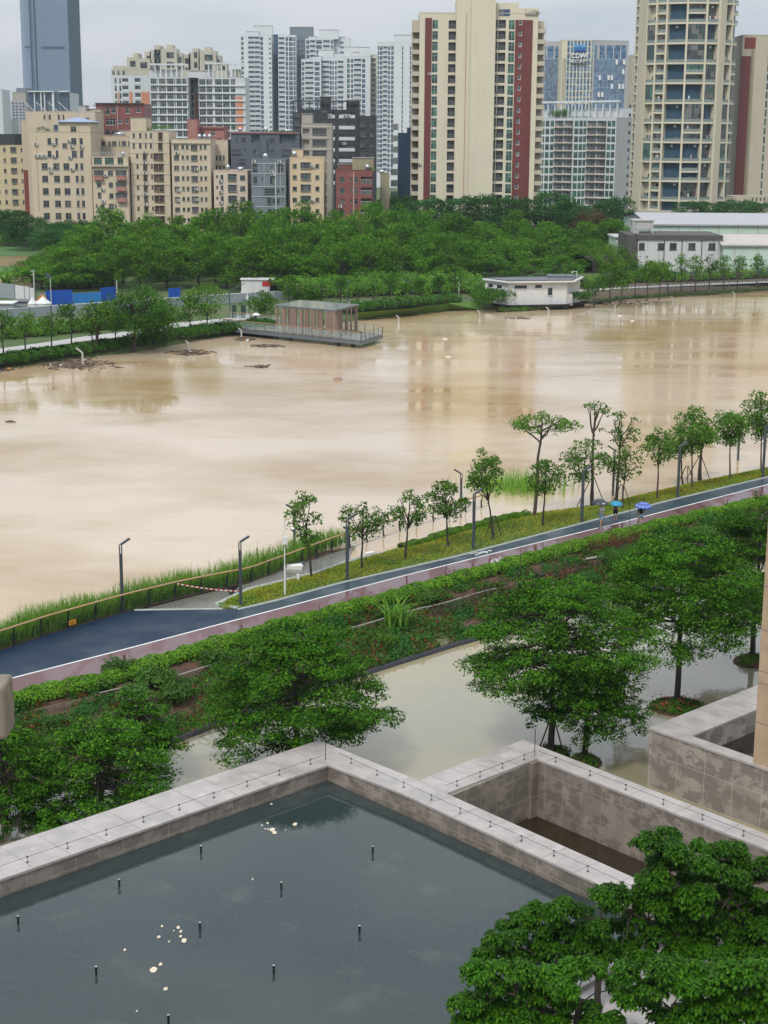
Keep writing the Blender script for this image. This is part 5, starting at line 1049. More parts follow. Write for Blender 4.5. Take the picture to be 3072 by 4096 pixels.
# flooded field at the far left
for pts, mt in ((((-200, 1030), (140, 1022), (135, 1062), (-200, 1068)), 'flood'), (((-200, 1105), (130, 1100), (150, 1130), (90, 1165), (-200, 1150)), 'brown2'), (((-200, 1070), (150, 1064), (130, 1098), (-200, 1102)), 'field'), (((20, 985), (190, 990), (150, 1022), (-100, 1025)), 'field')):
    if mt == 'brown2': M['brown2'] = ground_mat('bare_earth', [(.30, .20, .13), (.36, .25, .17), (.25, .18, .12)], .2)
    q = [gb(x, y, ZB+.05) for x, y in pts]; mb = MB(); mb.face(q[::-1]); st(mb.build('field' if mt != 'flood' else 'puddle', M['river'] if mt == 'flood' else M[mt]))
def wallrun(name, label, cat, pts, hpx, mat, th=.12, post=None, z=ZB, group=None, pmat='steel'):
    """run of sheet wall through base pixels pts; height read from hpx at the first point"""
    L = [gb(x, y, z) for x, y in pts]; H = D(pts[0][0], pts[0][1]-hpx, L[0][1])[2]-z; t = thing(name, label, cat, tuple(L[0]), group=group); c0 = L[0]
    for a, b in zip(L[:-1], L[1:]):
        a = a-c0; b = b-c0; d = (b-a)/np.linalg.norm(b-a); n_ = np.array([-d[1], d[0], 0])*th/2; mb = MB(); mb.prism([(a-n_)[:2], (b-n_)[:2], (b+n_)[:2], (a+n_)[:2]], -.2, H); mb.build('panel', M[mat], t)
    if post:
        mb = MB(); k = 0
        for a, b in zip(L[:-1], L[1:]):
            a = a-c0; b = b-c0; ln = np.linalg.norm(b-a); m = max(1, int(ln/post)); pm_ = None
            for i in range(m+1):
                p = a+(b-a)*i/m; mb2 = MB(); mb2.box(-.05, .05, -.14, .08, -.1, H+.12); 
                if pm_ is None: pm_ = mb2.mesh('post', M[pmat])
                link('post', pm_, t, tuple(p))
        mb = MB()
        for a, b in zip(L[:-1], L[1:]): mb.bar(tuple(a-c0+[0, 0, H+.03]), tuple(b-c0+[0, 0, H+.03]), .12, .09)
        mb.build('cap_rail', M['whitepole'], t)
    return t
wallrun('hoarding', 'long grey site hoarding along the far bank, left of the footbridge', 'fence', [(-60, 1284), (205, 1262), (520, 1241), (918, 1212), (1103, 1202), (1252, 1188)], 40, 'grey_sheet', post=3.2)
for pts, h, mt, lb in (([(186, 1225), (292, 1221)], 62, 'blue_sheet', 'tall deep blue sheet wall behind the grey hoarding'), ([(294, 1215), (404, 1210)], 42, 'bluel_sheet', 'lighter blue sheet wall right of the deep blue one'), ([(405, 1208), (462, 1202)], 56, 'blue_sheet', 'deep blue sheet wall half under the wood'), ([(674, 1190), (722, 1188)], 36, 'blue_sheet', 'short blue sheet wall below the wood, right of the big tree'), ([(160, 1228), (184, 1226)], 56, 'grey_sheet', 'narrow grey sheet wall left of the blue wall'), ([(0, 1190), (60, 1196)], 58, 'grey_sheet', 'weathered grey wall at the left edge of the site'), ([(2700, 1118), (3200, 1108)], 26, 'blue_sheet', 'blue sheet fence behind the row of trees on the right'), ([(2420, 1110), (2560, 1104)], 24, 'grey_sheet', 'pale grey fence behind the trees near the white factory')):
    wallrun('sheet_wall', lb, 'fence', pts, h, mt)
wallrun('panel_fence', 'white panels with dark posts beside the site sheds', 'fence', [(62, 1200), (100, 1206), (142, 1216)], 58, 'white_wall', post=1.6, pmat='roof_dark')
def hut(name, label, cat, x0, x1, yt, yb, depth, mat, roof='roof_grey', rz=0, roofh=.0, wins=(), z=ZB):
    g = gb((x0+x1)/2, yb, z); a = D(x0, yb, g[1]); b = D(x1, yb, g[1]); W = b[0]-a[0]; H = D((x0+x1)/2, yt, g[1])[2]-z; t = thing(name, label, cat, tuple(g), rz)
    mb = MB(); mb.box(-W/2, W/2, 0, depth, -.3, H); mb.build('wall', M[mat], t)
    mb = MB(); e = .2
    if roofh: 
        mb.prism([(-W/2-e, -e), (W/2+e, -e), (W/2+e, depth+e), (-W/2-e, depth+e)], H, H+.05)
        mb.face([(-W/2-e, -e, H+.05), (W/2+e, -e, H+.05), (W/2+e, depth/2, H+roofh), (-W/2-e, depth/2, H+roofh)]); mb.face([(-W/2-e, depth+e, H+.05), (-W/2-e, depth/2, H+roofh), (W/2+e, depth/2, H+roofh), (W/2+e, depth+e, H+.05)])
        mb.face([(-W/2-e, -e, H+.05), (-W/2-e, depth/2, H+roofh), (-W/2-e, depth+e, H+.05)]); mb.face([(W/2+e, -e, H+.05), (W/2+e, depth+e, H+.05), (W/2+e, depth/2, H+roofh)])
    else: mb.box(-W/2-e, W/2+e, -e, depth+e, H+.002, H+.16)
    mb.build('roof', M[roof], t)
    for (wx0, wx1, wt, wb) in wins:
        u0 = D(wx0, yb, g[1])[0]-g[0]; u1 = D(wx1, yb, g[1])[0]-g[0]; z0 = D(wx0, wb, g[1])[2]-z; z1 = D(wx0, wt, g[1])[2]-z; mb = MB(); mb.box(u0, u1, -.02, .05, z0, z1); w_ = mb.build('window', M['win_dark'], t)
        mb = MB(); mb.box(u0-.05, u1+.05, -.06, -.021, z0-.07, z0); mb.box((u0+u1)/2-.03, (u0+u1)/2+.03, -.05, -.021, z0, z1); mb.build('frame', M['off_wall'], w_)
    return t
hut('site_shed', 'long low silver-grey shed at the left edge of the site', 'shed', -60, 50, 1216, 1252, 3.2, 'grey_sheet', 'white_wall')
hut('site_shed', 'grey flat-roofed shed with dark opening next to the white tents', 'shed', 52, 112, 1208, 1240, 3.2, 'grey_sheet', 'roof_grey', wins=((58, 110, 1226, 1236),))
hut('site_shed', 'white boxy shed with a red banner at the wood edge', 'shed', 966, 1092, 1120, 1180, 3, 'white_wall', 'white_wall'); hut('site_shed', 'small white wall block behind the bank trees', 'shed', 1536, 1592, 1128, 1168, 1.5, 'white_wall', 'white_wall'); hut('site_shed', 'second white wall block behind the bank trees, nearer the lamp', 'shed', 1597, 1648, 1126, 1164, 1.5, 'white_wall', 'white_wall'); hut('site_shed', 'small pale container just left of the grey hoarding end', 'shed', 2060, 2065, 1200, 1205, .3, 'white_wall') if False else None
g = gb(1060, 1180); a = D(1049, 1145, g[1]-.1); mb = MB(); mb.box(0, 1.6, -.05, .05, -.0, .8); tag(mb.build('banner', M['red_sheet'], None, tuple(a)), 'red banner on the white shed at the wood edge', 'banner')
for x0, x1, y, lb in ((112, 150, 1240, 'left white conical tent roof in the site yard'), (140, 206, 1238, 'right, larger white conical tent roof in the site yard')):
    g = gb((x0+x1)/2, y); R = (x1-x0)/2*pxm(g); t = thing('tent', lb, 'tent', tuple(g)); mb = MB(); mb.lathe([(R, 0), (R, 1.0)], 14); mb.build('side', M['white_wall'], t); mb = MB(); mb.lathe([(R*1.05, .98), (R*.5, 1.45), (0, 2.0)], 14); mb.build('canopy', M['white_wall'], t)
g = gb(150, 1232); t = thing('skip', 'orange container tipped up beside the tents', 'container', (g[0], g[1], 1.9)); mb = MB(); Mx = Matrix.Rotation(-.85, 4, 'Y'); mb.box(-1.5, 1.5, -.7, .7, -.5, .4, Mx); mb.build('body', M['orange_box'], t); mb = MB(); mb.box(-1.55, 1.55, -.75, -.7, .3, .42, Mx); mb.build('rim', M['orange_box'], t)
def far_pole(name, label, x, yb, yt, kind, z=ZB, arm=.8, cat='street lamp', group=None, mat='lamp', r=.07, az=0):
    g = gb(x, yb, z); H = D(x, yt, g[1])[2]-z; t = thing(name, label, cat, tuple(g), az, group); mb = MB(); mb.tube([(0, 0, -.3), (0, 0, H)], r, 6); mb.build('pole', M[mat], t); mb = MB()
    if kind == 'arm': mb.bar((0, 0, H), (arm, 0, H+arm*.5), .16, .09); mb.build('head', M[mat], t)
    if kind == 'solar': mb.box(-.7, .4, -.05, .05, -.25, .35, Matrix.Translation((-.2, 0, H+.2)) @ Matrix.Rotation(.6, 4, 'Y')); mb.build('solar_panel', M['lamp'], t)
    if kind == 'cam': mb.tube([(0, 0, H-.1), (-arm, 0, H)], .04, 5); mb.box(-arm-.12, -arm+.12, -.1, .1, H-.3, H-.05); mb.build('camera', M['whitepole'], t); mb = MB(); mb.box(-.2, .2, -.25, -.05, H*.62, H*.78); mb.build('control_box', M['whitepole'], t)
    if kind == 'cross': mb.box(-.5, .1, -.05, .05, H-.2, H-.08); mb.box(-.45, .05, -.05, .05, H-.8, H-.7); mb.build('crossarm', M['off_wall'], t)
    return t
far_pole('utility_pole', 'grey concrete utility pole by the white panel fence', 139, 1200, 1080, 'cross', cat='utility pole', mat='off_wall', r=.12)
far_pole('solar_lamp', 'solar lamp on a pale pole before the deep blue wall', 206, 1232, 1112, 'solar', mat='off_wall')
far_pole('pole', 'short white pole before the wood, right of the blue walls', 468, 1176, 1123, '', cat='pole', mat='whitepole')
far_pole('street_lamp', 'grey lamp before the wood above the short blue wall', 727, 1190, 1142, 'arm', arm=-.5, group='grey lamps on the far bank')
far_pole('street_lamp', 'grey bent lamp at the bank end of the footbridge', 920, 1268, 1163, 'arm', arm=2.2, group='grey lamps on the far bank')
far_pole('camera_pole', 'white camera pole beside the footbridge gate', 990, 1258, 1163, 'cam', cat='camera pole', mat='whitepole')
far_pole('street_lamp', 'lamp pole behind the pavilion among small trees', 1391, 1219, 1130, 'arm', arm=.5, group='grey lamps on the far bank')
far_pole('street_lamp', 'bent grey lamp between the small trees near the white blocks', 1645, 1199, 1112, 'arm', arm=.9, group='grey lamps on the far bank')
far_pole('camera_pole', 'white camera pole left of the pump house shrub', 1835, 1196, 1110, 'cam', cat='camera pole', mat='whitepole')
far_pole('camera_pole', 'white camera pole right behind the white pump house', 2305, 1180, 1085, 'cam', cat='camera pole', mat='whitepole')
far_pole('street_lamp', 'bent lamp rising left of the pump house roof', 1928, 1190, 1096, 'arm', arm=.5, group='grey lamps on the far bank')
for (xb, yb, xt, yt, lb) in ((333, 1461, 322, 1391, 'standing in the left debris raft'), (757, 1407, 739, 1363, 'in the middle debris raft left of the footbridge'), (967, 1350, 954, 1312, 'just left of the footbridge deck'), (1596, 1294, 1592, 1261, 'right of the pavilion deck'), (1920, 1271, 1915, 1241, 'left of the pump house slope'), (2195, 1253, 2187, 1229, 'in front of the pump house'), (2460, 1231, 2450, 1210, 'right of the pump house'), (2692, 1207, 2688, 1186, 'off the brown bank, second from the right'), (2938, 1190, 2931, 1168, 'off the brown bank at the far right')):
    g = G(xb, yb, 0); H = D(xt, yt, g[1])[2]; t = thing('street_lamp', 'drowned bent lamp '+lb, 'street lamp', tuple(g), group='lamps standing in the river along the far bank'); mb = MB(); mb.tube([(0, 0, -.5), (-.05, 0, H*.72)], .12, 6); mb.build('pole', M['off_wall'], t); mb = MB(); mb.bar((0, 0, H*.7), (-(.45 if H < 2 else .8), 0, H), .24, .14); mb.build('head', M['off_wall'], t)
# ---- footbridge with slatted pavilion
zD = D(1444, 1362, G(1444, 1372, 0)[1])[2]; zD = max(.75, min(1.3, zD))
dk = [gb(x, y, 1.0) for x, y in ((845, 1304), (1444, 1364), (1529, 1338), (1425, 1321), (920, 1279))]
t = thing('footbridge', 'steel viewing platform reaching from the far bank over the river', 'platform', tuple(dk[0])); o = dk[0]; L2 = [(p-o)[:2] for p in dk]
mb = MB(); mb.prism(L2, -.12, 0); mb.build('deck', M['deckwet'], t)
mb = MB()
for a, b in ((0, 1), (1, 2)): mb.bar((*L2[a], -.32), (*L2[b], -.32), .25, .38)
mb.build('edge_beam', M['steel'], t)
for x, y in ((1103, 1352), (1160, 1357), (1353, 1376), (1413, 1380)):
    g = G(x, y+3, 0)-o; mb = MB(); mb.tube([(g[0], g[1], -1.9), (g[0], g[1], -.4)], .32, 10); mb.build('pile', M['steel'], t)
def railrun(a, b, n, inset=0):
    a = np.array([*a, 0.]); b = np.array([*b, 0.]); mb = MB(); mb.bar(tuple(a+[0, 0, 1.12]), tuple(b+[0, 0, 1.12]), .09, .07); mb.build('handrail', M['rail'], t)
    mb = MB(); d = (b-a)/n
    for i in range(n): p = a+d*(i+.05); q = a+d*(i+.95); mb.face([p+[0, 0, .12], q+[0, 0, .12], q+[0, 0, .98], p+[0, 0, .98]])
    o_ = mb.build('glass_panel', M['glassr'], t); o_['kind'] = 'stuff'
    for i in range(n+1): p = a+d*i; mb = MB(); mb.box(p[0]-.05, p[0]+.05, p[1]-.05, p[1]+.05, -.05, 1.15); mb.build('post', M['steel'], t)
m_, nt_, b_ = newmat('clear_rail_glass'); b_.inputs['Base Color'].default_value = (.5, .6, .58, 1); b_.inputs['Alpha'].default_value = .28; b_.inputs['Roughness'].default_value = .05; M['glassr'] = m_
railrun(L2[0], L2[1], 16); railrun(L2[1], L2[2], 5); railrun(L2[2], L2[3], 3); railrun(L2[4], L2[3], 12)
pvb = [gb(x, y, 1.0) for x, y in ((1109, 1325), (1338, 1348), (1427, 1322), (1205, 1303))]; Hp = D(1335, 1245, pvb[1][1])[2]-1.0
t2 = thing('pavilion', 'flat-roofed pavilion of vertical wooden fins on the footbridge', 'pavilion', tuple(pvb[0])); o = pvb[0]; L3 = [(p-o)[:2] for p in pvb]
mb = MB(); ro = outset([np.array(p) for p in L3], .35); mb.prism(ro, Hp, Hp+.16); mb.build('roof', M['steel'], t2); mb = MB(); mb.prism(outset([np.array(p) for p in L3], .25), Hp+.165, Hp+.19); mb.build('roof_glass', M['railglass'], t2)
fin = None
def fins(a, b, ts, dep=.34, w=.075):
    a = np.array(a); b = np.array(b); ang = math.atan2(*(b-a)[::-1])
    mb = MB(); mb.box(-w/2, w/2, -dep/2, dep/2, 0.005, Hp-.005); pm = mb.mesh('fin', M['wood'])
    for f in ts: p = a+(b-a)*f; o_ = link('fin', pm, t2, (p[0], p[1], 0)); o_.rotation_euler = (0, 0, ang)
rg = np.random.RandomState(2)
ts = [0.0, .1, .117, .134, .15]+list(np.arange(.245, .335, .018))+list(np.arange(.41, .455, .018))+list(np.arange(.50, .55, .024))+list(np.arange(.61, .67, .018))+list(np.arange(.72, .79, .03))+list(np.arange(.86, 1.001, .02))
fins(L3[0], L3[1], ts); fins(L3[3], L3[2], [.0, .12, .5, .9]); fins(L3[1], L3[2], [.06, .18, .3, .55, .95, .98]); fins(L3[0], L3[3], [.5])
# people-sized details on the bridge: white umbrella with person, dark gate posts
g = gb(1022, 1303, 1.01)
p_, hnd = person('person in dark clothes on the footbridge under a white umbrella', g, .4, 1.66, simple('grey_top', (.2, .2, .22), .8), blk, blk, hold=(.05, .2, 1.28), stride=.15)
umbrella('white umbrella on the footbridge left of the pavilion', hnd, 0, .62, [simple('umbrella_white', (.7, .66, .62), .5)], tilt=(.05, 0), Ls=.6)
g = gb(2246+14, 1168, ZB); p_, hnd = person('distant person in light clothes on the far path beside the pump house', g, 0, 1.66, white, blk, blk, hold=(.05, .2, 1.28), stride=.15)
umbrella('pale blue umbrella on the far path beside the pump house', hnd, 0, .6, [simple('umbrella_pale', (.4, .5, .7), .5)], tilt=(.05, 0), Ls=.6)
for x, lb in ((937, 'left dark green notice pillar at the footbridge entrance'), (973, 'right dark green notice pillar at the footbridge entrance')): g = gb(x, 1272, ZB); mb = MB(); mb.box(-.32, .32, -.12, .12, 0, 1.9); mb.box(-.24, .24, -.14, -.121, 1.0, 1.7); tag(mb.build('notice_pillar', simple('dark_green', (.02, .05, .035), .5), None, tuple(g)), lb, 'sign')
# ---- pump house
q = [(2030, 1218), (2266, 1214), (2290, 1194), (1945, 1192)]; pq = [gb(x, y, .9) for x, y in q]; o = pq[0]; Hw = D(2030, 1131, o[1])[2]-.9
t = thing('pump_house', 'small white pump house with flat slab roof on the far bank', 'building', tuple(o)); L4 = [(p-o)[:2] for p in pq]; P_l = gb(1952, 1200, .9)-o
L4[3] = gb(1940, 1206, .9)[:2]-o[:2]; L4[2] = L4[1]+(L4[3]-L4[0])*.9+np.array([6, 3])
mb = MB(); mb.prism(L4, -.6, Hw); mb.build('wall', M['white_wall'], t)
ro = [np.array(p) for p in L4]; ro = [ro[0]+[-.3, -.7], ro[1]+[1.3, -.6], ro[2]+[.6, .5], ro[3]+[-.5, .1]]; mb = MB(); mb.prism(ro, Hw+.003, Hw+.26); mb.build('roof_slab', M['white_wall'], t)
mb = MB(); mb.prism([p*.94+np.mean(ro, 0)*.06 for p in ro], Hw+.345, Hw+.40); mb.build('roof_felt', M['roof_grey'], t)
mb = MB(); c = (ro[1]+ro[2])/2; mb.prism([c+[-5.5, -.5], c+[-.8, -1.0], c+[-1.0, 2.5], c+[-5.0, 2.8]], Hw+.405, Hw+.75); mb.build('roof_light', M['roof_grey'], t)
fa = np.array(L4[0]); fb = np.array(L4[1]); fl = np.linalg.norm(fb-fa)
def fw(x0, x1, yt, yb, a_=fa, b_=fb, xa=2030., xb=2266., nm='window'):
    f0 = (x0-xa)/(xb-xa); f1 = (x1-xa)/(xb-xa); p = a_+(b_-a_)*f0; q_ = a_+(b_-a_)*f1; Yp = o[1]+p[1]; z0 = D(x0, yb, Yp)[2]-.9; z1 = D(x0, yt, Yp)[2]-.9; d = (q_-p)/np.linalg.norm(q_-p); n_ = np.array([d[1], -d[0]])
    mb = MB(); mb.prism([p+n_*.04, q_+n_*.04, q_-n_*.05, p-n_*.05], z0, z1); w_ = mb.build(nm, M['win_dark'], t); mb = MB(); mb.prism([p+n_*.12-d*.1, q_+n_*.12+d*.1, q_+n_*.041+d*.1, p+n_*.041-d*.1], z0-.1, z0-.003); mb.build('sill', M['white_wall'], w_)
fw(2056, 2105, 1142, 1155); fw(2138, 2164, 1140, 1152); fw(2190, 2207, 1152, 1181, nm='door'); fw(1953, 1970, 1134, 1148, np.array(L4[3]), fa, 1940., 2030.); fw(1988, 2006, 1139, 1153, np.array(L4[3]), fa, 1940., 2030.)
g = gb(2277, 1213, .9); mb = MB(); mb.box(-.45, .45, -.45, .45, -.3, 1.5); mb.box(-.4, .4, -.47, -.451, .2, 1.3); tag(mb.build('equipment_cabinet', M['off_wall'], None, tuple(g)), 'grey slatted cabinet at the right corner of the pump house', 'cabinet')
# stone slope under the pump house
mb = MB(); a = [G(x, y, 0) for x, y in ((1930, 1243), (2080, 1241), (2270, 1232), (2335, 1222))]; b = [gb(x, y, .95) for x, y in ((1915, 1204), (2030, 1221), (2270, 1216), (2345, 1202))]
for i in range(3): mb.face([a[i]-[0, 0, .3], a[i+1]-[0, 0, .3], b[i+1], b[i]])
st(mb.build('slope', M['roof_dark']))
# ---- white factory building and warehouses on the right
def boxb(name, label, cat, base, x1, yt, depth, yaw=0, z=ZB): ...
M['stainwall'] = plaster('stained_white_render', (.60, .60, .60), .55, (.12, .12, .12)); M['moldy'] = plaster('mouldy_concrete', (.10, .095, .09), .6)
def box_building(name, label, x0, x1, yt, Y, depth, mats, yaw=0, wins=(), cat='building', rooft=.5, z=0.9):
    a = D(x0, yt, Y); b = D(x1, yt, Y); g = np.array([a[0], Y, z]); W = b[0]-a[0]; H = a[2]-z; t = thing(name, label, cat, tuple(g), yaw); mb = MB(); mb.box(0, W, 0, depth, 0, H); mb.build('wall', M[mats[0]], t)
    mb = MB(); mb.box(-.3, W+.3, -.3, depth+.3, H+.002, H+rooft); mb.build('roof', M[mats[1]], t)
    for (wx0, wx1, wt, wb) in wins:
        u0 = D(wx0, wt, Y)[0]-g[0]; u1 = D(wx1, wt, Y)[0]-g[0]; z0 = D(wx0, wb, Y)[2]-z; z1 = D(wx0, wt, Y)[2]-z; mb = MB(); mb.box(u0, u1, -.03, .05, z0, z1); w_ = mb.build('window', M['winglass'], t); mb = MB()
        for q in (0, .5, 1): uu = u0+(u1-u0)*q; mb.box(uu-.04, uu+.04, -.07, -.031, z0, z1)
        mb.box(u0-.15, u1+.15, -.14, -.031, z0-.12, z0-.003); mb.box(u0, u1, -.07, -.031, z0+(z1-z0)*.62, z0+(z1-z0)*.62+.06); mb.build('frame', M['roof_dark'], w_)
    return t, W, H
M['winglass'] = glassm('factory_glass', [(.02, .03, .03), (.04, .09, .06), (.03, .04, .05)])
yf = 322.
t, W, H = box_building('factory', 'two-storey white factory building with stained flat roof behind the trees', 2553, 2885, 958, yf, 14, ('stainwall', 'moldy'), wins=[(x, x+w_, 972, 998) for x, w_ in ((2557, 21), (2633, 22), (2680, 26), (2755, 26), (2835, 26))], rooft=.9)
mb = MB(); mb.box(-2.0, .0, .003, 13.9, 0, H+.9); mb.build('side_bay', M['moldy'], t)
for x in (2658, 2729, 2808): u = D(x, 960, yf)[0]-t.location[0]; mb = MB(); mb.tube([(u, -.12, 0), (u, -.12, H)], .08, 6); mb.build('drainpipe', M['roof_dark'], t)
mb = MB(); x0 = D(2535, 900, yf+6)[0]-t.location[0]; x1 = D(2610, 900, yf+6)[0]-t.location[0]; zt_ = D(2535, 884, yf+6)[2]-.9
for xx in (x0, x1): 
    for yy in (5.5, 9.5): mb.box(xx-.12, xx+.12, yy-.12, yy+.12, H, zt_)
mb.box(x0-.3, x1+.3, 5.3, 9.7, zt_, zt_+.3); mb.box(x0, x1, 5.5, 5.6, zt_-1.6, zt_-.002); mb.box(x0, x0+1, 5.5, 9.5, H+.9, zt_-1.7); mb.build('roof_hut', M['off_wall'], t)
mb = MB(); u = D(2470, 930, yf)[0]-t.location[0]
t, W, H = box_building('annex', 'low pale green annex left of the white factory', 2462, 2534, 952, yf+14, 10, ('green_wall', 'off_wall'), rooft=.3)
def shed(name, label, x0, x1, ye, yr, Y, depth, wall, roof, ribs=7, z=.9, eb=None):
    a = D(x0, ye, Y); b = D(x1, ye, Y); g = np.array([a[0], Y, z]); W = b[0]-a[0]; H = a[2]-z; hr = D((x0+x1)/2, yr, Y+depth*.5)[2]-z; t = thing(name, label, 'warehouse', tuple(g)); mb = MB(); mb.box(0, W, 0, depth, 0, H); mb.build('wall', M[wall], t)
    mb = MB(); R0 = [(-.6, -.5, H), (W+.6, -.5, H), (W+.6, depth*.5, hr), (-.6, depth*.5, hr)]; mb.face([(x, y, z_+.02) for x, y, z_ in R0]); mb.face([(-.6, depth*.5, hr+.02), (W+.6, depth*.5, hr+.02), (W+.6, depth+.5, H), (-.6, depth+.5, H)]); mb.face([(-.6, -.5, H-.3), (W+.6, -.5, H-.3), (W+.6, -.5, H+.02), (-.6, -.5, H+.02)])
    mb.face([(0, 0, H), (0, depth, H), (0, depth*.5, hr)]); mb.face([(W, 0, H), (W, depth*.5, hr), (W, depth, H)]); mb.build('roof', M[roof], t)
    for i in range(ribs): u = W*(i+.5)/ribs; mb = MB(); mb.box(u-.09, u+.09, -.12, -.003, 0, H-.35); mb.build('downpipe', M['off_wall'], t)
    return t
M['sheet_roof'] = plaster('white_sheet_roof', (.40, .40, .41), .2); M['green_pale'] = plaster('pale_green_sheet', (.52, .64, .55), .25); M['tileroof'] = plaster('pale_pink_roof', (.47, .43, .40), .3)
shed('warehouse', 'large pale green warehouse with a broad white roof', 2600, 3230, 896, 852, 356, 40, 'green_pale', 'sheet_roof', 8)
shed('warehouse', 'low warehouse with pinkish roof at the right edge, behind the tree row', 2895, 3260, 978, 938, 320, 16, 'green_pale', 'tileroof', 4)
mb = MB()
# brown bank railing
L = [gb(x, y, ZB) for x, y in ((2480, 1166), (2700, 1156), (3072, 1137), (3300, 1126))]; t = thing('bank_railing', 'thin dark railing along the brown bank on the right', 'railing', tuple(L[0])); o = L[0]; mb = MB(); Lr = resample(L, 60)
for zz in (.55, 1.0): mb.tube([tuple(p-o+[0, 0, zz]) for p in Lr], .03, 4)
mb.build('rail', M['steel'], t); mb = MB(); mb.box(-.04, .04, -.04, .04, -.1, 1.05); pm = mb.mesh('post', M['steel'])
for p in Lr: link('post', pm, t, tuple(p-o))
# cars at the far left
def car(label, x, y, col, rz, Lc=4.5):
    g = gb(x, y, ZB); t = thing('parked_car', label, 'car', tuple(g), rz); m = simple('car_paint_'+col[0], col[1], .25, .3, .05); m.name = 'car_paint'
    side = [(-2.25, .3), (-2.3, .7), (-2.1, .9), (-1.5, .98), (-.9, 1.42), (.6, 1.45), (1.3, 1.0), (2.1, .85), (2.3, .6), (2.25, .3)]; mb = MB(); k = len(side); W_ = .87
    for s in (-1, 1): mb.face([(x_, s*W_*(1 if z_ < 1.0 else .85), z_) for x_, z_ in (side if s == -1 else side[::-1])])
    for i in range(k):
        a = side[i]; b = side[(i+1) % k]; wa = W_*(1 if a[1] < 1.0 else .85); wb = W_*(1 if b[1] < 1.0 else .85); mb.face([(a[0], -wa, a[1]), (a[0], wa, a[1]), (b[0], wb, b[1]), (b[0], -wb, b[1])])
    mb.build('body', m, t); mb = MB()
    for s in (-1, 1): mb.face([(-1.4, s*.84, 1.0), (-.85, s*.755, 1.36), (.55, s*.755, 1.38), (1.15, s*.84, 1.03)])
    mb.face([(.68, -.7, 1.42), (.68, .7, 1.42), (1.25, .76, 1.06), (1.25, -.76, 1.06)]); mb.build('windows', M['win_dark'], t)
    for sx in (-1.4, 1.4):
        for s in (-.88, .88): mb = MB(); mb.tube([(sx, s-.1, .32), (sx, s+.1, .32)], .32, 12); w_ = mb.build('wheel', M['black'], t); mb = MB(); mb.tube([(sx, s-.105, .32), (sx, s+.105, .32)], .18, 10); mb.build('rim', M['off_wall'], w_)
    for s in (-.6, .6): mb = MB(); mb.box(2.2, 2.29, s-.15, s+.15, .6, .72); mb.build('headlight', M['whitepole'], t)
car('silver parked car at the far left under the trees', 14, 938, ('s', (.45, .47, .5)), .1); car('dark parked car just right of the silver one', 40, 934, ('d', (.05, .06, .08)), .15)
wallrun('sheet_wall', 'blue sheet wall behind the parked cars', 'fence', [(-40, 921), (52, 918)], 18, 'blue_sheet')

# ---- debris
def debris(label, x0, x1, y0, y1, n, seed, pieces=8):
    rg = np.random.RandomState(seed); g = G((x0+x1)/2, (y0+y1)/2, 0); a = G(x0, (y0+y1)/2, 0); b = G(x1, (y0+y1)/2, 0); dY = abs(G(x0, y0, 0)[1]-G(x0, y1, 0)[1])/2; W = (b[0]-a[0])/2; mb = MB(); slope = (b[1]-a[1])
    for i in range(n):
        u = rg.normal(0, .45); v = rg.normal(0, .4); x = u*W; y = v*dY+u*slope*.0; an = rg.random()*PI; L_ = rg.uniform(.3, 1.5); q = np.array([math.cos(an), math.sin(an), 0])*L_/2; p = np.array([x, y, .03]); mb.mat(int(rg.random() < .25)); mb.tube([p-q, p+q+[0, 0, rg.uniform(0, .12)]], rg.uniform(.02, .07), 4)
    tag(mb.build('floating_debris', [M['stick'], M['redstickb']], None, tuple(g)), label, 'debris', kind='stuff')
    us_ = sorted(rg.uniform(-.8, .8, pieces))
    for i in range(pieces):
        u = us_[i]; v = rg.uniform(-.6, .6); s_ = rg.uniform(.08, .26); mb = MB(); mb.box(-s_, s_, -s_*.5, s_*.5, 0, s_*.5, Matrix.Rotation(rg.random()*3, 4, 'Z')); tag(mb.build('rubbish_piece', M['foam'] if rg.random() < .8 else M['orange_box'], None, (g[0]+u*W, g[1]+v*dY, .05)), ('first', 'second', 'third', 'fourth', 'fifth', 'sixth', 'seventh', 'eighth', 'ninth', 'tenth')[i]+' rubbish piece from left in the '+label.split(' of ')[0], 'rubbish', 'rubbish in the '+label.split(' of ')[0])
M['redstickb'] = simple('pale_stick', (.22, .17, .12), .8)
debris('left debris raft of branches and rubbish by the far bank', 150, 440, 1433, 1480, 330, 1, 10); debris('edge debris raft of branches at the left border', -60, 50, 1462, 1498, 120, 2, 3); debris('middle debris raft of reeds and rubbish round a drowned lamp', 672, 836, 1400, 1424, 170, 3, 3)
debris('bridge debris raft of rubbish left under the footbridge', 945, 1012, 1350, 1368, 60, 4, 3); debris('long debris raft of twigs in front of the pavilion', 1010, 1145, 1377, 1392, 60, 5, 0); debris('tree debris raft of twigs under the big waterside tree', 520, 640, 1385, 1402, 70, 6, 2); debris('scattered debris raft of twigs near the pump house slope', 2000, 2110, 1268, 1276, 30, 7, 0); debris('small dark debris raft of leaves in mid river', 1012, 1064, 1461, 1472, 40, 8, 0); debris('bank debris raft of litter under the brown bank', 2320, 2620, 1205, 1225, 90, 9, 8)
g = G(1351, 1520, 0); mb = MB(); mb.box(-.5, .5, -.4, .4, -.1, .25); mb.box(-.35, .35, -.25, .25, .252, .4); tag(mb.build('floating_box', M['wood'], None, tuple(g)), 'brown box drifting in mid river below the pavilion', 'box')
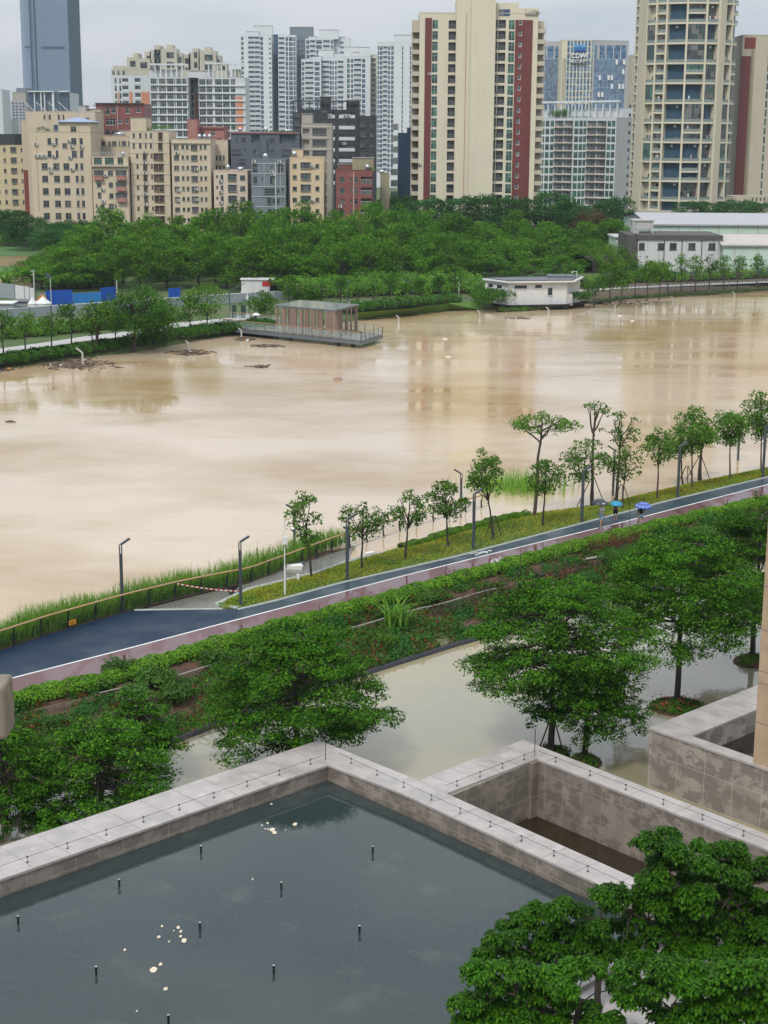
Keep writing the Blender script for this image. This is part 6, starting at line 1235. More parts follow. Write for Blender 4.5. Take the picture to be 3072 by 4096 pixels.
g = G(42, 1689, 0); mb = MB(); mb.tube([(-.5, 0, .03), (0, .1, .06), (.5, -.05, .03)], [.08, .14, .05], 6); tag(mb.build('driftwood', M['stick'], None, tuple(g)), 'dark driftwood alone in the river near the left edge', 'driftwood')
for (x, y, lb) in ((1794, 1428, 'near the tower reflection'), (2480, 1264, 'far right side below the bank'), (1780, 1357, 'just right of the pavilion'), (2530, 1285, 'rightmost of the river')):
    g = G(x, y, 0); mb = MB(); mb.tube([(-.35, 0, .0), (.0, .05, .05), (.35, 0, .0)], [.05, .12, .05], 6); tag(mb.build('litter', M['foam'], None, tuple(g)), 'lone floating litter piece '+lb, 'litter')

# ---- far bank trees
M['leaf_bank2'] = leafm('leaf_bank_dark', (.035, .12, .015), (.06, .16, .02), (.10, .20, .03), .3, .25, .6, .1)
FT = [((13, 1423), 1238, -50, 62, 1330, 'first from the left', 0), ((101, 1413), 1246, 60, 140, 1340, 'second from the left', 0), ((206, 1397), 1242, 165, 250, 1335, 'third from the left', 0), ((286, 1388), 1205, 235, 330, 1320, 'fourth from the left', 0), ((368, 1378), 1270, 330, 410, 1345, 'low-crowned, just left of the forked big tree', 0), ((462, 1369), 1260, 415, 510, 1335, 'between the two big waterside trees', 0),
      ((763, 1318), 1180, 690, 815, 1285, 'round, left one of two before the footbridge', 0), ((828, 1315), 1128, 750, 912, 1290, 'large round, right one of two before the footbridge', 1), ((1045, 1262), 1158, 985, 1105, 1262, 'bushy, behind the footbridge rail', 1), ((1156, 1216), 1107, 1112, 1192, 1190, 'slim, left behind the pavilion roof', 0), ((1235, 1212), 1145, 1200, 1262, 1205, 'low bushy, behind the pavilion roof', 1), ((1282, 1212), 1118, 1245, 1325, 1200, 'spreading, behind the middle of the pavilion', 0), ((1361, 1221), 1097, 1328, 1402, 1165, 'flat-topped, above the right part of the pavilion', 0), ((1431, 1228), 1125, 1400, 1468, 1185, 'just right of the pavilion', 0), ((1490, 1225), 1079, 1465, 1535, 1190, 'pointed, second right of the pavilion', 0), ((1557, 1215), 1089, 1535, 1602, 1160, 'airy, before the white blocks', 0), ((1625, 1211), 1128, 1608, 1645, 1170, 'smallest, left of the bent lamp', 0), ((1685, 1205), 1114, 1655, 1705, 1155, 'small, right of the bent lamp', 0), ((1756, 1205), 1102, 1728, 1790, 1165, 'airy, left of the tallest small one', 0), ((1817, 1201), 1062, 1780, 1862, 1150, 'tallest small one, left of the camera pole', 0),
      ((2350, 1190), 1120, 2330, 2370, 1165, 'slim, right of the pump house', 0), ((2375, 1222), 1105, 2355, 2420, 1190, 'low, at the water right of the pump house', 0), ((2440, 1205), 1052, 2400, 2480, 1170, 'bushy, first of the waterside group', 1), ((2486, 1205), 1040, 2450, 2535, 1165, 'broad, second of the waterside group', 1), ((2540, 1180), 1050, 2515, 2570, 1140, 'behind the waterside group, left of the factory', 0), ((2588, 1196), 1040, 2560, 2630, 1140, 'third of the waterside group', 1), ((2637, 1192), 1035, 2605, 2680, 1140, 'fourth of the waterside group', 1), ((2670, 1160), 1045, 2650, 2700, 1120, 'small, before the factory wall', 0),
      ((2724, 1160), 1012, 2700, 2755, 1120, 'first of the tree row before the factory', 0), ((2782, 1157), 1018, 2752, 2812, 1115, 'second of the tree row before the factory', 0), ((2836, 1152), 1016, 2810, 2868, 1110, 'third of the tree row before the factory', 0), ((2895, 1150), 1022, 2870, 2922, 1105, 'fourth of the tree row, at the factory corner', 0), ((2948, 1148), 1020, 2922, 2980, 1100, 'fifth of the tree row, before the pink roof', 0), ((3028, 1140), 1012, 2995, 3062, 1095, 'last of the tree row, at the right edge', 0)]
for i, (b_, tp, xl, xr, yb, lb, k) in enumerate(FT):
    px_tree(200+i, 'bank_tree', 'far bank tree, '+lb, 'tree', b_, tp, xl, xr, yb, ZB-.15 if b_[1] < 1300 or b_[0] < 900 else .9, 'young trees along the far bank', nclump=20 if not k else 30, cr=.7 if not k else 1.0, dens=60, leaf=.34, mat='leaf_bank' if i % 3 else 'leaf_bank2', tr=.12, nl=4, bark='barkdark')
px_tree(301, 'bank_tree', 'large forked tree standing at the water edge, left one', 'tree', (383, 1416), 1210, 300, 500, 1330, .2, 'big waterside trees', nclump=40, cr=1.0, dens=50, leaf=.36, mat='leaf_bank', tr=.3, bark='barkdark', shape='vase')
px_tree(302, 'bank_tree', 'largest waterside tree, its wide crown before the grey hoarding', 'tree', (532, 1404), 1150, 450, 700, 1350, .2, 'big waterside trees', nclump=80, cr=1.25, dens=46, leaf=.36, mat='leaf_bank2', tr=.3, bark='barkdark')
px_tree(303, 'bank_tree', 'second wide crown right of the largest waterside tree', 'tree', (610, 1385), 1190, 560, 700, 1370, .2, 'big waterside trees', nclump=60, cr=1.2, dens=46, leaf=.36, mat='leaf_bank', tr=.2, bark='barkdark')
# shore hedges and undergrowth on the far bank
def far_hedge(label, pts, w, h, n, mat, seed, z=ZB, leaf=.34): hedge('shore_shrubs', [gb(x, y, z) for x, y in pts], w, h, n, mat, label, leaf=leaf, seed=seed, lum=.4, cat='shrubs')
far_hedge('dark shrub belt along the water at the left of the far bank', [(-200, 1478), (0, 1452), (190, 1424), (350, 1404), (520, 1379)], 3.0, 1.0, 12000, 'leaf_bank2', 31, .6)
far_hedge('dark shrub belt from the biggest tree to the footbridge', [(540, 1380), (696, 1352), (850, 1330), (960, 1318), (1090, 1308)], 3.0, 1.2, 10000, 'leaf_bank2', 32, .6)
far_hedge('light green growth between path and hoarding on the left', [(-200, 1380), (0, 1350), (190, 1335), (350, 1318), (519, 1300), (700, 1275)], 5.0, 1.3, 12000, 'leaf_bank', 33)
far_hedge('dark low hedge above the lawn right of the pavilion', [(1330, 1245), (1440, 1240), (1600, 1224), (1750, 1212), (1830, 1206)], 2.6, 1.3, 6000, 'leaf_bank2', 34)
far_hedge('tall grass behind the small trees before the wood', [(1100, 1190), (1300, 1184), (1500, 1176), (1700, 1168), (1930, 1165)], 10, 3.0, 15000, 'leaf_bank', 35, ZB, .4)
far_hedge('pale shrubs at the foot of the blue walls', [(190, 1158), (300, 1156), (450, 1150)], 3, 3.2, 3500, 'leaf_bank', 36, ZB, .36)
far_hedge('thin green weeds at the foot of the pump house slope', [(1990, 1247), (2080, 1243), (2170, 1237)], 1.2, .6, 900, 'leaf_hedge', 37, .05, .3)
far_hedge('green weeds on the brown bank between factory trees and water', [(2350, 1215), (2500, 1196), (2700, 1182), (3072, 1160)], 1.6, .5, 1600, 'leaf_bank2', 38, .3, .3)
far_hedge('grass and shrubs between far path and factory on the right', [(2330, 1150), (2500, 1128), (2750, 1122), (3072, 1108), (3300, 1098)], 5, 1.8, 7000, 'leaf_bank', 39, ZB, .36)
far_hedge('pale green reeds left of the factory', [(2330, 1090), (2450, 1082), (2520, 1078)], 9, 4.5, 3500, 'leaf_hedge', 40, ZB, .45)
far_hedge('low shrubs round the flooded field at the left edge', [(-100, 975), (60, 985), (190, 990)], 8, 3.5, 3500, 'leaf_bank2', 41, ZB, .45)
def lawn(pts0, pts1): mb = MB(); mb.face([G(*p) for p in pts0]+[G(*p) for p in pts1[::-1]]); return mb
M['lawn'] = ground_mat('bright_lawn', [(.10, .20, .025), (.08, .18, .02), (.13, .22, .04)], .4)
a = [G(x, y, 0)+[0, -.3, .03] for x, y in ((1430, 1279), (1650, 1258), (1800, 1241), (1925, 1240))]; b = [gb(x, y, ZB+.05) for x, y in ((1430, 1250), (1650, 1232), (1790, 1213), (1945, 1200))]; mb = MB()
for i in range(3): mb.face([a[i], a[i+1], b[i+1], b[i]])
st(mb.build('lawn_bank', M['lawn']))
bushy('shrub', 'large round shrub at the left wall of the pump house', 1945, 1212, 5.0, 2.6, 'leaf_park', .34, 50, z=ZB); bushy('shrub', 'shrub behind the right corner of the pump house', 2320, 1200, 2.4, 1.6, 'leaf_bank2', .34, 60, z=ZB); bushy('shrub', 'shrubs at the far left beside the banana plants', 60, 1185, 3.0, 1.6, 'leaf_bank', .34, 50, z=ZB)
g = gb(28, 1172); rg = np.random.RandomState(3); n = 34; V, Q = blades(rg, np.stack([rg.normal(0, .5, n), rg.normal(0, .5, n), np.full(n, .8)], 1), rg.uniform(2.2, 3.8, n), .45, .9, 6); t = thing('banana_plant', 'banana plant with arching fronds above the weathered wall', 'plant', tuple(g)); link('fronds', np_mesh('fronds', V, Q, [M['reed']]), t)['kind'] = 'stuff'
mb = MB(); mb.tube([(0, 0, -.2), (0, 0, 1.2)], .25, 8); mb.build('stem', M['barkdark'], t)

# ---- the wood: every tree its own object, four kinds of crown
def dome_tree(seed, R, H, mat, n, leaf=.36, dens=78, flatc=.85):
    rg = np.random.RandomState(seed); cl = []
    for i in range(n):
        d = rnd_dirs(rg, 1)[0]; d[2] = abs(d[2])*1.4-.35; r_ = rg.uniform(.7, 1.0); c = np.array([d[0]*R*r_, d[1]*R*r_, H*.42+min(1, d[2])*H*.56*r_]); cl.append((*c, rg.uniform(.8, 1.5), flatc))
    mb = MB(); limb(mb, rg, (0, 0, -.5), (0, 0, H*.45), .28, .18, 0, .05, 4, 6)
    for c in cl[::3]: limb(mb, rg, (0, 0, H*.3), c[:3], .12, .04, .0, .1, 3, 4)
    return mb.mesh('trunk', M['barkdark']), crown_mesh('crown', rg, cl, dens, leaf, M[mat], .55, flatc, .35, .8, 0, .6, .4)
wood = [dome_tree(s, 5.0, 10.5, m, 62) for s, m in ((1, 'leaf_wood'), (2, 'leaf_wood'), (3, 'leaf_wood'), (4, 'leaf_wood'))]; rust = dome_tree(6, 4.2, 9.5, 'leaf_rust', 34, .5, 26); dark = [dome_tree(s, 4.8, 11.5, 'leaf_dark', 60) for s in (8, 9)]
lm = [(120, 'above the left site sheds'), (260, 'below the big beige block'), (450, 'below the beige blocks on the left'), (650, 'below the pinkish beige block'), (820, 'below the grey block'), (1000, 'below the dark tower'), (1180, 'below the orange-beige block'), (1400, 'below the dark red house'), (1600, 'below the blue-grey slab'), (1800, 'below the maroon tower'), (2000, 'below the maroon tower, right part'), (2250, 'below the long balcony block'), (2600, 'near the factory')]
def near(x): return min(lm, key=lambda q: abs(q[0]-x))[1]
protos = {}
used_l = set()
def place(kind, key, x, Y, ytop, R, row, scale_R=5.0, Hn=10.5, extra=''):
    c = D(x, ytop, Y); H = max(4, c[2]-ZB); c[2] = ZB; rz = random.Random(int(x*7+Y)).random()*6.28
    kd = {'w': 'green tree', 'd': 'dark tree', 'r': 'rusty tree'}[key[0]]; lb = kd+', '+row+' of wood, '+near(x)
    for q in ('second', 'third', 'fourth', 'fifth', 'sixth', 'seventh', 'eighth', 'ninth'):
        if lb not in used_l: break
        lb = q+' '+kd+' from left, '+row+' of wood, '+near(x)
    used_l.add(lb); s = (R/scale_R, R/scale_R, H/Hn)
    if key not in protos: protos[key] = plant_tree('wood_tree', lb, 'tree', kind[0], kind[1], c, rz, group='trees of the wood on the far bank'); protos[key].scale = s
    else: dup(protos[key], c, rz, s, lb)
rg = np.random.RandomState(12)
# outline of the wood's top in the photograph
TX = [90, 150, 220, 330, 430, 520, 700, 850, 1000, 1200, 1400, 1600, 1800, 2000, 2200, 2400, 2480]; TY = [1060, 975, 935, 890, 850, 835, 830, 815, 822, 826, 820, 826, 845, 850, 855, 870, 890]
for row, (Y0, dy, x0, x1, step) in enumerate(((278, 180, 180, 1960, 118), (290, 132, 130, 2150, 120), (303, 88, 170, 2330, 120), (318, 44, 230, 2430, 122), (336, 6, 330, 2480, 124))):
    x = x0
    while x < x1:
        xx = x+rg.uniform(-22, 22); yt = np.interp(xx, TX, TY)+dy*(.9 if xx > 300 else .6)+rg.uniform(-26, 34); Y = Y0+rg.uniform(-5, 5)+(18 if xx > 1500 else 0)+(max(0, xx-1900)*.03)
        k = rg.randint(4); place(wood[k], 'w%d' % k, xx, Y, yt, rg.uniform(3.9, 5.8), ['front row', 'second row', 'middle row', 'fourth row', 'back row'][row]); x += step
for x, Y, yt in ((560, 318, 905), (600, 316, 930), (500, 314, 945), (330, 300, 1010), (620, 300, 975)): place(rust, 'r0', x, Y-4, yt, 3.2, 'upper left', 4.2, 9.5)
for x, Y, yt, R in ((70, 392, 835, 6), (130, 372, 860, 6.5), (210, 356, 880, 6), (300, 362, 872, 6.5), (370, 368, 880, 5), (230, 350, 905, 5.5), (1600, 400, 765, 7), (1720, 392, 778, 7.5), (1850, 388, 772, 8), (1960, 392, 765, 8), (2060, 390, 775, 8), (2200, 392, 750, 7), (2260, 400, 800, 6), (2300, 402, 800, 6), (2440, 400, 790, 6), (1560, 410, 790, 6), (2480, 420, 775, 6.5), (2780, 460, 795, 8), (2960, 455, 790, 9), (3040, 450, 800, 8), (20, 398, 830, 6)):
    k = int(x) % 2; place(dark[k], 'd%d' % k, x, Y, yt, R, 'rear edge', 4.8, 11.5)
for x, Y, yt in ((2380, 384, 838), (2340, 386, 850)): place(rust, 'r0', x, Y, yt, 4, 'right rear', 4.2, 9.5)
for x, Y, yt, R in ((2380, 340, 960, 5), (2440, 352, 880, 5), (2350, 330, 1010, 4.5), (2300, 322, 1030, 5), (2130, 300, 1060, 4.5), (2220, 306, 1050, 5)): k = int(x) % 4; place(wood[k], 'w%d' % k, x, Y, yt, R, 'right end')
# ------------------------------------------------------------------ the town across the river
ZG = 1.0
fA = lambda x, y: (x/1.659, y/1.659)
fB = lambda x, y: (900+.4822*x, .4822*y)
fC = lambda x, y: (1600+.5425*x, .5425*y)
fD = lambda x, y: (2300+.4654*x, .4654*y)
for k, c, s in (('beige', (.60, .50, .37), .3), ('beige2', (.61, .51, .38), .3), ('beige3', (.56, .47, .36), .35), ('yellow', (.60, .50, .32), .3), ('pinkbeige', (.64, .52, .42), .3), ('orangebeige', (.64, .50, .33), .25), ('taupe', (.40, .37, .32), .35), ('cream', (.66, .60, .46), .18), ('creamdark', (.52, .46, .36), .25),
    ('slate', (.115, .13, .155), .3), ('bluegrey', (.19, .225, .255), .35), ('darkgrey', (.055, .058, .064), .3), ('navy', (.028, .06, .105), .35), ('white', (.68, .70, .72), .18), ('white2', (.60, .62, .64), .25), ('orange', (.60, .26, .15), .25), ('brownred', (.22, .06, .045), .25), ('pinkroof', (.42, .19, .16), .3), ('creamgrey', (.52, .49, .40), .35), ('olive', (.32, .28, .18), .4), ('greyside', (.44, .43, .44), .25), ('dimblue', (.05, .10, .15), .2), ('towerblue', (.04, .09, .14), .2)):
    M[k] = plaster(k+'_wall', c, s)
M['maroon'] = tiles('maroon_tiles', (.16, .032, .028), .5, .25, .12); M['redtile'] = tiles('red_tiles', (.23, .075, .065), .5, .25, .15)
M['g_dark'] = glassm('glass_dark', [(.012, .016, .02), (.03, .036, .045), (.05, .06, .065), (.018, .02, .022), (.10, .10, .095), (.02, .035, .05)])
M['g_green'] = glassm('glass_green', [(.012, .06, .04), (.02, .12, .07), (.01, .03, .025), (.03, .16, .10), (.015, .05, .045)])
M['g_mix'] = glassm('glass_mixed', [(.015, .04, .035), (.04, .05, .06), (.09, .09, .085), (.02, .08, .05), (.012, .014, .018), (.16, .15, .14)])
M['g_blue'] = glassm('glass_blue', [(.03, .07, .15), (.05, .10, .19), (.02, .05, .11), (.09, .14, .22), (.03, .045, .08), (.14, .17, .22)])
M['g_office'] = glassm('glass_office', [(.06, .17, .34), (.10, .25, .44), (.04, .11, .24), (.16, .32, .48), (.05, .13, .24)], .06)
M['fr_dark'] = simple('frame_dark', (.05, .045, .04), .5); M['fr_white'] = simple('frame_white', (.6, .6, .58), .5); M['fr_grey'] = simple('frame_grey', (.22, .23, .24), .5)
M['fr_blue'] = simple('frame_bluegrey', (.22, .30, .38), .4); M['acwhite'] = simple('ac_white', (.62, .62, .58), .5); M['tanksteel'] = simple('tank_steel', (.55, .57, .6), .25, .8, .05); M['rust'] = simple('rusty_cage', (.16, .07, .04), .8, var=.4); M['rooftop'] = plaster('roof_felt', (.30, .29, .27), .4)
_wc = {}
def q5(v): return max(.15, round(v*10)/10)
def win_mesh(kind, w, h, frame='fr_grey', glass='g_dark', back='beige'):
    w = q5(w); h = q5(h); key = (kind, w, h, frame, glass, back)
    if key in _wc: return _wc[key]
    mb = MB(); mats = [M[frame], M[glass], M[back], M['acwhite']]; nm = max(1, int(round(w/.75)))
    if kind in ('win', 'cage', 'glass'):
        d = .16 if kind != 'glass' else .06; mb.mat(1).face([(0, d, 0), (w, d, 0), (w, d, h), (0, d, h)]); mb.mat(0); f = .05 if kind != 'glass' else .04
        for x in [0]+[w*i/nm for i in range(1, nm)]+[w]: mb.box(min(max(x-f/2, 0), w-f), min(max(x-f/2, 0), w-f)+f, d-.05, d-.003, 0, h)
        for z in (0, h*.66 if h > 1 else h-f*2, h-f): mb.box(0, w, d-.06, d-.051, z, z+f)
        if kind == 'win': mb.box(-.08, w+.08, -.1, .0, -.09, -.01)
        if kind == 'cage':
            for i in range(int(w/.22)+1): x = w*i/max(1, int(w/.22)); mb.box(x-.012, x+.012, -.26, -.24, -.05, h+.05)
            for z in (-.05, h*.33, h*.66, h+.05): mb.box(-.02, w+.02, -.27, -.24, z-.02, z+.02)
            mb.box(-.02, w+.02, -.26, -.0, -.1, -.055); mb.box(-.04, w+.04, -.3, -.0, h+.06, h+.1)
    if kind in ('loggia', 'tall', 'blue'):
        d = 1.15; mb.mat(2).face([(0, d, 0), (w, d, 0), (w, d, h), (0, d, h)]); dw = min(w*.62, 2.4); x0 = (w-dw)*.5 if kind != 'blue' else w*.5
        if kind == 'blue': dw = w*.36
        mb.mat(1).face([(x0, d-.02, 0), (x0+dw, d-.02, 0), (x0+dw, d-.02, min(h*.85, 2.1)), (x0, d-.02, min(h*.85, 2.1))]); mb.mat(0)
        for x in (x0, x0+dw/2, x0+dw): mb.box(x-.03, x+.03, d-.06, d-.021, 0, min(h*.85, 2.1))
        mb.box(0, w, -.03, .03, .98, 1.04); k = max(2, int(w/.16))
        for i in range(k+1): x = w*i/k; mb.box(x-.012, x+.012, -.012, .012, .0, .98)
        if kind == 'tall': mb.mat(3).box(w*.08, w*.08+.7, d-.5, d-.1, h*.6, h*.6+.5)
    if kind == 'solid':       # balcony with solid parapet and glazing behind
        mb.mat(1).face([(0, .5, 0), (w, .5, 0), (w, .5, h), (0, .5, h)]); mb.mat(0)
        for i in range(nm+1): x = w*i/nm; mb.box(x-.03, x+.03, .42, .495, 0, h)
        mb.mat(2).box(0, w, -.12, .0, -.25, .62)
    _wc[key] = mb.mesh({'win': 'window', 'cage': 'window', 'glass': 'window', 'solid': 'balcony'}.get(kind, 'loggia'), mats); return _wc[key]
DEP = {'win': .2, 'cage': .2, 'glass': .08, 'loggia': 1.2, 'tall': 1.2, 'blue': 1.2, 'solid': .55, 'hole': .8}
class Bld:
    def __init__(s, name, label, f, x0, x1, yt, Y, depth, wall, yaw=0, yref=None, cat='building', group=None, base=ZG, par=.6):
        s.f = f; s.yaw = yaw; yr = yt if yref is None else yref; p = D(*f(x0, yr), Y); s.P = np.array([p[0], p[1], base]); s.u = np.array([math.cos(yaw), math.sin(yaw), 0]); s.n = np.array([-math.sin(yaw), math.cos(yaw), 0])
        s.W = s.loc(x1, yr)[0]; s.H = s.loc(x0, yt)[1]; s.dep = depth; s.wall = wall; s.op = []; s.par = par
        s.root = thing(name, label, cat, tuple(s.P), yaw, group)
    def loc(s, x, y):
        d = ray(*s.f(x, y)); C0 = np.array([0, 0, CH]); t = ((s.P-C0)@s.n)/(d@s.n); q = C0+d*t-s.P; return float(q@s.u), float(q[2])
    def win(s, x0, x1, y0, y1, kind='win', frame='fr_grey', glass='g_dark', back=None):
        u0, z1 = s.loc(x0, y0); u1, z0 = s.loc(x1, y1); s.op.append([u0, u1, z0, z1, kind, frame, glass, back or s.wall]); return s
    def grid(s, cols, y0, pitch, n, h=None, yref=None, xref=None, kind='win', **kw):
        """cols: (x0, x1[, dy0, dy1[, kind]]) at row yref; rows start at y0 with the given pitch"""
        yr = y0 if yref is None else yref
        for c in cols:
            u0 = s.loc(c[0], yr)[0]; u1 = s.loc(c[1], yr)[0]; kd = c[4] if len(c) > 4 else kind; a = c[2] if len(c) > 2 and c[2] is not None else 0; b = c[3] if len(c) > 3 and c[3] is not None else h
            k2 = dict(kw); 
            if len(c) > 5: k2.update(c[5])
            for i in range(n):
                y = y0+i*pitch; z1 = s.loc(xref or c[0], y+a)[1]; z0 = s.loc(xref or c[0], y+b)[1]
                s.op.append([u0, u1, z0, z1, kd, k2.get('frame', 'fr_grey'), k2.get('glass', 'g_dark'), k2.get('back') or s.wall])
        return s
    def box(s, nm, x0, x1, yt, yb, proud, mat, y1=None, yref=None):      # relief box on the facade
        yr = yt if yref is None else yref; u0 = s.loc(x0, yr)[0]; u1 = s.loc(x1, yr)[0]; z1 = s.loc(x0, yt)[1]; z0 = s.loc(x0, yb)[1]; mb = MB(); mb.box(u0, u1, -proud, -.003 if y1 is None else y1, max(z0, 0), z1); return mb.build(nm, M[mat], s.root)
    def ac(s, pts):
        for x, y in pts:
            u, z = s.loc(x, y); mb = MB(); 
            if 'ac' not in _wc:
                m2 = MB(); m2.mat(0).box(-.42, .42, -.42, -.06, 0, .6); m2.mat(1).box(-.3, .12, -.435, -.42, .08, .52); m2.mat(1).box(-.35, .35, -.4, 0, -.06, -.01); _wc['ac'] = m2.mesh('air_conditioner', [M['acwhite'], M['fr_dark']])
            link('air_conditioner', _wc['ac'], s.root, (u, -.003, z-.3))
    def pipes(s, xs, yt, yb, mat='fr_white', r=.06):
        for x in xs: u, z1 = s.loc(x, yt); z0 = s.loc(x, yb)[1]; mb = MB(); mb.tube([(u, -.1, max(z0, 0)), (u, -.1, z1)], r, 5); mb.build('drainpipe', M[mat], s.root)
    def bands(s, ys, mat='white', proud=.12, th=.15, x0=None, x1=None):
        for y in ys:
            z = s.loc(x0 or 0, y)[1] if x0 else s.locz(y); u0 = s.loc(x0, y)[0] if x0 else 0; u1 = s.loc(x1, y)[0] if x1 else s.W; mb = MB(); mb.box(u0, u1, -proud, -.003, z-th/2, z+th/2); mb.build('string_course', M[mat], s.root)
    def locz(s, y): return s.loc(s.f is None or s._x0(), y)[1]
    def _x0(s):
        px = projp(s.P+np.array([0, 0, s.H]))[0]; a, b = s.f(0, 0), s.f(1, 0); return (px-a[0])/(b[0]-a[0])
    def roofbox(s, x0, x1, yt, y0=1.0, y1=None, mat=None, name='roof_house', cap=True):
        u0, z = s.loc(x0, yt); u1 = s.loc(x1, yt)[0]; y1 = y1 or s.dep*.6; mb = MB(); mb.box(u0, u1, y0, y1, s.H-.05, z); o = mb.build(name, M[mat or s.wall], s.root)
        if cap: mb = MB(); mb.box(u0-.15, u1+.15, y0-.15, y1+.15, z+.002, z+.14); mb.build('roof', M['rooftop'], o)
        return o
    def done(s, sides=None, roofmat='rooftop', wincap=100):
        W, H, dp = s.W, s.H, s.dep; us = {0., W}; zs = {0., H}; O = []
        for o in s.op:
            u0, u1, z0, z1 = max(.05, o[0]), min(W-.05, o[1]), max(.05, o[2]), min(H-.05, o[3])
            if u1-u0 < .12 or z1-z0 < .12: continue
            u1 = u0+q5(u1-u0) if u0+q5(u1-u0) < W else u1; z1 = z0+q5(z1-z0) if z0+q5(z1-z0) < H else z1
            u0, u1, z0, z1 = [round(v, 4) for v in (u0, u1, z0, z1)]; O.append((u0, u1, z0, z1, *o[4:])); us |= {u0, u1}; zs |= {z0, z1}
        us = sorted(us); zs = sorted(zs); ui = {u: i for i, u in enumerate(us)}; zi = {z: i for i, z in enumerate(zs)}; occ = np.zeros((len(zs)-1, len(us)-1), bool)
        for o in O: occ[zi[o[2]]:zi[o[3]], ui[o[0]]:ui[o[1]]] = True
        mb = MB()
        prev = {}
        for j in range(len(zs)-1):
            i = 0
            while i < len(us)-1:
                if occ[j, i]: i += 1; continue
                k = i
                while k < len(us)-1 and not occ[j, k]: k += 1
                mb.face([(us[i], 0, zs[j]), (us[k], 0, zs[j]), (us[k], 0, zs[j+1]), (us[i], 0, zs[j+1])]); i = k
        for u0, u1, z0, z1, kd, *_ in O:
            d = DEP[kd]; mb.face([(u0, 0, z0), (u0, d, z0), (u1, d, z0), (u1, 0, z0)]); mb.face([(u0, 0, z1), (u1, 0, z1), (u1, d, z1), (u0, d, z1)]); mb.face([(u0, 0, z0), (u0, 0, z1), (u0, d, z1), (u0, d, z0)]); mb.face([(u1, 0, z0), (u1, d, z0), (u1, d, z1), (u1, 0, z1)])
            if kd == 'hole': mb.face([(u0, d, z0), (u1, d, z0), (u1, d, z1), (u0, d, z1)])
        sm = 1 if sides else 0; mb.mat(sm)
        mb.face([(0, dp, 0), (0, 0, 0), (0, 0, H), (0, dp, H)]); mb.face([(W, 0, 0), (W, dp, 0), (W, dp, H), (W, 0, H)]); mb.face([(W, dp, 0), (0, dp, 0), (0, dp, H), (W, dp, H)])
        mb.mat(0); p = s.par; t_ = .22
        mb.build('wall', [M[s.wall]]+([M[sides]] if sides else []), s.root)
        mb = MB(); mb.mat(0).face([(t_, t_, H-p), (W-t_, t_, H-p), (W-t_, dp-t_, H-p), (t_, dp-t_, H-p)]); mb.mat(1)
        for a, b, c, d_ in ((-.06, W+.06, -.06, t_), (-.06, W+.06, dp-t_, dp+.06), (-.06, t_, t_, dp-t_), (W-t_, W+.06, t_, dp-t_)): mb.box(a, b, c, d_, H-p if (a, c) != (-.06, -.06) else H+.001, H+.12) if False else mb.box(a, b, c, d_, H+.002, H+.14)
        for x in (t_, W-t_): mb.face([(x, t_, H-p), (x, dp-t_, H-p), (x, dp-t_, H), (x, t_, H)])
        mb.face([(t_, dp-t_, H-p), (W-t_, dp-t_, H-p), (W-t_, dp-t_, H), (t_, dp-t_, H)]); mb.face([(t_, t_, H-p), (W-t_, t_, H-p), (W-t_, t_, H), (t_, t_, H)])
        mb.build('roof', [M[roofmat], M[s.wall]], s.root)
        O.sort(key=lambda o: -(o[1]-o[0])*(o[3]-o[2])); rest = {}
        for i, (u0, u1, z0, z1, kd, fr, gl, bk) in enumerate(O):
            if kd == 'hole': continue
            me = win_mesh(kd, u1-u0, z1-z0, fr, gl, bk); nm = me.name.split('.')[0]
            if sum(1 for _ in rest.get(('n', nm), ())) < wincap: link(nm, me, s.root, (u0, 0, z0)); rest.setdefault(('n', nm), []).append(1)
            else: rest.setdefault(nm, []).append((me, u0, z0))
        for nm, L in rest.items():
            if isinstance(nm, tuple): continue
            V = []; Q = []; mi = []; mats = []; n0 = 0
            for me, u, z in L:
                m_ix = []
                for m in me.materials:
                    if m not in mats: mats.append(m)
                    m_ix.append(mats.index(m))
                V += [(v.co.x+u, v.co.y, v.co.z+z) for v in me.vertices]; Q += [tuple(n0+k for k in p.vertices) for p in me.polygons]; mi += [m_ix[p.material_index] for p in me.polygons]; n0 += len(me.vertices)
            me = bpy.data.meshes.new(nm); me.from_pydata(V, [], Q); [me.materials.append(m) for m in mats]; me.polygons.foreach_set('material_index', mi); o = link(nm, me, s.root); o['kind'] = 'stuff'
        return s
def tank(label, b, x, yb, w, y=2.0, horiz=False):
    u, z = b.loc(x, yb); uu = b.loc(x+w, yb)[0]-u; p = b.P+b.u*u+b.n*y; z = b.P[2]+z; mb = MB(); mb.smooth = True; R = uu/2
    if horiz: mb.tube([(-R, 0, .35), (-R*.96, 0, .35), (R*.96, 0, .35), (R, 0, .35)], [.2, .42, .42, .2], 12)
    else: mb.lathe([(0, -.6), (R, -.6), (R, R*.5), (R*.8, R*.95), (R*.4, R*1.2), (0, R*1.3)], 14, (0, 0, .6))
    t = thing('water_tank', label, 'water tank', (p[0], p[1], b.P[2]+b.H+.14)); mb.build('drum', M['tanksteel'], t); mb = MB()
    for sx in (-R*.6, R*.6): mb.box(sx-.06, sx+.06, -.4, .4, -.12, .05)
    mb.build('stand', M['fr_dark'], t)
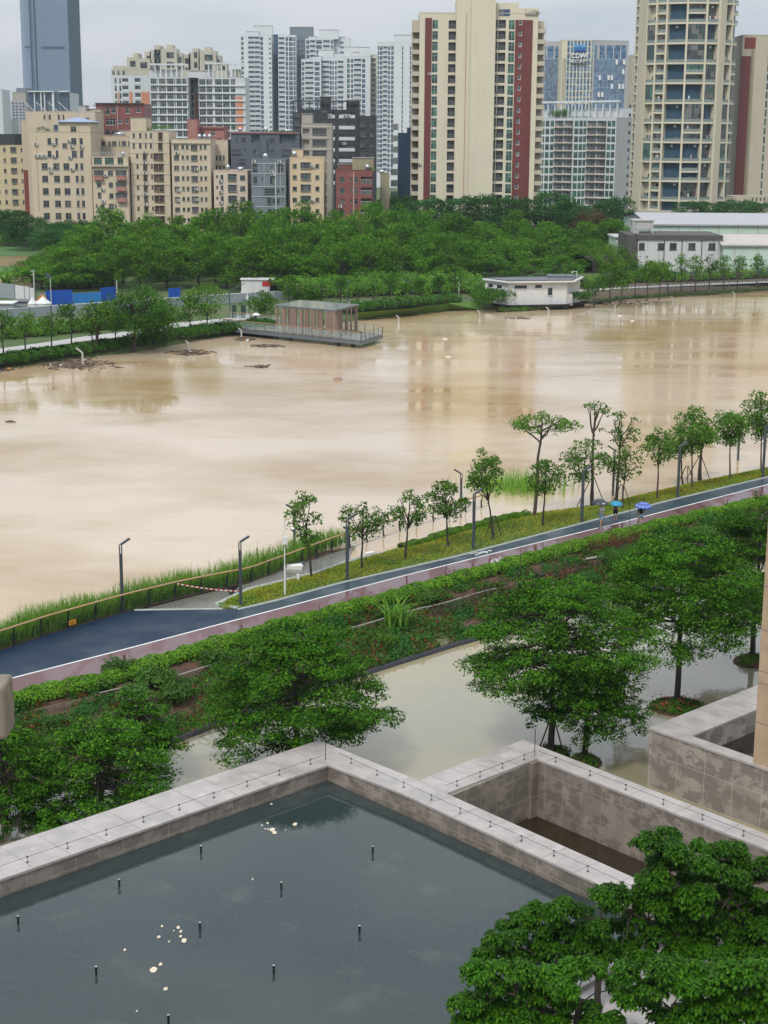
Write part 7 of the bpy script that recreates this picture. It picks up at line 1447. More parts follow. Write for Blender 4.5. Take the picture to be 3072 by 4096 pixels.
def roofplants(label, b, x0, x1, yt, y=1.5):
    u0, z = b.loc(x0, yt); u1 = b.loc(x1, yt)[0]; h = max(.6, z-b.H); c = (u0+u1)/2; p = b.P+b.u*c+b.n*y; rg = np.random.RandomState(int(x0)); n = max(4, int((u1-u0)/.7)); cl = [((i+.5)/n*(u1-u0)-(u1-u0)/2, rg.uniform(-.5, .5), h*rg.uniform(.3, .7), h*.45) for i in range(n)]
    t = thing('roof_plants', label, 'plants', (p[0], p[1], b.P[2]+b.H-.3), b.yaw); link('leaves', crown_mesh('leaves', rg, cl, 90, .3, M['leaf_bank2'] if x0 % 2 else M['leaf_bank'], .5, .8, .5, .7), t); mb = MB(); mb.box(-(u1-u0)/2, (u1-u0)/2, -.5, .5, 0, .4); mb.build('planter', M['rooftop'], t)

NB = 'apartment_building'
# -- left beige block, front wing, raised part with blue hipped roof, rear wing
b = Bld(NB, 'big beige block with a blue hipped roof, largest of the beige ones at left', fA, 203, 602, 876, 385, 14, 'beige', yref=950); b0 = b
for r, cols in (((916, 960), ((314, 340), (366, 386), (472, 508), (527, 551))), ((952, 983), ((414, 446),)), ((1000, 1045), ((316, 344), (370, 390), (476, 512), (530, 553)))):
    for c in cols: b.win(c[0], c[1], r[0], r[1])
for k, y in enumerate((1083, 1165, 1248, 1330, 1412)):
    for c in ((276, 316), (354, 394), (420, 460), (498, 518), (533, 555)): b.win(c[0]+3.7*k, c[1]+3.7*k, y, y+44)
for y in (1494, 1576):
    for c in ((276, 316), (354, 394), (420, 460), (498, 518), (533, 555)): b.win(c[0]+3.7*5, c[1]+3.7*5, y, y+44)
b.ac([(240, 955), (460, 935), (478, 972), (357, 955), (540, 972), (243, 1035), (270, 1035), (297, 1035), (359, 1035), (465, 1042), (333, 1115), (337, 1137), (480, 1122)]); b.pipes((240,), 900, 1400, 'orange', .03); b.done()
u0, z0 = b.loc(392, 876); u1, z1 = b.loc(602, 812); mb = MB(); mb.box(u0, b.W-.004, .003, 11, b.H+.15, z1); rh = mb.build('roof_house', M['beige'], b.root)
for (x0, x1, y0, y1) in ((470, 505, 838, 872),): a = b.loc(x0, y1); c = b.loc(x1, y0); mb = MB(); mb.mat(1).box(a[0], c[0], -.03, .0, a[1], c[1]); mb.mat(0).box(a[0]-.08, c[0]+.08, -.1, -.031, a[1]-.1, a[1]-.01).box((a[0]+c[0])/2-.04, (a[0]+c[0])/2+.04, -.07, -.031, a[1], c[1]); mb.build('window', [M['fr_grey'], M['g_dark']], rh)
mb = MB(); zt_ = b.loc(500, 776)[1]; a0, a1 = u0-.6, b.W+.5; cx = (a0+a1)/2
for q in (((a0, -.6), (a1, -.6)), ((a1, -.6), (a1, 11.6)), ((a1, 11.6), (a0, 11.6)), ((a0, 11.6), (a0, -.6))): mb.face([(*q[0], z1+.1), (*q[1], z1+.1), (cx, 5.5, zt_)])
mb.prism([(a0, -.6), (a1, -.6), (a1, 11.6), (a0, 11.6)], z1+.002, z1+.1); mb.build('hipped_roof', simple('blue_roof_sheet', (.25, .32, .45), .5), rh)
roofplants('green bush on the terrace left of the blue hipped roof', b, 235, 320, 828)
b = Bld(NB, 'wide beige wing rising behind the blue-roofed block', fA, 172, 632, 740, 399.5, 12, 'beige3', yref=800); 
for c in ((288, 304), (323, 338), (383, 398), (415, 427)): b.win(c[0], c[1], 762, 792)
b.win(570, 592, 780, 800); b.win(355, 388, 828, 868, glass='g_blue'); b.pipes((312, 508), 745, 860); b.done(); b.roofbox(500, 545, 700, 4, 9, 'greyside'); b.roofbox(540, 632, 722, 7, 11)
# solar racks on that roof
t = thing('roof_rack', 'slanting white metal racks on the roof of the rear beige wing', 'rack', tuple(b.P+[0, 0, b.H+.15])); 
for x in (210, 290, 370, 440): u, z = b.loc(x, 738); u2, z2 = b.loc(x-38, 700); mb = MB(); mb.bar((u, 3, 0), (u-2.4, 3, 2.2), .12); mb.bar((u-2.4, 3, 2.2), (u-2.4, 6, 0), .1); mb.bar((u-1.2, 3, 1.1), (u-1.2, 6, 0), .1); mb.build('rack_frame', M['fr_white'], t)
b = Bld(NB, 'narrow beige stair block with a maroon foot, left of the blue-roofed block', fA, 143, 200, 796, 402, 10, 'beige3', yref=900); b.done(); b.box('maroon_strip', 158, 190, 1128, 1420, .3, 'brownred')
b = Bld(NB, 'yellowish block cut by the left edge', fA, -40, 158, 968, 404, 14, 'yellow', yref=1000); b.grid([(-30, -10, 4, 28), (20, 37, 4, 28), (68, 105, 0, 30, 'hole'), (70, 103, 2, 28, 'cage'), (138, 150, 4, 28)][:2]+[(68, 105, 0, 30, 'cage'), (136, 152, 4, 28)], 978, 69.5, 8, glass='g_mix'); b.done()
b = Bld(NB, 'dark grey flat-roofed block behind the yellowish one at the left edge', fA, -60, 97, 892, 425, 12, 'darkgrey'); b.done()
b = Bld(NB, 'beige block with three brown-railed balconies and a railed roof terrace', fA, 612, 850, 1042, 384, 12, 'beige2', yref=1100)
for c in ((622, 678), (695, 757), (780, 817)): b.win(c[0], c[1], 1047, 1090, 'win', glass='g_green')
for (x0, x1, y0, y1, k) in ((622, 687, 1132, 1165, 'cage'), (716, 752, 1133, 1166, 'win'), (768, 840, 1133, 1165, 'cage'), (643, 671, 1210, 1243, 'win'), (722, 750, 1210, 1243, 'win'), (768, 840, 1208, 1240, 'cage'), (648, 675, 1278, 1315, 'win'), (725, 755, 1282, 1317, 'win'), (768, 842, 1280, 1313, 'cage'), (636, 648, 1355, 1377, 'win'), (666, 694, 1357, 1392, 'win'), (722, 757, 1353, 1390, 'win'), (762, 774, 1357, 1380, 'win'), (668, 697, 1432, 1465, 'win'), (725, 780, 1430, 1465, 'cage')): b.win(x0, x1, y0, y1, k, glass='g_mix')
for (x0, x1, y) in ((626, 686, 1170), (775, 838, 1170), (775, 838, 1243), (780, 840, 1316)): b.box('balcony', x0, x1, y, y+24, .9, 'pinkroof')
b.box('canopy', 608, 850, 1096, 1104, .7, 'beige3'); b.ac([(703, 1163), (682, 1255), (686, 1335), (668, 1398)]); b.done(); tank('white tank on the railed terrace of the balcony block', b, 808, 1035, 26)
mb = MB(); [mb.bar((0, .1, b.H+.14+z), (b.W, .1, b.H+.14+z), .05) for z in (.5, 1.0)]; [mb.box(x-.03, x+.03, .07, .13, b.H+.14, b.H+1.2) for x in np.linspace(.1, b.W-.1, 14)]; mb.build('roof_railing', M['fr_white'], b.root)
b = Bld(NB, 'beige block with a dark window band peeking over the balcony block', fA, 643, 872, 902, 400, 12, 'beige', yref=940); [b.win(x0, x1, 936, 968, glass='g_mix') for x0, x1 in ((672, 700), (720, 735), (742, 772), (788, 797), (806, 836), (850, 860))]; b.done(); b.roofbox(785, 860, 865, 2, 6); tank('horizontal white tank before the brown-red building', b, 785, 862, 70, horiz=True)
b = Bld(NB, 'tall beige block with rusty window cages and a plain stair head', fA, 865, 1124, 872, 386, 13, 'beige2', yref=1000)
for y in (882, 950): [b.win(x0, x1, y, y+33) for x0, x1 in ((880, 896), (922, 940), (962, 973), (994, 1008))]; b.win(1050, 1078, y, y+46, 'cage', 'rust', 'g_mix')
b.grid([(903, 918, 2, 26, 'win'), (948, 974, 0, 40), (1000, 1012, 3, 26, 'win'), (1018, 1050, 0, 40), (1052, 1082, 0, 42)], 1020, 69.6, 7, kind='cage', frame='rust', glass='g_mix'); b.ac([(962, 1010), (962, 1080), (964, 1150), (966, 1220), (968, 1288), (971, 1358)])
for y in (948, 1018, 1088, 1158, 1228, 1298): b.bands([y], 'taupe', .05, .12)
b.pipes((1012,), 872, 1010); b.done(); b.roofbox(865, 968, 780, .003, 9); roofplants('green creepers on the roof of the caged beige block', b, 962, 1118, 818); tank('white boiler with plants on the stair head', b, 890, 770, 50, horiz=True)
b = Bld(NB, 'beige block with regular window rows, right of the caged one', fA, 1138, 1396, 926, 384, 12, 'beige', yref=1000)
b.grid([(1152, 1185, 0, 32), (1203, 1220, 0, 27), (1234, 1252, 0, 27), (1266, 1308, 0, 33, 'cage'), (1325, 1340, 0, 30), (1353, 1370, 0, 27)], 962, 69, 8, glass='g_mix'); b.ac([(1175, 1012), (1303, 1123), (1182, 1262), (1302, 1255), (1180, 1330), (1301, 1325)]); b.bands([948], 'beige3', .3, .25); b.done()
for k, x in enumerate((1318, 1352, 1385)): tank('steel drum tank on the regular beige block, '+('left', 'middle', 'right')[k]+' of three', b, x, 920, 26)
b = Bld(NB, 'beige wing set back between the regular block and the slate block', fA, 1404, 1512, 932, 397, 12, 'beige2'); b.grid([(1427, 1443), (1452, 1468), (1478, 1493)], 1032, 67, 6, 30, glass='g_mix'); b.done(); b.roofbox(1422, 1450, 915, 1, 5, 'pinkroof')
b = Bld(NB, 'low pinkish beige block before the slate block', fA, 1418, 1642, 1134, 380, 12, 'pinkbeige', yref=1160); b.grid([(1433, 1446, 3, 18), (1462, 1483, 0, 32), (1512, 1570, -3, 40, 'cage'), (1592, 1625, 4, 36)], 1160, 71.5, 5, glass='g_mix'); b.ac([(1463, 1200), (1464, 1273), (1466, 1343)]); b.pipes((1575,), 1215, 1400); b.done(); tank('round tank at the left of the low pinkish block', b, 1508, 1128, 30); tank('horizontal tank at the right of the low pinkish block', b, 1592, 1126, 40, horiz=True)
b = Bld(NB, 'brown-red block with white frames behind the beige ones', fA, 636, 958, 690, 415, 13, 'redtile', yref=750); [b.win(*w_, 'win', 'fr_white') for w_ in ((700, 727, 712, 762), (738, 768, 712, 750), (832, 862, 712, 752), (905, 935, 715, 745), (655, 683, 785, 822), (703, 768, 785, 830), (785, 810, 787, 820), (833, 855, 787, 820), (675, 690, 857, 892), (700, 730, 860, 892), (740, 780, 865, 892))]; b.bands([686], 'fr_dark' , .5, .3); b.pipes((778,), 700, 860); b.done(); b.roofbox(604, 640, 700, 3, 8, 'greyside')
b = Bld(NB, 'pink striped stair tower behind the regular beige block', fA, 1242, 1306, 794, 428, 8, 'pinkroof'); b.pipes((1262, 1280), 800, 900, 'white2', .04); b.done()
b = Bld(NB, 'low pink roof building with white window frames', fA, 1294, 1488, 842, 434, 12, 'pinkroof'); [b.win(x, x+28, 872, 900, 'win', 'fr_white') for x in (1330, 1400, 1500)]; b.bands([852], 'redtile', .3, .3); b.done()
# -- B region
b = Bld(NB, 'slate grey block with deep terraces, behind the low pinkish one', fB, 47, 618, 1100, 396, 13, 'slate', yref=1150)
[b.win(*w_) for w_ in ((93, 112, 1143, 1170), (135, 173, 1143, 1190), (373, 415, 1147, 1193), (305, 340, 1190, 1233), (155, 175, 1232, 1262), (235, 280, 1240, 1275), (370, 410, 1240, 1275))]; [b.win(*w_, 'cage') for w_ in ((57, 130, 1238, 1275), (472, 547, 1242, 1283), (110, 170, 1318, 1350))]; b.win(218, 287, 1115, 1187, 'hole'); b.win(452, 587, 1115, 1190, 'hole'); b.bands([1101], 'pinkroof', .35, .2); b.box('bay', 293, 347, 1142, 1310, .5, 'slate'); b.done()
roofplants('long green creeper on the slate block roof', b, 362, 600, 1058); tank('steel ball tank on the slate block, near its plants', b, 335, 1095, 36); tank('white horizontal boiler on the slate block roof', b, 515, 1095, 72, horiz=True); tank('small tank on the slate block roof at the left', b, 120, 1092, 30)
b = Bld(NB, 'blue-grey block with white pipes crossing its front', fB, 220, 504, 1326, 377, 12, 'bluegrey', yref=1400)
[b.win(*w_, glass='g_mix') for w_ in ((230, 272, 1368, 1435), (375, 398, 1375, 1402), (440, 485, 1368, 1435), (233, 270, 1465, 1523), (302, 318, 1472, 1495), (373, 405, 1462, 1528), (470, 487, 1563, 1585), (472, 487, 1645, 1668), (393, 418, 1650, 1690), (430, 455, 1650, 1690), (357, 388, 1733, 1775), (395, 412, 1735, 1775), (430, 460, 1735, 1775), (430, 452, 1565, 1600))]; [b.win(*w_, 'cage', glass='g_mix') for w_ in ((328, 412, 1563, 1605), (350, 387, 1643, 1690))]
b.pipes((420,), 1350, 1790, 'fr_white', .14); b.pipes((460, 325), 1360, 1550, 'fr_white', .05); [b.bands([y], 'fr_white', .1, .1) for y in (1357, 1440, 1548, 1630, 1715)]; b.ac([(242, 1340), (452, 1343), (390, 1427), (400, 1448)]); b.done(); tank('steel dome tank on the blue-grey block', b, 330, 1320, 42)
b = Bld(NB, 'orange-beige narrow block with three window columns', fB, 538, 820, 1307, 375, 12, 'orangebeige', yref=1400); b.grid([(560, 595, 12, 50), (627, 710, 0, 50, 'cage'), (750, 784, 14, 50)], 1347, 93.5, 6, glass='g_mix', yref=1400); b.ac([(724, 1378), (725, 1663), (612, 1782)]); b.done(); b.roofbox(550, 640, 1238, 2, 6); tank('steel ball tank on the orange-beige block', b, 572, 1230, 44)
b = Bld(NB, 'taupe block with wide dark windows, between slate and dark towers', fB, 633, 884, 1027, 398, 14, 'taupe', yref=1150); b.grid([(725, 842, 0, 46, 'cage'), (645, 700, 0, 42, 'hole')], 1067, 92.5, 8, glass='g_dark', yref=1150)
[b.bands([y], 'creamgrey', .12, .25) for y in (1052, 1145, 1238)]; b.done(); b.roofbox(636, 722, 945, .5, 7)
b = Bld(NB, 'dark grey tower with white balconies and open roof frame', fB, 562, 1112, 912, 430, 15, 'darkgrey', yref=1000); b.grid([(855, 912, 0, 45, 'solid'), (945, 1080, 0, 45, 'solid')], 928, 91.5, 7, back='white2', glass='g_mix', yref=1000); b.grid([(575, 620, 5, 42, 'cage')], 928, 75, 3, glass='g_mix'); [b.win(805, 840, y, y+28, glass='g_mix') for y in (900, 985)]; b.ac([(868, 955), (995, 958), (1025, 958), (990, 1190), (585, 920)]); b.done(); b.roofbox(787, 870, 802, 1, 8); b.roofbox(1006, 1114, 833, 1, 9)
mb = MB(); [mb.box(x-.12, x+.12, .1, .35, b.H, b.H+2.1) for x in np.linspace(.2, b.W-.2, 9)]; mb.box(0, b.W, .05, .4, b.H+2.1, b.H+2.45); mb.build('roof_frame', M['darkgrey'], b.root)
b = Bld(NB, 'lower dark grey wing with caged windows, right of the dark tower', fB, 1114, 1256, 966, 428, 18, 'darkgrey', yref=1050); b.grid([(1120, 1165, 0, 34, 'cage'), (1205, 1225, 2, 28, 'win')], 1020, 83, 7, glass='g_mix'); b.done(); mb = MB(); [mb.bar((0, .1, b.H+.14+z), (b.W, .1, b.H+.14+z), .06) for z in (.5, 1.0)]; mb.build('roof_railing', M['fr_grey'], b.root)
b = Bld(NB, 'dark red tiled block with white balustrades', fB, 921, 1222, 1413, 375, 12, 'redtile', yref=1500, ); b.grid([(955, 990, 2, 42), (1035, 1055, 2, 22), (1078, 1105, 2, 42)], 1470, 90, 5, glass='g_mix'); b.grid([(1127, 1217, -5, 58, 'loggia')], 1470, 90, 5, frame='fr_white', back='redtile'); b.ac([(957, 1712)]); b.pipes((1068,), 1430, 1780, 'pinkbeige', .1); b.done(sides='darkgrey'); b.roofbox(1055, 1232, 1313, 2, 8, 'olive'); b.roofbox(930, 1055, 1368, 5, 8, 'redtile'); roofplants('plants on the terrace of the dark red block', b, 925, 1040, 1372); roofplants('yellowish bush at the right of the dark red block roof', b, 1180, 1230, 1368); tank('steel ball tank on the olive stair head', b, 1092, 1400, 42, 4); tank('steel ball tank at the right end of the dark red block', b, 1180, 1400, 38, 1)
b = Bld(NB, 'narrow olive-brown block at the edge of the wood', fB, 1288, 1364, 1443, 388, 8, 'olive'); b.pipes((1308,), 1455, 1720, 'creamgrey', .1); b.done(); tank('white boiler on the narrow olive-brown block', b, 1300, 1436, 40, horiz=True)
b = Bld(NB, 'windowless navy slab left of the maroon and cream tower', fB, 1437, 1562, 1106, 445, 14, 'navy', yref=1150); b.pipes((1470, 1490, 1530), 1120, 1580, 'dimblue', .04); b.done(); b.roofbox(1512, 1562, 1062, .003, 8, 'navy'); mb = MB(); [mb.box(-1.9, -.003, 0, 6, 3*k+1.0, 3*k+2.6) for k in range(10)]; mb.build('side_bays', M['fr_grey'], b.root)['kind'] = 'stuff'
# -- white high-rises
def hirise(label, f, x0, x1, yt, Y, depth, cols, y0, pitch, n, wall='white', yref=None, roofs=(), yaw=0, glass='g_blue', sides=None, group='white high-rise towers'):
    b = Bld('tower_block', label, f, x0, x1, yt, Y, depth, wall, yaw, yref or yt+100, 'tower block', group)
    for c in cols: b.grid([(c[0], c[1], c[2] if len(c) > 2 else 4, c[3] if len(c) > 3 else pitch-6, c[4] if len(c) > 4 else 'glass', c[5] if len(c) > 5 else {})], y0, pitch, n, frame='fr_white', glass=glass, yref=yref or yt+100)
    for r_ in roofs: b.roofbox(r_[0], r_[1], r_[2], *(r_[3:5] if len(r_) > 3 else (2, 9)))
    b.done(sides=sides); return b
P = 40.6
S = 'solid'; W2 = dict(back='white2')
hirise('leftmost white high-rise with balcony stacks and a plain white corner', fB, 128, 386, 290, 960, 18, [(133, 155, 6, 34), (192, 244, 4, 32, S, W2), (246, 288, 4, 32, S, W2), (292, 316, 3, 36), (364, 381, 14, 30)], 300, P, 34, roofs=((236, 388, 212), (172, 280, 262, 1, 6)))
hirise('dark blue recessed glass slot between the white high-rises', fB, 386, 442, 288, 985, 14, [(402, 418, 5, 32)], 300, P, 32, 'towerblue')
hirise('white high-rise with curved balconies, second from the left', fB, 440, 586, 292, 962, 16, [(444, 494, 4, 32, S, W2), (502, 524, 2, 37), (530, 562, 2, 37), (566, 584, 2, 37)], 305, P, 32)
hirise('dark glazed slab between the second and third white high-rises', fB, 584, 668, 320, 985, 14, [(590, 622, 2, 37), (626, 662, 2, 37)], 325, P, 30, 'bluegrey', roofs=((535, 728, 222, 2, 12),))
hirise('third white high-rise with a stepped penthouse', fB, 668, 900, 322, 970, 16, [(674, 700, 3, 35), (704, 750, 4, 32, S, W2), (756, 804, 3, 35), (814, 870, 4, 32, S, W2), (878, 896, 3, 35)], 330, P, 30, roofs=((780, 942, 246), (690, 760, 300)))
hirise('white slab behind the third high-rise, mostly blank', fB, 898, 1038, 318, 975, 16, [(955, 985, 14, 32)], 330, P, 28, roofs=((905, 1000, 305),))
P = 42.0
hirise('fourth white high-rise, balcony stacks right behind the dark tower', fB, 634, 796, 492, 880, 16, [(638, 658, 3, 36), (664, 734, 4, 33, S, W2), (742, 786, 3, 36)], 508, P, 26, roofs=((720, 800, 468, 3, 9),))
hirise('fifth white high-rise with two blue roof canopies', fB, 796, 1008, 474, 884, 16, [(804, 864, 4, 33, S, W2), (868, 886, 3, 36), (890, 904, 3, 36), (912, 928, 3, 36), (934, 982, 4, 33, S, W2)], 500, P, 26, roofs=((775, 905, 415), (986, 1130, 388), (900, 985, 440)))
hirise('sixth white high-rise with teal glass and a blank white flank', fB, 1008, 1206, 468, 882, 16, [(1012, 1036, 3, 38, 'glass', dict(glass='g_green')), (1044, 1064, 3, 36), (1070, 1130, 4, 33, S, W2), (1136, 1164, 3, 36)], 484, P, 26, roofs=((1112, 1198, 390), (1060, 1130, 432, 3, 8)))
hirise('narrow cream slab of deep balconies left of the seventh high-rise', fB, 1206, 1260, 456, 890, 12, [(1212, 1250, 4, 34, 'loggia', dict(back='creamgrey'))], 480, P, 26, 'cream')
hirise('seventh white high-rise with a column of grey panels', fB, 1262, 1578, 352, 860, 18, [(1266, 1280, 3, 36), (1284, 1308, 3, 36), (1312, 1348, 4, 33, S, W2), (1352, 1372, 3, 36), (1378, 1400, 3, 36), (1468, 1480, 3, 38), (1484, 1530, 6, 34, 'glass', dict(glass='g_panel')), (1534, 1546, 3, 38)] if False else [(1266, 1280, 3, 36), (1284, 1308, 3, 36), (1312, 1348, 4, 33, S, W2), (1352, 1372, 3, 36), (1378, 1400, 3, 36), (1468, 1480, 3, 38), (1534, 1546, 3, 38)], 380, 40.5, 26, roofs=((1404, 1576, 288),))
# grey panels and podium windows of the seventh
b = [o for o in bpy.data.objects if o.get('label', '').startswith('seventh white')][0]
# -- white and orange residential blocks
Y = 640
b = Bld('tower_block', 'white and orange block with a glazed front, left one of the pair', fA, 998, 1245, 512, Y, 20, 'white2', yref=600, cat='tower block'); b.grid([(1001, 1040), (1044, 1050), (1055, 1102), (1108, 1152), (1156, 1164), (1170, 1206), (1210, 1240)], 520, 49.8, 16, 38, yref=600, kind='glass', frame='fr_white', glass='g_mix'); [b.bands([y], 'white', .5, .5) for y in np.arange(562, 1300, 49.8)]; b.done(); b.roofbox(985, 1165, 462, 2, 14, 'white2')
mb = MB(); [mb.box(u-.2, u+.2, .2, .6, b.H, b.H+4.5) for u in np.linspace(2, b.W-2, 6)]; mb.box(0, b.W, 0, .8, b.H+4.5, b.H+5.1); mb.build('pergola', M['white'], b.root)
b = Bld('tower_block', 'white and orange block with a glazed front, right one of the pair', fA, 1318, 1628, 514, Y+4, 20, 'white2', yref=600, cat='tower block'); b.grid([(1322, 1364), (1370, 1410), (1425, 1472), (1478, 1522), (1530, 1562)], 525, 50.0, 16, 38, yref=600, kind='glass', frame='fr_white', glass='g_mix'); [b.bands([y], 'white', .5, .5, None, None) for y in np.arange(567, 1300, 50)]; b.box('orange_wall', 1568, 1612, 640, 1250, .12, 'orange', yref=700); b.done(); b.roofbox(1240, 1400, 470, 2, 12, 'white2'); b.roofbox(1540, 1590, 462, 2, 8, 'creamgrey')
mb = MB(); [mb.box(u-.2, u+.2, .2, .6, b.H, b.H+5) for u in np.linspace(4, b.W-4, 7)]; mb.box(3, b.W, 0, .8, b.H+5, b.H+5.6); mb.build('pergola', M['white'], b.root)
b = Bld('tower_block', 'dark recessed glass bay between the white and orange pair', fA, 1243, 1320, 512, Y+14, 14, 'white2', yref=600, cat='tower block'); b.grid([(1258, 1284)], 530, 50, 16, 34, kind='glass', glass='g_dark'); b.box('orange_wall', 1292, 1318, 615, 1250, .15, 'orange'); b.box('grey_wall', 1245, 1256, 515, 1250, .15, 'greyside'); b.done()
b = Bld('tower_block', 'white and orange wing with narrow bays, far left of the pair', fA, 738, 1000, 500, Y+16, 18, 'white2', yref=600, cat='tower block'); b.grid([(762, 776), (792, 806), (812, 852, 2, 36, 'solid'), (896, 932, 0, 36, 'solid')], 518, 49.8, 15, 38, yref=600, kind='glass', glass='g_mix', frame='fr_white', back='white'); [b.box('orange_wall', a, c, 610, 1200, .15, 'orange') for a, c in ((780, 789), (858, 878), (937, 990))]; b.done()
b = Bld('tower_block', 'cream stepped-roof complex behind the white and orange pair', fA, 738, 1500, 462, 705, 22, 'creamgrey', yref=470, cat='tower block'); b.grid([(745, 760), (780, 792), (812, 828)], 470, 49, 12, 34, kind='glass', glass='g_mix'); b.done()
for (x0, x1, yt) in ((738, 885, 432), (830, 902, 375), (870, 906, 348), (900, 992, 386), (950, 992, 340), (984, 1072, 326), (1014, 1056, 298), (1068, 1166, 318), (1088, 1134, 292), (1162, 1202, 348), (1200, 1252, 356), (1240, 1332, 342), (1268, 1310, 318), (1324, 1432, 336), (1350, 1394, 310), (1428, 1460, 366), (1446, 1500, 410)):
    u0, z = b.loc(x0, yt); u1 = b.loc(x1, yt)[0]; y0_ = (yt % 7)*.9+.2; mb = MB(); mb.box(u0, u1, y0_, y0_+8+(yt % 5), b.H-.2, z); o = mb.build('roof_house', M['creamgrey'], b.root); nn_ = max(1, int((u1-u0)/3.6)); zz = z-4
    while zz > b.H-3:
        mb = MB()
        for i in range(nn_): uu = u0+(u1-u0)*(i+.3)/nn_; mb.box(uu, uu+(u1-u0)/nn_*.5, y0_-.08, y0_-.003, zz, zz+2.4)
        mb.build('window', M['g_mix'], o); zz -= 4
# -- far left: super-tall, hazy towers
b = Bld('skyscraper', 'very tall blue glass skyscraper fading into the haze', fA, 143, 455, -260, 1500, 60, 'towerblue', yref=300, cat='skyscraper'); 
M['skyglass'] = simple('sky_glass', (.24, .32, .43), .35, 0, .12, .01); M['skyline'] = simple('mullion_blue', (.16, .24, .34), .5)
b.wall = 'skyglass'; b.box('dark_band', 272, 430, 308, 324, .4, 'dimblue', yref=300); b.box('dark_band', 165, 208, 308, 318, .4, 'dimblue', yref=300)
b.box('edge_fin', 203, 209, -58, 760, 1.5, 'dimblue', yref=300); b.box('edge_fin', 232, 240, -58, 760, 1.5, 'dimblue', yref=300); b.box('edge_fin', 214, 217, -58, 760, 1.2, 'skyline', yref=300)
for i in range(48): b.box('mullion', 246+i*4.3, 246.6+i*4.3, -58, 760, .3, 'skyline', yref=300) if i % 2 else None
for y in np.arange(-50, 740, 13.5): b.box('floor_band', 150+.045*y, 452+.04*y, y, y+1.2, .22, 'skyline')
b.done(sides='dimblue')
b = Bld('office_tower', 'dark glass block with white frames before the skyscraper', fA, 187, 462, 612, 1000, 30, 'dimblue', cat='office block', yref=640); b.grid([(192+i*26, 212+i*26) for i in range(10)], 622, 22, 9, 15, kind='glass', glass='g_blue'); [b.box('white_frame', x, x+7, 604, 800, 1.2, 'white') for x in (225, 268, 292, 345, 352)]; [b.box('white_frame', x0, x1, 603, 611, 2, 'white') for x0, x1 in ((187, 268), (275, 355), (392, 462))]; b.done(sides='white2'); b.roofbox(440, 475, 640, 2, 20, 'bluegrey') if False else None
b = Bld('office_tower', 'grey brown hazy tower left of the skyscraper', fA, 72, 168, 672, 1100, 30, 'greyside', cat='tower block', yref=700); b.grid([(80, 96), (102, 118), (126, 142), (148, 162)], 680, 20, 12, 13, kind='glass', glass='g_blue'); b.done(); b.roofbox(78, 166, 612, 1, 25, 'taupe'); b.roofbox(100, 166, 585, 3, 20, 'bluegrey')
b = Bld('tower_block', 'small hazy grey building behind the yellowish block', fA, 30, 74, 790, 1050, 20, 'greyside', cat='tower block'); b.grid([(36, 46), (54, 66)], 800, 20, 6, 13, kind='glass', glass='g_blue'); b.done()
b = Bld('tower_block', 'white hazy slab at the left edge', fA, -60, 12, 595, 950, 20, 'white2', cat='tower block'); b.done()
# -- maroon and cream tower
MT = dict(yref=700)
b = Bld('tower_block', 'cream and maroon tower with a blank cream core, tallest in the middle', fC, 140, 1005, 95, 436, 18, 'cream', yref=700, cat='tower block')
b.grid([(232, 275, 0, 66, 'glass', dict(glass='g_green', frame='fr_white'))], 146, 80.6, 20, yref=700); b.grid([(352, 405, 0, 62, 'loggia')], 150, 80.6, 20, yref=700, back='darkgrey', frame='fr_grey'); b.grid([(697, 712, 0, 62, 'loggia'), (716, 770, 0, 62, 'loggia')], 146, 80.6, 20, yref=700, back='darkgrey', frame='fr_grey'); b.grid([(790, 835, 0, 70, 'glass', dict(glass='g_green', frame='fr_white'))], 148, 80.6, 20, yref=700); b.grid([(866, 886, 0, 34)], 148, 80.6, 20, yref=700, frame='fr_white', glass='g_blue')
b.box('maroon_strip', 180, 229, 132, 1700, .12, 'maroon', yref=700); u_a = b.loc(839, 700)[0]; u_w0 = b.loc(864, 700)[0]; u_w1 = b.loc(888, 700)[0]; u_b = b.loc(966, 700)[0]; zt_ = b.loc(860, 147)[1]
mb = MB(); mb.box(u_a, u_w0, -.14, -.003, 0, zt_); mb.box(u_w1, u_b, -.14, -.003, 0, zt_); zprev = zt_
for i in range(20): y = 148+80.6*i; z1 = b.loc(866, y)[1]; z0 = b.loc(866, y+34)[1]; mb.box(u_w0+.001, u_w1-.001, -.14, -.003, z1+.02, zprev) if zprev > z1+.03 else None; zprev = z0-.1
mb.box(u_w0+.001, u_w1-.001, -.14, -.003, 0, max(.1, zprev)) if zprev > .1 else None
mb.build('maroon_strip', M['maroon'], b.root)
u0, zt_ = b.loc(407, -30); u1 = b.loc(515, 700)[0]; u2 = b.loc(690, 700)[0]; u0 = b.loc(407, 700)[0]; mb = MB(); mb.box(u0, u1, -1.6, -.003, 0, zt_-.8); mb.box(u1, u2, -2.2, -.003, 0, zt_); mb.box(u0, u2, .003, 10, b.H+.15, zt_-.9); mb.build('core', M['cream'], b.root)
mb = MB(); mb.tube([(b.loc(478, 700)[0], -1.66, 0), (b.loc(478, 700)[0], -1.66, b.H)], .07, 5); mb.build('drainpipe', M['orange'], b.root)
b.done()
u0 = u2; u1 = b.loc(1006, 700)[0]; z = b.loc(900, 22)[1]; mb = MB(); mb.box(u0+.01, b.loc(860, 700)[0], .003, 12, b.H+.15, z); mb.box(b.loc(860, 700)[0], b.W, .003, 14, b.H+.15, b.loc(900, 60)[1]); o = mb.build('roof_house', M['cream'], b.root)
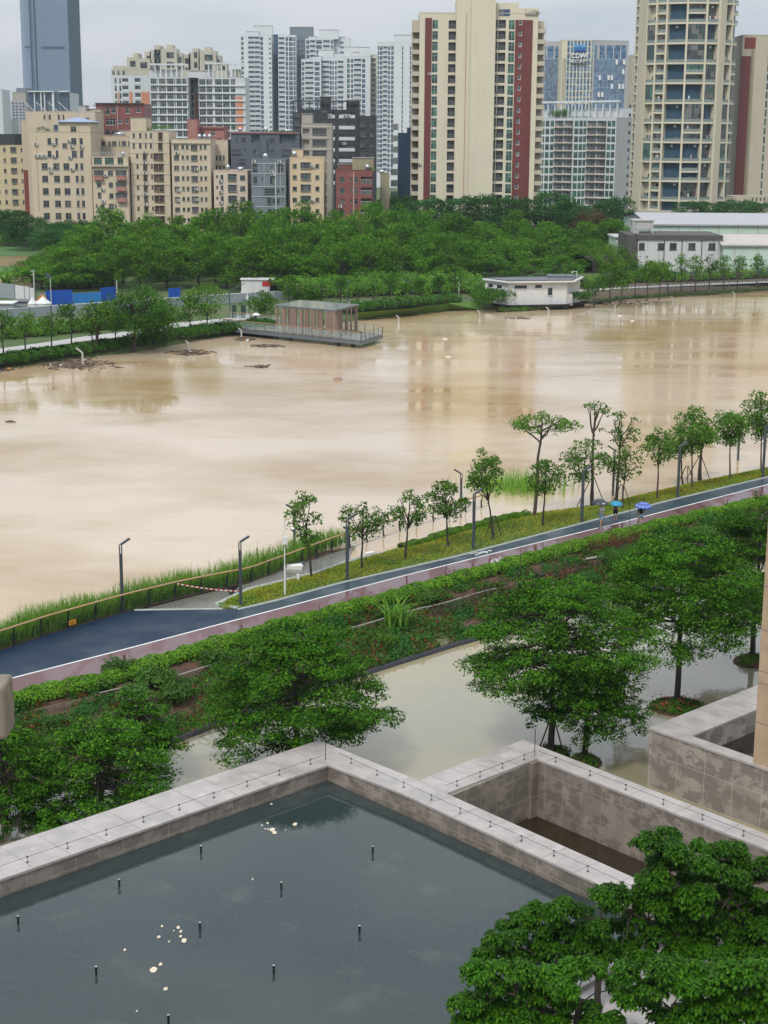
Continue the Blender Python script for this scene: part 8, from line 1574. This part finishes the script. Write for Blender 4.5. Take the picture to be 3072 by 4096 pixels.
mb = MB(); [mb.box(b.loc(717, 700)[0], b.loc(798, 700)[0], -.05, .0, b.loc(717, y+50)[1], b.loc(717, y)[1]) for y in (68,)]; mb.build('window', M['g_blue'], o)
roofplants('green creeper hanging from the roof of the cream and maroon tower', b, 925, 1030, 55, .1); roofplants('clipped bushes on the roof of the cream and maroon tower', b, 850, 920, 62, 2)
mb = MB(); zt_ = b.H
for k in range(20): z = b.loc(120, 146+80.6*k)[1]; mb.box(-2.0, -.003, .3, 5, max(0, z-3.1), max(0, z-2.9)); mb.box(-2.0, -1.9, .3, 5, max(0, z-2.9), max(.1, z-2.0)); mb.box(-1.89, -.003, .3, .4, max(0, z-2.9), max(.1, z-2.0)); mb.box(b.W+.003, b.W+1.99, .3, .4, max(0, z-2.9), max(.1, z-2.0)); mb.box(b.W+.003, b.W+2.1, .3, 5, max(0, z-3.1), max(0, z-2.9)); mb.box(b.W+2.0, b.W+2.1, .3, 5, max(0, z-2.9), max(.1, z-2.0))
[mb.box(x, x+.16, .22, .29, 0, b.H-2) for x in (-2.02, b.W+1.9)]; [mb.box(x, x+2, 5.01, 5.2, 0, b.H-1.5) for x in (-2, b.W+.01)]; mb.build('side_balcony', M['creamdark'], b.root)['kind'] = 'stuff'
b.ac([(218, 545), (145, 1210)])
# -- office building with sign, three faces
OF = 'office_building'
b = Bld(OF, 'blue glass office building with large white letters near its top', fC, 1191, 1420, 296, 700, 16, 'cream', yref=500, cat='office building')
b.grid([(1230+i*25.5, 1247+i*25.5) for i in range(8)], 300, 46.5, 12, 42, kind='glass', glass='g_office', frame='cream', yref=500); b.grid([(1200, 1204), (1210, 1214), (1219, 1223)], 432, 46.5, 9, 46, kind='glass', glass='g_dark', frame='fr_dark', yref=500); b.grid([(1405, 1409), (1396, 1400), (1387, 1391)][:0]+[(1412, 1416)], 432, 46.5, 9, 46, kind='glass', glass='g_dark', yref=500)
b.done(wincap=60); R0 = b
M['sign_white'] = simple('sign_white', (.82, .84, .86), .4); M['sign_blue'] = simple('sign_blue', (.02, .13, .38), .3); M['sign_lblue'] = simple('sign_light_blue', (.10, .34, .62), .3); M['sign_dblue'] = simple('sign_deep_blue', (.01, .06, .24), .3)
def textobj(body, size, ext, mat):
    cu = bpy.data.curves.new('lettering', 'FONT'); cu.body = body; cu.size = size; cu.extrude = ext; cu.align_x = 'CENTER'; cu.offset = .02*size
    o = bpy.data.objects.new('tmp', cu); LK(o); dg = bpy.context.evaluated_depsgraph_get(); dg.update(); me = bpy.data.meshes.new_from_object(o.evaluated_get(dg)); bpy.data.objects.remove(o); me.materials.clear(); me.materials.append(mat); return me
def fit_text(b, body, x0, x1, yt, yb, nm):
    me = textobj(body, 1, .05, M['sign_white']); xs = [v.co.x for v in me.vertices]; ys = [v.co.y for v in me.vertices]
    if not xs: return
    u0, z1 = b.loc(x0, yt); u1, z0 = b.loc(x1, yb); sx = (u1-u0)/(max(xs)-min(xs)); sy = (z1-z0)/(max(ys)-min(ys))
    for v in me.vertices: v.co = Vector(((v.co.x-min(xs))*sx+u0, -.9-v.co.z*8, (v.co.y-min(ys))*sy+z0))
    link(nm, me, b.root)
fit_text(b, 'CDWI', 1262, 1378, 392, 430, 'lettering'); fit_text(b, '中潜大厦', 1258, 1378, 438, 468, 'lettering')
def wavep(b, x0, x1, y0, y1, mat, am=5, ph=0, proud=.8):
    mb = MB(); k = 24; top = []; bot = []
    for i in range(k+1):
        x = x0+(x1-x0)*i/k; a = am*math.sin(2*PI*i/k*1.5+ph); top.append(b.loc(x, y0+a)); bot.append(b.loc(x, y1+(a if y1 < 382 else 0)))
    for i in range(k): mb.face([(bot[i][0], -proud, bot[i][1]), (bot[i+1][0], -proud, bot[i+1][1]), (top[i+1][0], -proud, top[i+1][1]), (top[i][0], -proud, top[i][1])])
    return mb.build('emblem', M[mat], b.root)
mb = MB(); u0, z1 = b.loc(1282, 330); u1, z0 = b.loc(1368, 385); mb.box(u0, u1, -.7, -.1, z0, z1); mb.build('emblem_panel', M['sign_lblue'], b.root)
wavep(b, 1282, 1368, 350, 384, 'sign_blue', 4, .5, .75); wavep(b, 1282, 1368, 368, 385, 'sign_dblue', 4, 2, .8)
mb = MB(); 
for y0 in (344, 364):
    k = 24
    for i in range(k):
        x = 1282+86*i/k; x2 = 1282+86*(i+1)/k; a = 3.5*math.sin(2*PI*i/k*1.5+.5); a2 = 3.5*math.sin(2*PI*(i+1)/k*1.5+.5); p = [b.loc(x, y0+a+3), b.loc(x2, y0+a2+3), b.loc(x2, y0+a2), b.loc(x, y0+a)]; mb.face([(q[0], -.85, q[1]) for q in p])
mb.build('emblem_line', M['sign_lblue'], b.root)
# side faces of the office building are wings at an angle
def wing(label, x0, x1, yt0, yaw, Yc, f, cols, left):
    b = Bld(OF, label, f, x0, x1, yt0, Yc, 14, 'white2', yaw, 500, 'office building'); return b
r_u = R0.P+R0.u*R0.W
yaw = math.radians(14)
b = Bld(OF, 'right glass wing of the lettered office building, windows ajar', fC, 1421, 1680, 298, 700, 16, 'greyside', yaw=math.radians(12), yref=500, cat='office building')
b.grid([(1430+i*9.6+.8, 1430+i*9.6+8.8) for i in range(24)], 436, 52, 7, 51, kind='glass', glass='g_office', frame='fr_blue', yref=500); b.grid([(1430, 1448), (1468, 1508), (1518, 1566), (1574, 1618), (1626, 1664)], 334, 50, 2, 49, kind='glass', glass='g_office', frame='fr_grey', yref=500)
for (x, y) in ((1588, 475), (1642, 475), (1636, 548), (1462, 590), (1528, 590), (1552, 590), (1552, 655), (1608, 655), (1633, 655), (1480, 715), (1455, 715)): u, z = b.loc(x, y); mb = MB(); mb.face([(u, -.05, z+2.0), (u+.95, -.05, z+2.0), (u+1.0, -.6, z), (u-.05, -.6, z)]); mb.build('open_window', M['fr_white'], b.root)
b.done(wincap=100)
b = Bld(OF, 'left glass wing of the lettered office building, partly behind the cream tower', fC, 1030, 1190, 308, 716, 14, 'greyside', yaw=math.radians(-10), yref=500, cat='office building')
b.grid([(1034+i*10.4+.8, 1034+i*10.4+9.4) for i in range(15)], 436, 47, 8, 46, kind='glass', glass='g_office', frame='fr_dark', yref=500); b.grid([(1060, 1076), (1084, 1128), (1140, 1182)], 340, 46, 2, 45, kind='glass', glass='g_office', frame='fr_grey', yref=500); b.done()
# -- long balcony block
b = Bld('tower_block', 'long white balcony block below the lettered office building', fC, 1022, 1592, 872, 628, 9, 'white2', yaw=math.radians(-50), yref=1000, cat='tower block')
cols = [(1036, 1064), (1072, 1100), (1108, 1134), (1140, 1204, 0, 44, 'loggia'), (1208, 1274, 0, 44, 'loggia'), (1284, 1314), (1320, 1346), (1350, 1372), (1378, 1446, 0, 44, 'loggia'), (1450, 1520, 0, 44, 'loggia'), (1527, 1552), (1558, 1586)]
b.grid([c if len(c) > 2 else (c[0], c[1], 0, 44, 'glass', dict(glass='g_green')) for c in cols], 890, 57.5, 11, yref=1000, glass='g_mix', back='greyside', frame='fr_grey')
for i in range(11):
    for x0, x1 in ((1138, 1276), (1376, 1522)): b.box('balcony_slab', x0, x1, 936+57.5*i, 941+57.5*i, .9, 'pinkbeige', yref=1000)
b.done(sides='greyside', wincap=100)
mb = MB(); H_ = b.H; W_ = b.W
for x in np.linspace(.5, W_-.5, 12): mb.box(x-.2, x+.2, .6, 1.0, H_, H_+5.5)
mb.box(0, W_+.4, .3, 1.4, H_+5.5, H_+6.2); mb.box(0, W_, 2.5, 8.5, H_+.15, H_+3.2); mb.build('roof_pergola', M['white'], b.root); roofplants('big green bush on the roof terrace of the long balcony block', b, 1100, 1220, 800); roofplants('smaller bushes along the roof pergola of the long balcony block', b, 1230, 1400, 848)
mb = MB(); [mb.box(W_+.003, W_+.06, 6.6, 7.6, 3.1*k+6, 3.1*k+7.2) for k in range(11)]; mb.build('side_window', M['g_dark'], b.root)['kind'] = 'stuff'
# -- round tower
Yr = 488.; cxp, _ = fD(938, 900); ctr = D(cxp, 420, Yr+15.5); Rr_ = 15.6; rt = thing('tower_block', 'round beige tower with deep blue double-height loggias', 'tower block', (ctr[0], ctr[1], ZG)); fl = 3.0; zbase = 0
def thx(x): u = (D(*fD(x, 950), Yr+2)[0]-ctr[0])/Rr_; return math.asin(max(-1, min(1, u)))
zref = D(*fD(850, 1055), Yr)[2]-ZG; k0 = zref/ fl; zoff = zref-round(k0)*fl; fpx = 85.
def zrow(y): return D(*fD(850, y), Yr)[2]-ZG
NF = 31; zs_ = [zref+fl*(k-12) for k in range(NF+1)]; fl_ = (zrow(370)-zrow(1055))/8; zs_ = [zref+fl_*(k-12) for k in range(NF+1)]; zs_ = [z for z in zs_ if z > -1.5]; 
colx = [(497, 522, 's'), (526, 566, 'beige'), (571, 612, 'fin'), (616, 680, 'tallb'), (684, 756, 's'), (762, 916, 'blue'), (924, 1082, 'mix'), (1088, 1196, 'tallg'), (1200, 1214, 'gap'), (1214, 1256, 'fin'), (1260, 1332, 'tallg'), (1336, 1392, 'mix2')]
mb = MB(); mb.smooth = True
mb.lathe([(Rr_-1.7, 0), (Rr_-1.7, zs_[-1])], 64); mb.build('inner_wall', M['towerblue'], rt)
def arc(mb, r0, r1, t0, t1, z0, z1, n=None):
    n = n or max(1, int(abs(t1-t0)/.09)); 
    for i in range(n):
        a = t0+(t1-t0)*i/n; b_ = t0+(t1-t0)*(i+1)/n; pt = lambda r, t: (r*math.sin(t), -r*math.cos(t))
        A1, B1, B0_, A0 = pt(r1, a), pt(r1, b_), pt(r0, b_), pt(r0, a)
        mb.face([(*A1, z0), (*B1, z0), (*B1, z1), (*A1, z1)]); mb.face([(*A0, z1), (*A1, z1), (*B1, z1), (*B0_, z1)]); mb.face([(*A0, z0), (*B0_, z0), (*B1, z0), (*A1, z0)]); mb.face([(*A0, z0), (*A0, z1), (*B0_, z1), (*B0_, z0)])
        if i == 0: mb.face([(*A0, z0), (*A1, z0), (*A1, z1), (*A0, z1)])
        if i == n-1: mb.face([(*B0_, z0), (*B0_, z1), (*B1, z1), (*B1, z0)])
ztop = zs_[-1]
allc = []
for x0, x1, k in colx: allc.append((thx(x0), thx(x1), k))
edges = []
for i in range(len(allc)-1): edges.append((allc[i][1], allc[i+1][0]))
for a, b_ in edges: mb = MB(); m_ = (a+b_)/2; w_ = max(.019, (b_-a)/2+.006); arc(mb, Rr_-1.75, Rr_+.12, m_-w_, m_+w_, 0, ztop); mb.build('column', M['cream'], rt)
for a, b_, k in allc:
    if k == 'fin': mb = MB(); mb.smooth = True; arc(mb, Rr_-1.75, Rr_+.3, a, b_, 0, ztop); mb.build('pier', M['creamdark'], rt)
rgt = random.Random(9); mixpat = 'dsdssdssddssddsssd'
slab = MB(); back = MB(); ncell = 0; cells = []
for a, b_, k in allc:
    if k in ('fin', 'gap'): continue
    i = 0; j = 0; off = {'blue': 0, 'tallb': 0, 'tallg': 0, 'mix': 1, 'mix2': 1}.get(k, 0)
    if len(zs_)-1 > 0 and (round((zref-zs_[0])/fl_)) % 2 == 1 and k in ('blue', 'tallb', 'tallg'): cells.append((a, b_, k, zs_[0], zs_[1])); i = 1
    while i < len(zs_)-1:
        n_ = 2 if k in ('blue', 'tallb', 'tallg') else (1 if k in ('s', 'beige') else (2 if mixpat[j % len(mixpat)] == 'd' else 1)); j += 1; n_ = min(n_, len(zs_)-1-i)
        cells.append((a, b_, k, zs_[i], zs_[i+n_])); i += n_
nP = 0; restb = MB(); restr = MB()
cells.sort(key=lambda c: -float(c[3] > 20)*(c[1]-c[0])*(c[4]-c[3]))
for a, b_, k, z0, z1 in cells:
    if z1 < .5: continue
    z0 = max(z0, .0); mb = MB(); arc(mb, Rr_-1.7, Rr_, a, b_, z0-.25, z0+.28) ; mats = [M['cream'], M['railglass'], M['fr_grey'], M['g_mix'], M['cream'], M['towerblue'], M['g_green'], M['acwhite'], M['redtile']]
    h = z1-z0; bl = {'blue': 5, 's': 4, 'beige': 4, 'tallb': 4, 'tallg': rgt.choice([3, 6, 5]), 'mix': rgt.choice([5, 5, 3, 5]), 'mix2': rgt.choice([5, 3])}[k]
    mb.mat(bl); r0 = Rr_-1.62; arc(mb, r0-.05, r0, a, b_, z0+.28, z1-.25)
    # glazing / doors
    if k == 'blue' or (k.startswith('mix') and bl == 5): t0 = a+(b_-a)*.5; t1 = a+(b_-a)*.82; mb.mat(3); arc(mb, r0, r0+.04, t0, t1, z0+.3, z0+1.5)
    elif k in ('tallg', 'mix', 'mix2'):
        mb.mat(2); [arc(mb, r0, r0+.1, a+(b_-a)*f-.002, a+(b_-a)*f+.002, z0+.28, z1-.25, 1) for f in (.25, .5, .75)]; arc(mb, r0, r0+.1, a, b_, z0+h*.5, z0+h*.5+.08)
    else: mb.mat(3); arc(mb, r0, r0+.04, a+(b_-a)*.35, a+(b_-a)*.85, z0+.3, z0+2.1)
    # enclosed balconies now and then
    if rgt.random() < .18 and k != 'blue': mb.mat(rgt.choice([3, 6, 3])); arc(mb, Rr_-.25, Rr_-.2, a, b_, z0+1.1, z1-.25); mb.mat(2); [arc(mb, Rr_-.2, Rr_-.15, a+(b_-a)*f-.0015, a+(b_-a)*f+.0015, z0+.28, z1-.25, 1) for f in (.01, .2, .4, .6, .8, .99)]
    mb.mat(1); arc(mb, Rr_-.12, Rr_-.09, a, b_, z0+.35, z0+1.1); mb.mat(2); arc(mb, Rr_-.15, Rr_-.05, a, b_, z0+1.1, z0+1.17)
    if rgt.random() < .3: mb.mat(7); t0 = a+(b_-a)*rgt.uniform(.1, .7); arc(mb, r0, r0+.4, t0, t0+.05, z1-1.3, z1-.7, 1)
    if rgt.random() < .25:
        for q in range(3): mb.mat(rgt.choice([7, 8, 5])); t0 = a+(b_-a)*rgt.uniform(.1, .8); arc(mb, Rr_-.6, Rr_-.55, t0, t0+.03, z0+1.2, z0+2.1, 1)
    if nP < 100: mb.build('loggia', mats, rt); nP += 1
    else:
        n0 = len(restb.v); restb.v += mb.v; restb.f += [tuple(n0+q for q in f_) for f_ in mb.f]; restb.m += mb.m
restb.build('loggia', mats, rt)['kind'] = 'stuff'
mb = MB(); mb.lathe([(0, ztop), (Rr_+.3, ztop), (Rr_+.3, ztop+1.2), (Rr_, ztop+1.2), (Rr_, ztop+.1)], 48); mb.build('roof', M['cream'], rt)
mb = MB(); zb_ = zrow(1812); mb.lathe([(Rr_+.6, zb_-.8), (Rr_+.6, zb_), (0, zb_)], 48); mb.build('podium_roof', M['creamdark'], rt)
b = Bld('tower_block', 'hazy cream tower between the lettered office building and the round tower', fD, 500, 552, 470, 900, 20, 'creamdark', cat='tower block'); b.grid([(506, 518), (526, 538)], 480, 46, 26, 28, glass='g_mix'); b.done()
# -- far right cream and maroon slab
b = Bld('tower_block', 'cream slab with a maroon strip at the right edge, behind the round tower', fD, 1416, 1900, 302, 508, 20, 'creamdark', yref=800, cat='tower block'); b.grid([(1640, 1656, 0, 60, 'glass', dict(glass='g_green'))], 480, 77, 18, yref=800)
b.box('maroon_strip', 1410, 1494, 482, 1900, .2, 'maroon', yref=800); b.box('edge_pier', 1500, 1516, 425, 1900, .8, 'olive', yref=800); b.done(); u0, z0 = b.loc(1455, 420); u1, z1 = b.loc(1556, 322); mb = MB(); mb.box(u0, u1, -.05, .6, z0, z1); mb.build('roof_opening', M['brownred'], b.root)
b = Bld('building', 'long low cream podium with openings below the round tower at the right', fD, 1360, 1900, 1690, 470, 10, 'creamdark', yref=1750, cat='building'); b.grid([(1520+i*34, 1536+i*34) for i in range(8)], 1700, 200, 1, 26, kind='hole'); b.done()

# ---- the damp air between here and the far towers
m, nt, bb = newmat('haze'); nt.nodes.remove(bb); vo = nt.nodes.new('ShaderNodeVolumePrincipled'); vo.inputs['Color'].default_value = (.80, .88, .97, 1); vo.inputs['Density'].default_value = .00011; vo.inputs['Anisotropy'].default_value = .2
nt.links.new(vo.outputs[0], nt.nodes['Material Output'].inputs['Volume']); mb = MB(); mb.box(-1400, 1500, -200, 1620, -2, 560); o = mb.build('haze', m); o['kind'] = 'stuff'
